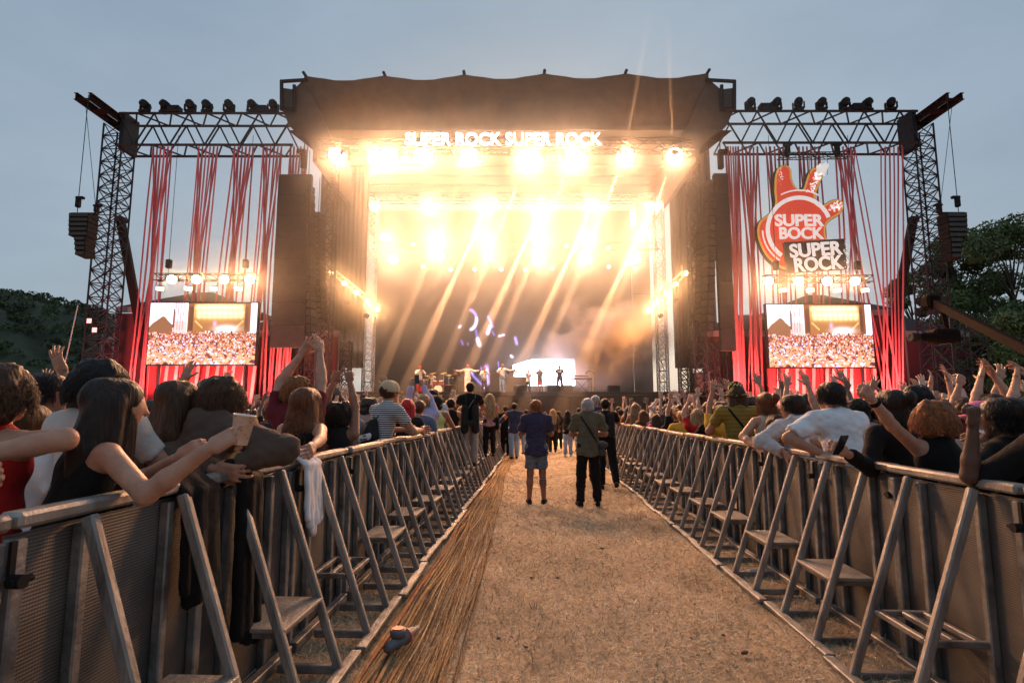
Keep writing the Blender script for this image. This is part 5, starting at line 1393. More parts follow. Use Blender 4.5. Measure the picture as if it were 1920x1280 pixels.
    # hands
    V, Fc, off = [bv], [bfc], len(bv)
    for i, (s0, e, w) in enumerate(arms):
        hk = (handL, handR)[i]
        z = unit(w - e); dirn = unit((w - e) * 1.0 + (A3(0, .5, .15) * np.linalg.norm(w - e) if hk == 'grip' else 0))
        bk = A3(0, -1, 0) if (palm is None) else A3(*palm)       # back of the hand towards -y by default (palm faces the stage)
        if abs(bk @ dirn) > .92: bk = A3((-1, 1)[i], 0, .3)
        y_ = unit(bk - dirn * (bk @ dirn)); x_ = np.cross(y_, dirn)
        if i == 0: x_ = x_      # mirrored mesh keeps handedness
        hv, hf_ = hand(hk, (i == 0)); Bm = np.stack([x_, y_, dirn], 0) * S * (1.0 if female else 1.08)
        V.append((hv @ Bm + w + dirn * .03 * S).astype(np.float32)); Fc.append(hf_ + off); off += len(hv)
    me = mesh_np('person', np.concatenate(V), np.concatenate(Fc), M_SKIN[skin], True)
    o = link('person', me); o.location = (pos[0], pos[1], z0); o.rotation_euler = (0, 0, ya)
    tag(o, label, 'person', group)
    o_nf = [(.006 * fold, 13, 11, 24, q.uniform(0, 6)), (.0035 * fold, 31, 27, 17, q.uniform(0, 6)), (.003 * fold, 19, 23, 41, q.uniform(0, 6)), (.002 * fold, 53, 47, 29, q.uniform(0, 6))]
    if fold > 1.2: o_nf.append((.0045 * fold, 44, 58, 82, q.uniform(0, 6)))
    # ---- top
    kind, tm = top
    g = {'tee': .012, 'tank': .008, 'long': .014, 'hoodie': .019, 'shirt': .02, 'jacket': .022}.get(kind, .012)
    def armsl(frac, gg):
        r_ = []
        for (s0, e, w) in arms:
            if frac <= 1: r_.append(cap(s0 - unit(e - s0) * .0, s0 + (e - s0) * frac, .058 * S * aw + gg, .052 * S * aw + gg * 1.2, flat=True, k=.03)); r_.append(cap(s0, s0 + (e - s0) * .05, .055 * S + gg))
            else: r_ += [cap(s0, e, .057 * S * aw + gg, .048 * S * aw + gg), cap(e, e + (w - e) * .96, .048 * S * aw + gg, .034 * S + gg, flat=True), cap(e, e + (w - e) * .05, .048 * S * aw + gg)]
        return r_
    drop = hip - sp * (.14 if kind in ('shirt', 'hoodie', 'jacket') else .10) * S
    hem = [cap(drop + rtv * s * .052 * S, hip + sp * .12 * S + rtv * s * .03 * S, .132 * S + g, .118 * S * f + g, ys=.86, fwd=bf, flat=True) for s in (-1, 1)]
    tp = tors(g)[1:] + hem
    if kind == 'tank': tp = tors(g)[1:3] + hem + [cap(chest + rtv * s * .10 * S - sp * .02, neck - sp * .045 * S + rtv * s * .105 * S, .045 * S, .034 * S, ys=.9, fwd=bf) for s in (-1, 1)] + [cap(chest - rtv * .09 * S, chest + rtv * .09 * S, .075 * S + g)]
    elif kind in ('tee', 'shirt'): tp += armsl(.62 if kind == 'tee' else .8, g)
    else: tp += armsl(2, g)
    if kind == 'hoodie':
        hb = neck - sp * .02 * S; tp += [cap(hb - bf * .075 * S + rtv * s * .05, hb - bf * .05 * S + rtv * s * .085 + sp * .035, .048 * S, .04 * S) for s in (-1, 1)] + [cap(hb - bf * .09 * S - sp * .05 * S, hb - bf * .10 * S, .055 * S, .05 * S)]
        if cap_ != 'hood': tp.append(cap(neck + sp * .03 * S, hc + hu * .05, .062 * S, .07 * S, neg=True))
    elif kind != 'tank':
        tp.append(cap(neck + sp * .025 * S + bf * .015, neck + sp * .2 * S, .062 * S, .075 * S, neg=True))
    if kind == 'shirt': tp += [cap(neck + sp * .0 * S + rtv * .045 * S * math.cos(a) - bf * .045 * S * math.sin(a), neck + sp * .022 * S + rtv * .05 * S * math.cos(a) - bf * .05 * S * math.sin(a), .016, k=.01) for a in np.linspace(-.3, 3.44, 9)]
    v, fc = sdf(tp, vox * 1.05, .028 * S, noise=o_nf)
    names = {'tee': 't_shirt', 'tank': 'tank_top', 'long': 'sweater', 'hoodie': 'hoodie', 'shirt': 'shirt', 'jacket': 'jacket'}
    link(names[kind], mesh_np(kind, v, fc, tm, True), o)
    # ---- legs
    lk, lm = legs
    lp = [cap(hip + X * -.055 * S + Zv * .03, hip + X * .055 * S + Zv * .03, .127 * S, ys=.86)]
    for i in (0, 1):
        h_ = hip + X * (i * 2 - 1) * hipw
        if lk == 'shorts': lp += [cap(h_, h_ + (kn[i] - h_) * .85, .098 * S, .092 * S, flat=True), cap(h_, h_ + (kn[i] - h_) * .1, .1 * S)]
        else: lp += [cap(h_, kn[i], .099 * S, .08 * S), cap(kn[i] - Yv * .006, an[i] + Zv * .0, .08 * S, .066 * S, flat=True), cap(kn[i], kn[i] + (an[i] - kn[i]) * .05, .082 * S)]
    v, fc = sdf(lp, vox * 1.15, .025 * S, noise=o_nf)
    link('shorts' if lk == 'shorts' else 'trousers', mesh_np(lk, v, fc, lm, True), o)
    sm_ = shoe or cloth('black_shoe', (.02, .02, .02))
    for i in (0, 1):
        a = an[i]; fx = A3((i * 2 - 1) * .03, .15 * S, 0)
        dz = A3(0, 0, -.03 * S)
        pr = [cap(a + dz + fx * -.25, a + dz + fx * .85 + A3(0, 0, -.012), .04 * S, .036 * S), cap(a + dz - A3(0, 0, .025) + fx * -.35, a + dz - A3(0, 0, .025) + fx * .95, .034 * S, .034 * S)]
        v, fc = sdf(pr, max(.012, vox * .9), .02); v[:, 2] = np.maximum(v[:, 2], a[2] - .075 * S)
        link('shoe', mesh_np('shoe', v, fc, sm_, True), o)
    # ---- hair
    hk, hcx = hair
    hcs = hc
    if hk != 'bald':
        hp_ = hair_prims(hk, hcs, .079 * S, hu, hf, hr_, big * (.88 if nstr and hk in ('curly', 'afro') else 1.0))
        hp_ += [cap(hc + hf * .10 * S - hu * .015, hc + hf * .14 * S - hu * .09 * S, .062 * S, .07 * S, neg=True)]
        nz = [(.004, 60, 60, 60, 1.), (.003, 110, 100, 90, 2.)] if hk in ('curly', 'afro', 'short') else [(.004, 90, 60, 9, q.uniform(0, 6)), (.0025, 150, 120, 14, 2.)]
        if hk in ('curly', 'afro'): nz[0] = (.012, 70, 66, 75, q.uniform(0, 6))
        v, fc = sdf(hp_, min(vox, .013), .02, noise=nz)
        ho = link('hair', mesh_np('hair', v, fc, M_HAIR[hcx], True), o)
        if nstr:
            c = strands(hk, hcs, .079 * S, hu, hf, hr_, nstr, seed + 1, big); c.materials.append(strand_mat(hcx)); so = link('hair_strands', c, ho); so['kind'] = 'stuff'
    o['_h'] = 0; del o['_h']
    info = dict(hc=hc, hf=hf, hu=hu, hr=hr_, S=S, neck=neck, sp=sp, bf=bf, rt=rtv, arms=arms, chest=chest, hip=hip, sh=sh)
    if abs(head[0]) > 15 or yaw > 90:
        for s in (-1, 1):
            ep = hc + hf * .083 * S + hr_ * s * .031 * S + hu * .008 * S
            mb = MB().lathe([(0, -.009), (.008, -.004), (.011, .002), (.008, .007), (0, .009)], ep, None, 8); link('eye', mesh_np('eye', mb.v, mb.f, cloth('eye_dark', (.03, .02, .015), rough=.2), True), o)
            bw = MB().tube([tuple(ep + hu * .02 - hr_ * s * .016 + hf * .004), tuple(ep + hu * .025 + hf * .003), tuple(ep + hu * .019 + hr_ * s * .018 - hf * .004)], .0045, 5); link('eyebrow', mesh_np('eyebrow', bw.v, bw.f, M_HAIR['dark'], True), o)
    # ---- headwear
    if cap_ and cap_ != 'hood':
        ck, cm = cap_; cc = hc + hu * .03 * S - hf * .01
        if ck == 'cap':
            v, fc = sdf([cap(cc + hf * .02, cc - hf * .03, .098 * S, .098 * S), cap(cc - hu * .04, cc - hu * .3, .25, neg=True, flat=True)], .011, .01)
            oc = link('cap', mesh_np('cap', v, fc, cm, True), o)
            br = [cap(cc + hf * .07 * S - hr_ * .03 - hu * .02, cc + hf * .16 * S - hr_ * .02 - hu * .035, .04, ys=.28, fwd=hu), cap(cc + hf * .07 * S + hr_ * .03 - hu * .02, cc + hf * .16 * S + hr_ * .02 - hu * .035, .04, ys=.28, fwd=hu)]
            v, fc = sdf(br, .008, .02); link('brim', mesh_np('brim', v, fc, cm, True), oc)
        elif ck == 'bucket':
            pr = [cap(cc - hu * .02, cc + hu * .055, .108 * S, .088 * S), cap(cc - hu * .055, cc - hu * .02, .15 * S, .112 * S, flat=True), cap(cc - hu * .2, cc - hu * .03, .118 * S, .1 * S, neg=True)]
            v, fc = sdf(pr, .011, .012); link('bucket_hat', mesh_np('bucket_hat', v, fc, cm, True), o)
    return o, info

def part(o, name, prims, m, vox=.01, k=.012, noise=None):
    v, fc = sdf(prims, vox, k, noise); return link(name, mesh_np(name, v, fc, m, True), o)
def backpack(o, I, m, low=.0, big=1.0):
    c = I['chest'] - I['bf'] * .16 - I['sp'] * (.06 + low); S = I['S'] * big
    pr = [cap(c + I['rt'] * s * .085 * S + I['sp'] * .14 * S, c + I['rt'] * s * .09 * S - I['sp'] * .2 * S, .075, .085, ys=.8, fwd=I['bf']) for s in (-1, 1)] + [cap(c - I['bf'] * .06 - I['sp'] * .1 * S - I['rt'] * .06, c - I['bf'] * .06 - I['sp'] * .1 * S + I['rt'] * .06, .06)]
    b = part(o, 'backpack', pr, m, .014, .03)
    for s in (-1, 1):
        p = I['sh'][0 if s < 0 else 1] - I['rt'] * s * .09; pts = [c + I['rt'] * s * .08 + I['sp'] * .15 * S, p + I['sp'] * .055 - I['bf'] * .07, p + I['sp'] * .065 + I['bf'] * .02, p + I['bf'] * .11 - I['sp'] * .1, p + I['bf'] * .1 - I['sp'] * .3]
        mb = MB().tube([tuple(x) for x in pts], .017, 6); link('strap', mesh_np('strap', mb.v, mb.f, m, True), b)
    return b
def strap(o, I, m, side=1, w=.016, off=0.):
    a = I['sh'][0 if side < 0 else 1] + I['sp'] * .07 - I['rt'] * side * .07; b = I['hip'] - I['rt'] * side * .15 + I['sp'] * .02
    pts = [a + I['bf'] * .1 - I['sp'] * .05, a + I['sp'] * .012, a - I['bf'] * .085 - I['sp'] * .05, a.__add__(b) / 2 - I['bf'] * (.145 + off), b - I['bf'] * .07 + I['rt'] * -side * .02]
    mb = MB().tube([tuple(x) for x in pts], w, 6); return link('strap', mesh_np('strap', mb.v, mb.f, m, True), o)

# ------------------------------------------------------------------ wardrobe
BLK = cloth('black', (.011, .010, .010)); BLK2 = cloth('washed_black', (.022, .02, .02)); WHT = cloth('white', (.68, .68, .70)); GRY = cloth('grey', (.30, .30, .315)); LGR = cloth('light_grey', (.42, .42, .44))
NAVY = cloth('navy', (.04, .045, .085)); KHAKI = cloth('khaki', (.115, .10, .065)); BROWN = cloth('brown_hoodie', (.095, .066, .05)); MAROON = cloth('maroon', (.13, .018, .025)); REDC = cloth('red', (.45, .02, .02))
YEL = cloth('yellow', (.6, .36, .05)); LIME = cloth('lime', (.6, .62, .22)); LILAC = cloth('lilac', (.42, .38, .56)); BEIGE = cloth('beige', (.5, .36, .27)); TEAL = cloth('teal', (.03, .10, .12)); PINK = cloth('pink', (.62, .18, .30)); MAG = cloth('magenta', (.55, .03, .2)); ORG = cloth('orange', (.7, .18, .04)); LBL = cloth('light_blue', (.4, .48, .6))
DEN = cloth('denim', (.10, .14, .22)); DENL = cloth('light_denim', (.25, .34, .46)); DENG = cloth('grey_denim', (.13, .16, .20)); SAND = cloth('sand_cap', (.52, .40, .25)); GTR = cloth('grey_trousers', (.34, .31, .28))
STRP = cloth('navy_white_stripe', (.62, .60, .56), 'stripe', (.03, .035, .06), freq=38., duty=.5); BEE = cloth('yellow_black_stripe', (.42, .28, .05), 'stripe', (.02, .018, .015), freq=58., duty=.5)
DOT = cloth('daisy_print', (.03, .028, .012), 'dot', (.62, .5, .18), freq=36., duty=.42); PRT = cloth('pink_print', (.42, .24, .25), 'dot', (.12, .06, .07), freq=30., duty=.33)
SHW = cloth('white_shoe', (.6, .6, .58))

def who(label, px, py, Y, lean=0., yaw=0., z0=0., **kw):
    g_ = kw.get('group', '')
    for _ in range(0 if kw.pop('nopush', 0) else 14):                       # keep the feet on the crowd side of the barrier
        tp = P(px, py, Y); x_, y_ = tp.x - math.sin(R(yaw)) * math.sin(R(lean)) * .62, Y - math.cos(R(yaw)) * math.sin(R(lean)) * .62
        la_ = x_ * CP - y_ * SP
        if ('left barrier' in g_ and la_ > LAT_L - .26) or ('right barrier' in g_ and la_ < LAT_R + .26): Y *= 1.012
        else: break
    tp = P(px, py, Y); hair = kw.get('hair', ('short', 'dark'))
    add = .035 if hair[0] in ('curly', 'afro') else .018
    Hs = (tp.z - z0 - add + .62 * (1 - math.cos(R(lean)))) * 1.0
    cam_p = Vector((0, 0, EYE))
    dy = kw.pop('reach', None)
    for k_ in ('armL', 'armR'):
        if dy and isinstance(kw.get(k_), tuple):         # hands reach forward of the body along the same line of sight
            t_, h_ = kw[k_]; kw[k_] = (cam_p + (t_ - cam_p) * ((Y + dy) / t_.y), cam_p + (h_ - cam_p) * ((Y + dy * .4) / h_.y))
    S = Hs / 1.75; fw = (math.sin(R(yaw)), math.cos(R(yaw))); sft = math.sin(R(lean)) * .62 * S + .02
    pos = (tp.x - fw[0] * sft, Y - fw[1] * sft)
    return person(label, pos, Hs, yaw, lean=lean, z0=z0, **kw)
TR = ('trousers', BLK); NEAR = dict(vox=.0135)
USED = []
def W(*a, **k):
    r_ = who(*a, **k); USED.append((r_[0].location.x, r_[0].location.y)); return r_

GL = 'people along the left barrier'; GRR = 'people along the right barrier'
# ---- left barrier, near to far
W('person with curly brown hair and red top, elbow raised, at the left frame edge', 14, 646, 2.35, yaw=15, skin='pale', hair=('curly', 'brown'), top=('tank', REDC), legs=TR, armR=(P(-60, 858, 2.0), P(260, 800, 2.2)), handR='relax', armL=(P(-20, 925, 1.75), P(-150, 900, 1.8)), handL='fist', female=True, nstr=8000, seed=1, group=GL, big=.98, **NEAR)
W('person in grey T-shirt with dark hair in profile beside the hill', 97, 684, 3.6, yaw=25, skin='mid', hair=('short', 'black'), top=('tee', cloth('slate', (.17, .19, .23))), legs=TR, armR=(P(122, 705, 3.4), P(140, 790, 3.4)), handR='open', armL='rail', head=(35, 0), nstr=2500, seed=2, reach=.16, group=GL, **NEAR)
W('white T-shirt person seen low behind the raised elbow', 66, 742, 3.1, yaw=10, skin='mid', hair=('short', 'brown'), top=('tee', WHT), legs=TR, seed=3, group=GL, vox=.02)
W('tall person with bushy dark hair and pale T-shirt behind the long haired girl', 197, 646, 2.95, yaw=8, skin='pale', hair=('curly', 'black'), top=('tee', cloth('pale_tee', (.5, .47, .43))), legs=TR, armL='mid', armR='rail', nstr=8000, seed=4, big=1.04, group=GL, **NEAR)
girl, gi = W('girl with long straight dark hair and black tank top holding a cup over the barrier', 228, 688, 2.5, lean=17, yaw=40, skin='pale', hair=('long', 'dark'), top=('tank', BLK), legs=TR, armR=(P(384, 846, 2.25), P(340, 1040, 2.1)), handR='grip', armL='mid', head=(10, 4), female=True, nstr=8000, seed=5, nopush=1, group=GL, **NEAR)
W('girl with long brown hair clapping behind the cup', 342, 697, 3.35, lean=4, yaw=14, skin='mid', hair=('long', 'brown'), top=('tee', cloth('dark_olive', (.10, .10, .09))), legs=TR, armR=(P(352, 838, 3.0), P(400, 930, 3.0)), handR='open', armL=(P(322, 850, 3.0), P(260, 900, 3.0)), handL='open', head=(20, 0), female=True, nstr=4500, seed=6, reach=.16, group=GL, **NEAR)
W('person in brown hoodie with curly brown hair leaning on the barrier', 424, 680, 3.4, lean=24, yaw=20, skin='mid', hair=('curly', 'brown'), top=('hoodie', BROWN), legs=TR, armR=(P(440, 872, 3.15), P(640, 850, 3.2)), armL=(P(400, 880, 3.1), P(330, 900, 3.0)), nstr=7000, seed=7, group=GL, fold=1.6, wide=1.08, **NEAR)
W('girl with long wavy auburn hair, bare arm resting on the barrier', 578, 719, 4.35, lean=16, yaw=12, skin='pale', hair=('wavy', 'auburn'), top=('tank', BLK), legs=TR, armR=(P(585, 842, 4.0), P(700, 880, 4.05)), armL='rail', female=True, nstr=8000, seed=8, big=1.22, group=GL, **NEAR)
W('person in maroon top clapping both hands high above curly ginger hair', 561, 688, 5.3, lean=4, yaw=8, skin='pale', hair=('curly', 'ginger'), top=('tee', MAROON), legs=TR, armL=(P(562, 668, 5.0), P(500, 740, 5.0)), armR=(P(600, 664, 5.0), P(660, 740, 5.0)), handL='open', handR='open', palm=(1, -.6, .1), nstr=3500, seed=9, reach=.16, group=GL, **NEAR)
W('person with dark curls crossing pointed fingers in the air', 636, 740, 5.6, lean=3, yaw=6, skin='tan', hair=('curly', 'dark'), top=('tank', BLK2), legs=TR, armL=(P(632, 690, 5.3), P(590, 780, 5.3)), armR=(P(655, 688, 5.3), P(690, 790, 5.3)), handL='point', handR='point', nstr=2500, seed=10, reach=.16, group=GL, **NEAR)
cm, ci = W('person in beige cap and navy striped T-shirt with a black drawstring bag', 733, 706, 6.6, lean=14, yaw=40, skin='mid', hair=('short', 'brown'), top=('tee', STRP), legs=TR, armL='rail', armR='rail', head=(-8, 0), cap_=('cap', SAND), seed=11, group=GL, vox=.014)
bgp = ci['chest'] - ci['bf'] * .15 - ci['sp'] * .15
bg = part(cm, 'drawstring_bag', [cap(bgp - ci['rt'] * .07 - ci['sp'] * .11, bgp - ci['rt'] * .02 + ci['sp'] * .06, .09, .06, ys=.7, fwd=ci['bf']), cap(bgp + ci['rt'] * .07 - ci['sp'] * .11, bgp + ci['rt'] * .02 + ci['sp'] * .06, .09, .06, ys=.7, fwd=ci['bf'])], BLK2, .011)
for s in (-1, 1):
    mb = MB().tube([tuple(x) for x in (bgp + ci['sp'] * .09, ci['sh'][0 if s < 0 else 1] - ci['rt'] * s * .08 + ci['sp'] * .06 - ci['bf'] * .06, ci['sh'][0 if s < 0 else 1] - ci['rt'] * s * .07 + ci['bf'] * .09)], .009, 6); link('strap', mesh_np('strap', mb.v, mb.f, BLK2, True), bg)
def printed(o, I, c, body, w, h, m, off, tilt=0., size=(.2, .1)):
    """Flat print on cloth: a white patch with dark letters."""
    ex, ez, ey = I['rt'], I['sp'], I['bf']
    for (bd, ww, dz) in body:
        cv = bpy.data.curves.new('print', 'FONT'); cv.body = bd; cv.align_x = 'CENTER'; cv.align_y = 'CENTER'; cv.extrude = .004; cv.offset = .02; cv.resolution_u = 2
        tmp = link('print', cv); dg = bpy.context.evaluated_depsgraph_get(); me = bpy.data.meshes.new_from_object(tmp.evaluated_get(dg)); bpy.data.objects.remove(tmp); me.materials.append(m)
        xs = np.array([v.co.x for v in me.vertices]); wd_ = max(.01, xs.max() - xs.min()); k = ww / wd_
        ct, st = math.cos(tilt), math.sin(tilt)
        for v in me.vertices:
            x, y, z = v.co.x * k, v.co.y * k, v.co.z * .3
            p = c + ex * (x * ct - y * st) + ez * (x * st + y * ct + dz) - ey * (off + z); v.co = p
        link('printed_lettering', me, o)
pc = bgp - ci['sp'] * .14
pt = part(bg, 'white_print', [cap(pc - ci['rt'] * .075 - ci['bf'] * .066, pc + ci['rt'] * .075 - ci['bf'] * .066 + ci['sp'] * .03, .045, ys=.25, fwd=ci['bf'])], cloth('print_white', (.7, .7, .68)), .009)
printed(bg, ci, pc - ci['bf'] * .066, [('OFF', .06, .03), ('THE WALL', .15, -.012)], 0, 0, BLK, .014, .12)
W('person with bright red bobbed hair and dark top', 765, 741, 8.0, lean=6, yaw=4, skin='pale', hair=('bob', 'red'), top=('tee', BLK2), legs=TR, armL='rail', armR='rail', female=True, nstr=1500, seed=12, group=GL, vox=.02)
ph1, pi1 = W('person in lilac sleeves filming with a phone above the red haired head', 796, 733, 9.3, yaw=0, skin='mid', hair=('short', 'blond'), top=('long', LILAC), legs=TR, armL=(P(772, 722, 9.0), P(760, 800, 9)), armR=(P(792, 722, 9.0), P(835, 800, 9)), handL='grip', handR='grip', seed=13, reach=.16, group=GL, vox=.02)
W('person with afro hair in lime tank top by the barrier', 818, 735, 10.2, lean=4, yaw=5, skin='tan', hair=('afro', 'black'), top=('tank', LIME), legs=TR, armL='rail', armR='rail', nstr=1500, seed=14, group=GL, vox=.022, big=1.1)
W('person with dark afro behind the lime tank top', 812, 722, 11.6, yaw=0, skin='mid', hair=('afro', 'dark'), top=('tee', LBL), legs=TR, seed=15, group=GL, vox=.024)
W('person in black sleeveless top looking at a phone', 846, 742, 11.9, lean=4, yaw=0, skin='mid', hair=('short', 'black'), top=('tank', BLK), legs=TR, armR='mid', handR='grip', seed=16, group=GL, vox=.022)
bp_, bi = W('person in black with big hanging backpack standing on the left barrier step', 882, 712, 11.9, z0=.46, yaw=-4, skin='mid', hair=('short', 'black'), top=('tee', BLK), legs=('trousers', GTR), armL='mid', armR='mid', seed=17, group='people in the lane', vox=.02)
backpack(bp_, bi, BLK2, low=.24, big=1.25); strap(bp_, bi, cloth('tan_strap', (.25, .18, .1)), 1, .009)
w_, wi = W('woman with long blond hair and patterned pink top on the left barrier step', 918, 735, 14.6, z0=.46, yaw=-8, skin='pale', hair=('wavy', 'blond'), top=('tee', PRT), legs=TR, armL='mid', armR='mid', female=True, nstr=1500, seed=18, group='people in the lane', vox=.022, big=1.15)
part(w_, 'shoulder_bag', [cap(wi['hip'] + wi['rt'] * .2 + A3(0, 0, .06), wi['hip'] + wi['rt'] * .2 - A3(0, 0, .1), .09, .1, ys=.6, fwd=wi['rt'])], BLK, .018); strap(w_, wi, BLK, -1, .012)
# ---- in the lane
o_, i_ = W('person in dark jacket, jeans and orange armband walking beside the left barrier', 964, 752, 19.3, yaw=-6, skin='mid', hair=('short', 'black'), top=('jacket', NAVY), legs=('trousers', DENL), stride=.12, armL=(P(925, 800, 18.9), P(935, 840, 19)), armR='down', seed=19, group='people in the lane', vox=.024)
s0, e0, w0 = i_['arms'][0]; part(o_, 'orange_armband', [cap(s0 + (e0 - s0) * .45, s0 + (e0 - s0) * .9, .085, .08, flat=True)], ORG, .016)
o_, i_ = W('photographer in navy shirt and denim shorts standing in the lane', 1005, 743, 10.1, yaw=3, skin='tan', hair=('short', 'ginger'), top=('shirt', cloth('navy_purple', (.045, .04, .075))), legs=('shorts', DENG), armL=(P(994, 800, 10.5), P(940, 900, 10.1)), armR=(P(1016, 800, 10.5), P(1072, 900, 10.1)), reach=.24, handL='grip', handR='grip', stance=.125, shoe=BLK2, seed=20, group='people in the lane', vox=.015, fold=1.8, nstr=1500, wide=1.02)
kk = A3(.1, .0, .44); part(o_, 'knee_brace', [cap((.11, -.005, .43), (.112, -.008, .33), .064, .062, flat=True)], cloth('knee_brace', (.16, .12, .11)), .012)
part(o_, 'camera', [cap((-.05, .36, 1.58), (.05, .36, 1.58), .045, ys=.8), cap((0, .38, 1.58), (0, .52, 1.58), .042, .045, flat=True)], M_DARK, .012)
o2, i2 = W('grey haired photographer in khaki shirt and black trousers standing in the lane', 1101, 740, 9.85, yaw=-2, skin='mid', hair=('short', 'grey'), top=('shirt', KHAKI), legs=('trousers', BLK), armL=(P(1090, 812, 10.2), P(1035, 910, 9.85)), armR=(P(1112, 812, 10.2), P(1170, 910, 9.85)), reach=.22, handL='grip', handR='grip', stance=.15, shoe=BLK, seed=21, group='people in the lane', vox=.015, fold=1.8, nstr=1500, wide=1.06)
strap(o2, i2, BLK2, -1, .018)
cbx = i2['hip'] + A3(.26, -.02, .02)
cb_ = part(o2, 'camera_bag', [cap(cbx + A3(-.02, -.08, .02), cbx + A3(-.02, .08, .02), .085, ys=.7, fwd=A3(0, 0, 1)), cap(cbx + A3(-.04, -.04, -.10), cbx + A3(-.04, .04, -.10), .07)], cloth('bag_grey', (.06, .06, .065)), .012)
part(o2, 'camera', [cap((-.05, .34, 1.52), (.05, .34, 1.52), .045), cap((0, .38, 1.52), (0, .5, 1.52), .04, flat=True)], M_DARK, .012)
o3, i3 = W('person in black with backpack, one foot up on the right barrier base', 1134, 742, 12.0, yaw=4, skin='mid', hair=('short', 'black'), top=('tee', BLK), legs=TR, kneeR=(.17, -.32, .16), armL='mid', armR='mid', seed=22, group='people in the lane', vox=.018)
backpack(o3, i3, BLK2)
o4, i4 = W('woman with wavy dark hair, black backpack and light jeans at the end of the lane', 1064, 766, 20.3, yaw=2, skin='mid', hair=('wavy', 'dark'), top=('long', BLK), legs=('trousers', DENL), shoe=SHW, armL='mid', armR='mid', female=True, seed=23, group='people in the lane', vox=.024)
backpack(o4, i4, BLK2)
for i, (lab, px, py, Y, hr_, tp_, lg) in enumerate([
    ('person in dark clothes with light jeans walking behind the dark jacket', 986, 765, 21.5, ('short', 'dark'), ('tee', NAVY), ('trousers', DENL)),
    ('person with long light brown hair between the two photographers', 1036, 764, 22.5, ('wavy', 'blond'), ('long', BROWN), ('trousers', BLK)),
    ('dark haired person in black at the end of the lane', 1047, 768, 24.5, ('bob', 'brown'), ('tee', BLK), ('trousers', BLK)),
    ('person with short dark hair behind the khaki photographer', 1085, 762, 22.8, ('short', 'dark'), ('tee', BLK2), ('trousers', GTR)),
    ('person with grey cap of hair just right of the khaki photographer', 1116, 736, 13.2, ('short', 'grey'), ('tee', NAVY), ('trousers', BLK)),
    ('person in black beside the orange armband', 948, 757, 20.6, ('short', 'brown'), ('tee', BLK), ('trousers', BLK)),
    ('person in dark top behind the navy shirted photographer', 1022, 770, 23.8, ('short', 'dark'), ('tee', MAROON), ('trousers', BLK))]):
    W(lab, px, py, Y, yaw=random.uniform(-10, 10), skin='mid', hair=hr_, top=tp_, legs=lg, seed=30 + i, group='people in the lane', vox=.027)

# ---- right barrier, near to far
W('person with black hair and dark jacket cut by the right frame edge', 1968, 700, 3.0, yaw=-18, skin='mid', hair=('short', 'black'), top=('jacket', BLK), legs=TR, armL='mid', armR='mid', nstr=3000, seed=40, group=GRR, **NEAR)
W('person in black T-shirt with hand at mouth and elbow on the right barrier', 1872, 731, 3.3, yaw=-22, lean=6, skin='dark', hair=('short', 'black'), top=('tee', BLK), legs=TR, armL=(P(1824, 806, 3.05), P(1740, 930, 2.9)), handL='fist', armR='rail', head=(-25, 0), nstr=3500, seed=41, big=1.06, group=GRR, **NEAR)
W('person in pink cap behind the right barrier', 1832, 742, 4.6, yaw=-25, skin='mid', hair=('short', 'brown'), top=('tee', WHT), legs=TR, cap_=('cap', PINK), head=(-45, 0), seed=42, group=GRR, vox=.016)
f_, fi = W('person with curly ginger hair and black tank top raising a fist to the left', 1742, 731, 3.85, yaw=-6, lean=4, skin='pale', hair=('curly', 'ginger'), top=('tank', BLK), legs=TR, armL=(P(1612, 724, 3.55), P(1660, 900, 3.6)), handL='fist', armR='rail', nstr=8500, seed=43, female=True, big=1.0, group=GRR, **NEAR)
s0, e0, w0 = fi['arms'][0]; part(f_, 'wrist_watch', [cap(w0 + (e0 - w0) * .02, w0 + (e0 - w0) * .13, .036, .038, flat=True)], BLK, .008)
p5, i5 = W('person in black sweater with dark hair in a bun holding a phone over the barrier', 1664, 718, 4.3, yaw=-10, lean=8, skin='pale', hair=('bun', 'dark'), top=('long', BLK), legs=TR, armL=(P(1592, 852, 4.0), P(1590, 960, 3.9)), handL='grip', armR='rail', nstr=2500, seed=44, female=True, group=GRR, **NEAR)
W('person in white shirt with short black hair leaning on the right barrier', 1553, 704, 5.15, yaw=-10, lean=16, skin='mid', hair=('short', 'black'), top=('shirt', WHT), legs=TR, armL=(P(1540, 850, 4.85), P(1440, 870, 4.9)), armR='rail', nstr=3000, seed=45, group=GRR, fold=1.6, wide=1.1, **NEAR)
W('girl in grey cardigan with head bowed onto her hands on the barrier', 1450, 770, 6.1, yaw=-8, lean=24, skin='pale', hair=('bob', 'brown'), top=('long', cloth('cardigan', (.24, .22, .25))), legs=TR, armL=(P(1440, 815, 5.6), P(1400, 870, 5.7)), armR=(P(1460, 818, 5.6), P(1480, 870, 5.7)), female=True, nstr=2500, seed=46, group=GRR, vox=.014)
W('person in light grey hoodie with cropped hair turned in profile to the left', 1482, 730, 5.75, yaw=-14, lean=16, skin='mid', hair=('short', 'dark'), top=('hoodie', LGR), legs=TR, armL=(P(1470, 848, 5.4), P(1400, 870, 5.4)), armR='rail', head=(-35, 0), nstr=2000, seed=47, group=GRR, fold=1.5, **NEAR)
W('girl with bare shoulders and reddish brown hair, elbow on the barrier', 1433, 727, 6.5, yaw=-8, lean=12, skin='pale', hair=('bun', 'auburn'), top=('tank', BEIGE), legs=TR, armL=(P(1420, 838, 6.1), P(1340, 860, 6.2)), armR='rail', female=True, nstr=2500, seed=48, group=GRR, vox=.014)
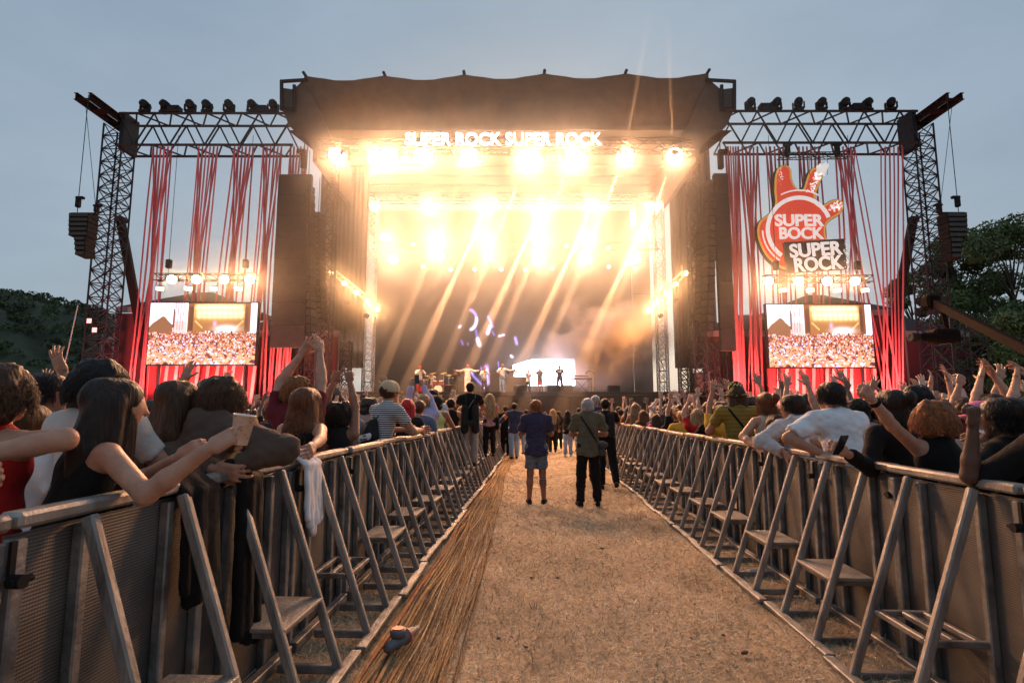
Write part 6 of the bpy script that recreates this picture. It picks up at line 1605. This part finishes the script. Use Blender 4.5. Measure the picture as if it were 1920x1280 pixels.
h_, hi = W('person in daisy print bucket hat and yellow striped T-shirt at the right barrier', 1378, 714, 7.2, yaw=-4, lean=6, skin='mid', hair=('bob', 'brown'), top=('tee', BEE), legs=TR, cap_=('bucket', DOT), armL='rail', armR='rail', seed=49, group=GRR, vox=.014, wide=1.08)
strap(h_, hi, BLK, -1, .016)
W('person in plain yellow T-shirt raising both arms left of the bucket hat', 1350, 752, 7.9, yaw=0, skin='mid', hair=('short', 'brown'), top=('tee', YEL), legs=TR, armL=(P(1338, 700, 7.6), P(1320, 740, 7.7)), armR=(P(1362, 705, 7.6), P(1392, 745, 7.7)), handL='open', handR='open', seed=50, reach=.16, group=GRR, vox=.016)
W('person with long dark hair and black top left of the yellow T-shirt', 1335, 758, 8.5, yaw=0, lean=4, skin='pale', hair=('long', 'dark'), top=('tee', BLK), legs=TR, armL='mid', armR='rail', female=True, nstr=1500, seed=51, group=GRR, vox=.018)
W('person in red T-shirt with blond hair clapping at the right barrier', 1306, 760, 9.2, yaw=-4, lean=4, skin='pale', hair=('bob', 'blond'), top=('tee', REDC), legs=TR, armL='upc', armR='mid', handL='open', seed=52, female=True, group=GRR, vox=.018)
W('person in black T-shirt with both arms high between the stage and the red T-shirt', 1268, 762, 10.2, yaw=0, skin='mid', hair=('short', 'ginger'), top=('tee', BLK), legs=TR, armL=(P(1259, 722, 9.9), P(1245, 760, 10)), armR=(P(1282, 718, 9.9), P(1300, 755, 10)), handL='wide', handR='wide', seed=53, reach=.16, group=GRR, vox=.02)
W('bald person in yellow and black sleeves at the right barrier', 1277, 765, 9.9, yaw=0, lean=6, skin='pale', hair=('short', 'blond'), top=('tee', YEL), legs=TR, armL='rail', armR='face', seed=54, group=GRR, vox=.02)
W('person with magenta sleeve reaching over the right barrier', 1228, 772, 11.6, yaw=-15, lean=8, skin='pale', hair=('wavy', 'brown'), top=('tee', MAG), legs=TR, armL=(P(1190, 812, 11.2), P(1200, 830, 11.3)), armR='upc', handR='grip', seed=55, female=True, group=GRR, vox=.022)
W('person in light blue top near the far end of the right barrier', 1205, 765, 13.0, yaw=-5, lean=5, skin='mid', hair=('wavy', 'auburn'), top=('tank', LBL), legs=TR, armL='rail', armR='rail', seed=56, female=True, group=GRR, vox=.022)
W('person in orange top waving both arms near the khaki photographer', 1163, 764, 16.0, yaw=-5, skin='mid', hair=('short', 'dark'), top=('tee', ORG), legs=TR, armL='up', armR='up', handL='wide', handR='wide', seed=57, group=GRR, vox=.024)
W('person raising two bare arms with a dark wristband before the right screen', 1500, 748, 6.6, yaw=-6, skin='pale', hair=('short', 'brown'), top=('tee', BLK2), legs=TR, armL=(P(1474, 695, 6.3), P(1455, 740, 6.4)), armR=(P(1510, 700, 6.3), P(1545, 745, 6.4)), handL='open', handR='open', seed=58, reach=.16, group=GRR, vox=.016)
W('person with dark afro behind the white shirt', 1603, 738, 6.3, yaw=-6, skin='mid', hair=('afro', 'dark'), top=('tee', GRY), legs=TR, nstr=1800, seed=59, group=GRR, vox=.018)
W('person with round dark curls and teal top behind the ginger curls', 1712, 706, 5.4, yaw=-10, skin='mid', hair=('curly', 'black'), top=('tee', TEAL), legs=TR, nstr=2500, seed=60, group=GRR, vox=.016)
W('person with reddish hair and dark top left of the grey hoodie', 1433, 735, 8.2, yaw=-4, skin='mid', hair=('short', 'auburn'), top=('tee', BLK2), legs=TR, seed=61, group=GRR, vox=.02)
W('person raising one open hand under the right screen', 1638, 745, 6.4, yaw=-10, skin='mid', hair=('short', 'dark'), top=('tee', BLK), legs=TR, armL=(P(1640, 706, 6.1), P(1615, 760, 6.2)), handL='wide', seed=62, reach=.16, group=GRR, vox=.018)
for i, (px, py, Y, lx, ly, rx, ry, tm_, lab) in enumerate([
    (1762, 742, 6.2, 1744, 706, 1778, 712, BLK2, 'first clapping person from the left before the dark trees'), (1806, 735, 5.8, 1800, 705, 1826, 716, cloth('wine', (.12, .03, .05)), 'second clapping person from the left before the dark trees'),
    (1852, 728, 5.3, 1838, 702, 1866, 708, GRY, 'third clapping person from the left before the dark trees'), (1888, 722, 5.9, 1874, 702, 1898, 704, BLK, 'fourth clapping person from the left before the dark trees'), (1925, 730, 4.6, 1905, 708, 1935, 712, NAVY, 'clapping person at the right frame edge, hands over the dark jacket')]):
    W(lab, px, py, Y, yaw=-12, skin=['pale', 'mid'][i % 2], hair=(['short', 'curly'][i % 2], ['dark', 'brown'][i % 2]), top=('tee', tm_), legs=TR, armL=(P(lx, ly, Y - .3), P(lx - 40, ly + 70, Y - .2)), armR=(P(rx, ry, Y - .3), P(rx + 40, ry + 70, Y - .2)) if i % 2 == 0 else 'mid', handL=['open', 'relax', 'wide', 'open', 'relax'][i], handR='open', palm=[(.8, -.7, .2), (-.3, -1, 0), (.9, -.3, .3), (0, -1, .3), (.6, -.8, 0)][i], seed=63 + i, reach=.16, group='clapping people before the trees', vox=.016)
# extra raised arms left of the speaker wing
W('person raising one hand in front of the left screen', 372, 742, 5.2, yaw=4, skin='mid', hair=('short', 'dark'), top=('tee', BLK), legs=TR, armL=(P(348, 702, 4.9), P(330, 770, 5)), handL='wide', seed=71, reach=.16, group=GL, vox=.016)
W('person raising one hand beside the left speaker wing', 520, 745, 7.0, yaw=4, skin='tan', hair=('short', 'black'), top=('tee', MAROON), legs=TR, armR=(P(535, 708, 6.7), P(545, 770, 6.8)), handR='open', seed=72, reach=.16, group=GL, vox=.018)
W('person pointing one finger up left of the cap', 715, 752, 8.4, yaw=4, skin='tan', hair=('short', 'black'), top=('tee', BLK), legs=TR, armR=(P(719, 702, 8.1), P(735, 770, 8.2)), handR='point', seed=73, reach=.16, group=GL, vox=.018)

# ---- things held or hung
def cup():
    c = P(402, 812, 2.14); hz = gi['arms'][1][2]
    ya = girl.rotation_euler.z; wv = Vector((hz[0] * math.cos(ya) - hz[1] * math.sin(ya), hz[0] * math.sin(ya) + hz[1] * math.cos(ya), hz[2])) + girl.location
    e = gi['arms'][1][1]; dl = unit(hz - e); dd = unit((hz - e) + A3(0, .5, .15) * np.linalg.norm(hz - e)); wd_ = Vector((dd[0] * math.cos(ya) - dd[1] * math.sin(ya), dd[0] * math.sin(ya) + dd[1] * math.cos(ya), dd[2]))
    c = wv + wd_ * .10 + Vector((.03, .02, -.03))
    t = thing('cup', 'pale printed plastic cup held above the left barrier', 'cup', c)
    m = cloth('cup_print', (.85, .72, .64), 'dot', (.62, .34, .28), freq=60., duty=.3, rough=.4)
    M = Matrix.Rotation(R(8), 3, 'Y')
    MB().lathe([(0, 0), (.031, 0), (.042, .115), (.044, .115), (.044, .12), (.041, .12), (.03, .004), (0, .004)], c, M, 24).build('cup_wall', m, t, True)
    MB().lathe([(0, .1), (.0385, .1)], c, M, 24).build('drink', mat('beer', (.5, .25, .05), .2), t)
cup()
def drape(label, px, y0, y1, lat, w, m, seed, name, cat):
    """Cloth hung over the barrier rail, falling in folds on the lane side."""
    d = -LAT_L * F / (1008 - px); q = random.Random(seed); zt = BH + .03 + .02; zbm = EYE - (y1 - 770) / F * d
    o = lane(LAT_L, d, 0); pr = []; n = max(5, int(w / .026))
    for i in range(n):
        x = (i / (n - 1) - .5) * w; r_ = q.uniform(.016, .03); zb_ = zbm + q.uniform(-.03, .07) + abs(x) * .3
        y = .075 + q.uniform(0, .03); xs = x * 1.15 + q.uniform(-.02, .02)
        pr += [cap((x, -.06, zt - .12), (x, 0, zt), r_ * .8, r_), cap((x, 0, zt), (x * 1.02, y, zt - .08), r_, r_), cap((x * 1.02, y, zt - .08), (xs, y + .03, zb_), r_, r_ * 1.15)]
    v, fc = sdf(pr, .011, .018, noise=[(.004, 60, 40, 22, q.uniform(0, 6)), (.003, 35, 50, 40, q.uniform(0, 6))])
    v2 = v.copy(); v2[:, 0] = v[:, 1] * CP + v[:, 0] * SP; v2[:, 1] = -v[:, 1] * SP + v[:, 0] * CP
    ob = link(name, mesh_np(name, v2, fc[:, ::-1], m, True)); ob.location = o; tag(ob, label, cat, 'clothes hung on the left barrier')
drape('white shirt hung over the left barrier rail', 563, 845, 985, 0, .24, WHT, 1, 'hung_shirt', 'garment')
drape('long black coat hung over the left barrier below the brown hoodie', 444, 860, 1190, 0, .17, BLK, 2, 'hung_coat', 'garment')
drape('black jacket bundled over the left barrier below the cup', 338, 920, 1110, 0, .2, BLK, 3, 'hung_jacket', 'garment')
def phone(label, p, rz, tilt=0.):
    t = thing('phone', label, 'phone', p, rz, 'phones held up')
    MB().box(p, (.078, .01, .155), Matrix.Rotation(tilt, 3, 'X'), .004).build('phone_body', M_DARK, t)
    MB().box(Vector(p) + Vector((0, -.006, 0)), (.07, .002, .145), Matrix.Rotation(tilt, 3, 'X')).build('screen', mat('phone_glass', (.02, .02, .025), .1), t)
def grip_point(o, I, k):
    s0, e, w = I['arms'][k]; d = unit(w - e); ya = o.rotation_euler.z; p = w + d * .1; return Vector((p[0] * math.cos(ya) - p[1] * math.sin(ya), p[0] * math.sin(ya) + p[1] * math.cos(ya), p[2])) + o.location
phone('phone held over the right barrier by the person in black', grip_point(p5, i5, 0) + Vector((.0, 0, .03)), .4, .5)
phone('phone held up by the person in lilac sleeves', grip_point(ph1, pi1, 1) + Vector((-.06, 0, .03)), 0)
# bottle and notices by the right barrier
c = lane(2.15, 5.85, 0); t = thing('bottle', 'clear plastic bottle lying under the right barrier', 'bottle', (c.x, c.y, .05))
MB().lathe([(0, -.1), (.03, -.1), (.032, -.09), (.032, .05), (.014, .09), (.014, .11), (0, .11)], (c.x, c.y, .045), Matrix.Rotation(R(88), 3, 'Y'), 14).build('bottle_body', mat('clear_plastic', (.6, .6, .58), .2), t, True)
MB().lathe([(0, .0), (.016, 0), (.016, .02), (0, .02)], Vector((c.x + .108, c.y, .049)), Matrix.Rotation(R(88), 3, 'Y'), 10).build('bottle_cap', mat('bottle_cap', (.5, .5, .55), .5), t)
for i, (d_, z_) in enumerate(((7.02, .56), (11.3, .6), (9.0, .05))):
    c = lane(LAT_R - .045, d_, z_) if i < 2 else lane(2.0, d_, .03)
    o = MB().box((0, 0, 0), (.14, .004, .21)).build('paper_notice', mat('notice_paper', (.62, .42, .36), .7), None); o.location = c; o.rotation_euler = (0 if i < 2 else R(90), 0, RZ)
    tag(o, ['pinkish paper notice stuck on the nearer part of the right barrier', 'pinkish paper notice stuck far along the right barrier', 'crumpled pale paper lying under the right barrier'][i], 'paper')

# ------------------------------------------------------------------ performers on stage
BM = dict(vox=.028, group='performers on stage')
def band(label, px, Y, pyt=690, yaw=180, **kw):
    tp = P(px, pyt, Y); k = dict(BM); k.update(kw); return person(label, (tp.x, Y), tp.z - ZD, yaw, z0=ZD, **k)
RCAP = ('cap', REDC)
band('drummer in white with red cap standing at the left drums', 787, 38.0, 684, 160, skin='mid', hair=('short', 'dark'), top=('long', WHT), legs=('trousers', REDC), cap_=RCAP, armL='mid', armR='mid', lean=14)
band('seated looking drummer in white behind the drum kit', 811, 39.3, 698, 185, skin='mid', hair=('short', 'dark'), top=('tee', WHT), legs=('trousers', BLK), armL='mid', armR='mid')
band('musician in white behind the dark amplifier case', 855, 37.6, 692, 175, skin='mid', hair=('short', 'blond'), top=('jacket', BLK2), legs=('trousers', BLK), armL='mid', armR='mid')
band('singer in white with arms spread wide', 877, 37.4, 682, 180, skin='tan', hair=('short', 'dark'), top=('long', WHT), legs=('trousers', WHT), armL='out', armR='out', cap_=RCAP)
band('guitarist in white with red cap bending forward', 908, 37.0, 687, 170, skin='mid', hair=('short', 'dark'), top=('long', WHT), legs=('trousers', BLK), armL='mid', armR='mid', lean=12, cap_=RCAP)
band('singer in white sweater and jeans pointing to the right at the stage edge', 942, 34.6, 681, 178, skin='tan', hair=('short', 'blond'), top=('long', WHT), legs=('trousers', DENL), armL='out', armR='mid', handL='point', shoe=SHW)
band('dark clad musician behind the pointing singer', 959, 37.0, 685, 180, skin='dark', hair=('short', 'black'), top=('tee', BLK), legs=('trousers', BLK), armL='out', armR='down')
band('performer in white T-shirt leaning in front of the glowing wall', 990, 35.6, 693, 165, skin='tan', hair=('short', 'black'), top=('tee', WHT), legs=('trousers', BLK2), armL='down', armR='face', lean=8)
band('performer in dark hood and red shorts with hands at the face', 1012, 36.2, 690, 185, skin='mid', hair=('short', 'black'), top=('hoodie', BLK2), legs=('shorts', REDC), armL='face', armR='face', shoe=SHW)
band('performer in black T-shirt with white print holding a microphone', 1049, 35.2, 684, 182, skin='tan', hair=('short', 'black'), top=('tee', BLK), legs=('trousers', BLK), armL='down', armR='mid', stance=.2)
band('keyboard player in white with white cap', 1107, 37.6, 685, 195, skin='mid', hair=('short', 'dark'), top=('tee', WHT), legs=('trousers', GTR), armL='mid', armR='mid', cap_=('cap', WHT))
for o in col.objects:
    if o.get('label') == 'performer in black T-shirt with white print holding a microphone':
        MB().box((0, .16, 1.33), (.2, .012, .16)).build('shirt_print', WHT, o, local=True)

# ------------------------------------------------------------------ the packed crowd: copies of a few figures
RC = [(.02, .02, .02), (.6, .6, .62), (.03, .035, .06), (.35, .03, .03), (.02, .02, .02), (.25, .25, .26), (.5, .3, .1), (.05, .05, .05), (.12, .16, .25), (.45, .32, .28), (.08, .1, .06), (.02, .02, .02)]
CTOP = cloth('crowd_top', (1, 1, 1), rand=RC); CLEG = cloth('crowd_legs', (1, 1, 1), rand=[(.02, .02, .02), (.1, .14, .22), (.05, .05, .06), (.2, .17, .13)])
M_SKIN['any'] = mat('skin_any', (1, 1, 1), .55, 0, .08, 9, rand=[(.58, .35, .26), (.45, .26, .17), (.35, .19, .12), (.5, .3, .2), (.14, .075, .05)])
HAIRC['any'] = (1, 1, 1); M_HAIR['any'] = mat('hair_any', (1, 1, 1), .55, 0, .4, 50, .5, 60, stretch=(1, 1, .15), rand=[(.015, .01, .008), (.05, .026, .014), (.02, .012, .009), (.11, .04, .016), (.2, .12, .06), (.03, .018, .012)])
protos = []
for i, (hk, tk, aL, aR, hl, hr_, fem) in enumerate([('short', 'tee', 'down', 'down', 'relax', 'relax', 0), ('long', 'tank', 'rail', 'rail', 'relax', 'relax', 1), ('short', 'tee', 'up', 'up', 'open', 'wide', 0), ('wavy', 'tee', 'upc', 'upc', 'open', 'open', 1), ('curly', 'tee', 'mid', 'up', 'relax', 'open', 0),
        ('bob', 'tank', 'mid', 'mid', 'open', 'open', 1), ('short', 'long', 'upc', 'mid', 'grip', 'relax', 0), ('afro', 'tee', 'rail', 'mid', 'relax', 'grip', 0), ('bun', 'tee', 'up', 'down', 'open', 'relax', 1), ('short', 'hoodie', 'mid', 'mid', 'relax', 'relax', 0)]):
    o, _ = person('proto', (0, -60 - i), 1.72, 0, 'any', (hk, 'any'), (tk, CTOP), ('trousers', CLEG), armL=aL, armR=aR, handL=hl, handR=hr_, female=bool(fem), vox=.03, seed=100 + i, group='packed crowd')
    protos.append((o, 'raised arms' if 'up' in aL + aR else 'arms low', tk))
def copy_person(src, loc, rz, k, label, group):
    o = src.copy(); col.objects.link(o); o.location = loc; o.rotation_euler = (0, 0, rz); o.scale = (k, k, k); o['label'] = label; o['group'] = group
    for c in src.children:
        d = c.copy(); col.objects.link(d); d.parent = o
    return o
cr = random.Random(11); n_c = 0
def near_used(x, y, r_): return any((x - a) ** 2 + (y - b) ** 2 < r_ * r_ for (a, b) in USED)
spots = []
for side in (-1, 1):
    base = (LAT_L - .32) if side < 0 else (LAT_R + .34)
    for row in range(14):
        for kdx in range(60):
            d_ = 4.6 + kdx * (.62 + .01 * row) + cr.uniform(-.16, .16); lat = base + side * (row * .62 + cr.uniform(-.12, .14))
            if d_ > 29.0: continue
            if row >= 3 and d_ < 7: continue
            if d_ < 9 and row == 0: continue
            p = lane(lat, d_)
            if p.y > 29.3 or p.y < 4.6: continue
            u_ = p.x / p.y * F
            if abs(u_) > 985: continue
            keep = 1.0 if row < 3 else (.62 if row < 7 else .42)
            if row < 3 and d_ > 20: keep = .75
            if cr.random() > keep: continue
            if near_used(p.x, p.y, .5): continue
            USED.append((p.x, p.y)); spots.append((p, row, side, d_))
spots.sort(key=lambda s_: s_[0].y); 
for (p, row, side, d_) in spots[:285]:
    o, pose, tk = cr.choice(protos)
    if row == 0 and 'raised' in pose and cr.random() < .5: o, pose, tk = protos[cr.choice((0, 1, 5, 7, 9))]
    sd = 'left' if side < 0 else 'right'
    dist = 'near' if d_ < 12 else ('halfway' if d_ < 20 else 'far')
    lab = 'crowd member with %s, %s part of the crowd behind the %s barrier' % (pose, dist, sd)
    copy_person(o, (p.x, p.y, 0), R(-PHI * 0 + cr.uniform(-14, 14) - side * 4), cr.uniform(.93, 1.08), lab, 'packed crowd behind the %s barrier' % sd)
for (o, _, _) in protos:
    for c in list(o.children): bpy.data.objects.remove(c)
    bpy.data.objects.remove(o)

# ------------------------------------------------------------------ smoke drifting out of the stage, thinning to nothing
def smoke_mat(name, dens, color, aniso, inner=.35, nscale=.16, namt=.5, thresh=None):
    m = bpy.data.materials.new(name); m.use_nodes = True; t = m.node_tree
    t.nodes.remove(t.nodes['Principled BSDF']); v = t.nodes.new('ShaderNodeVolumePrincipled')
    v.inputs['Color'].default_value = (*color, 1); v.inputs['Anisotropy'].default_value = aniso
    tc = t.nodes.new('ShaderNodeTexCoord')
    ln = t.nodes.new('ShaderNodeVectorMath'); ln.operation = 'LENGTH'; t.links.new(tc.outputs['Object'], ln.inputs[0])
    mr = t.nodes.new('ShaderNodeMapRange'); mr.interpolation_type = 'SMOOTHSTEP'; mr.inputs[1].default_value = inner; mr.inputs[2].default_value = 1.0; mr.inputs[3].default_value = dens; mr.inputs[4].default_value = 0.
    t.links.new(ln.outputs['Value'], mr.inputs[0])
    no = t.nodes.new('ShaderNodeTexNoise'); no.inputs['Scale'].default_value = nscale; no.inputs['Detail'].default_value = 3 if thresh is None else 5
    t.links.new(tc.outputs['Object'], no.inputs['Vector'])
    n2 = t.nodes.new('ShaderNodeMapRange'); n2.inputs[1].default_value = .3 if thresh is None else thresh; n2.inputs[2].default_value = .7; n2.inputs[3].default_value = 1 - namt; n2.inputs[4].default_value = 1 + namt
    t.links.new(no.outputs[0], n2.inputs[0])
    mu = t.nodes.new('ShaderNodeMath'); mu.operation = 'MULTIPLY'; t.links.new(mr.outputs[0], mu.inputs[0]); t.links.new(n2.outputs[0], mu.inputs[1])
    t.links.new(mu.outputs[0], v.inputs['Density'])
    t.links.new(v.outputs[0], t.nodes['Material Output'].inputs['Volume'])
    return m
def smoke(name, label, c, r_, m):
    mb = MB().box((0, 0, 0), (2.0, 2.0, 2.0)); o = link(name, mesh_np(name, mb.v, mb.f, m)); o.location = c; o.scale = r_
    return tag(o, label, 'smoke', kind='stuff')
smoke('stage_smoke', 'thin golden lit smoke drifting under the stage roof', (0, 35.0, 12.0), (27, 14, 15.5), smoke_mat('thin_stage_smoke', .028, (1, .95, .88), .77, .2, 2.5, .35))  # stage smoke, stretched out past the wings to stand in for lens glare
pc_ = P(1140, 650, 37.5)
smoke('smoke_puff', 'pinkish smoke cloud billowing on the right of the stage', (pc_.x, 37.5, pc_.z + .3), (5.0, 2.0, 3.6), smoke_mat('thick_smoke', 4.2, (1, .86, .88), .3, .15, 1.7, 1.0, .46))
pc_ = P(640, 660, 35.2)
smoke('smoke_puff', 'faint orange smoke rising left of the left truss tower', (pc_.x, 35.2, pc_.z), (2.6, 1.0, 2.0), smoke_mat('faint_smoke', 1.4, (1, .93, .9), .3, .15, 1.7, 1.0, .46))
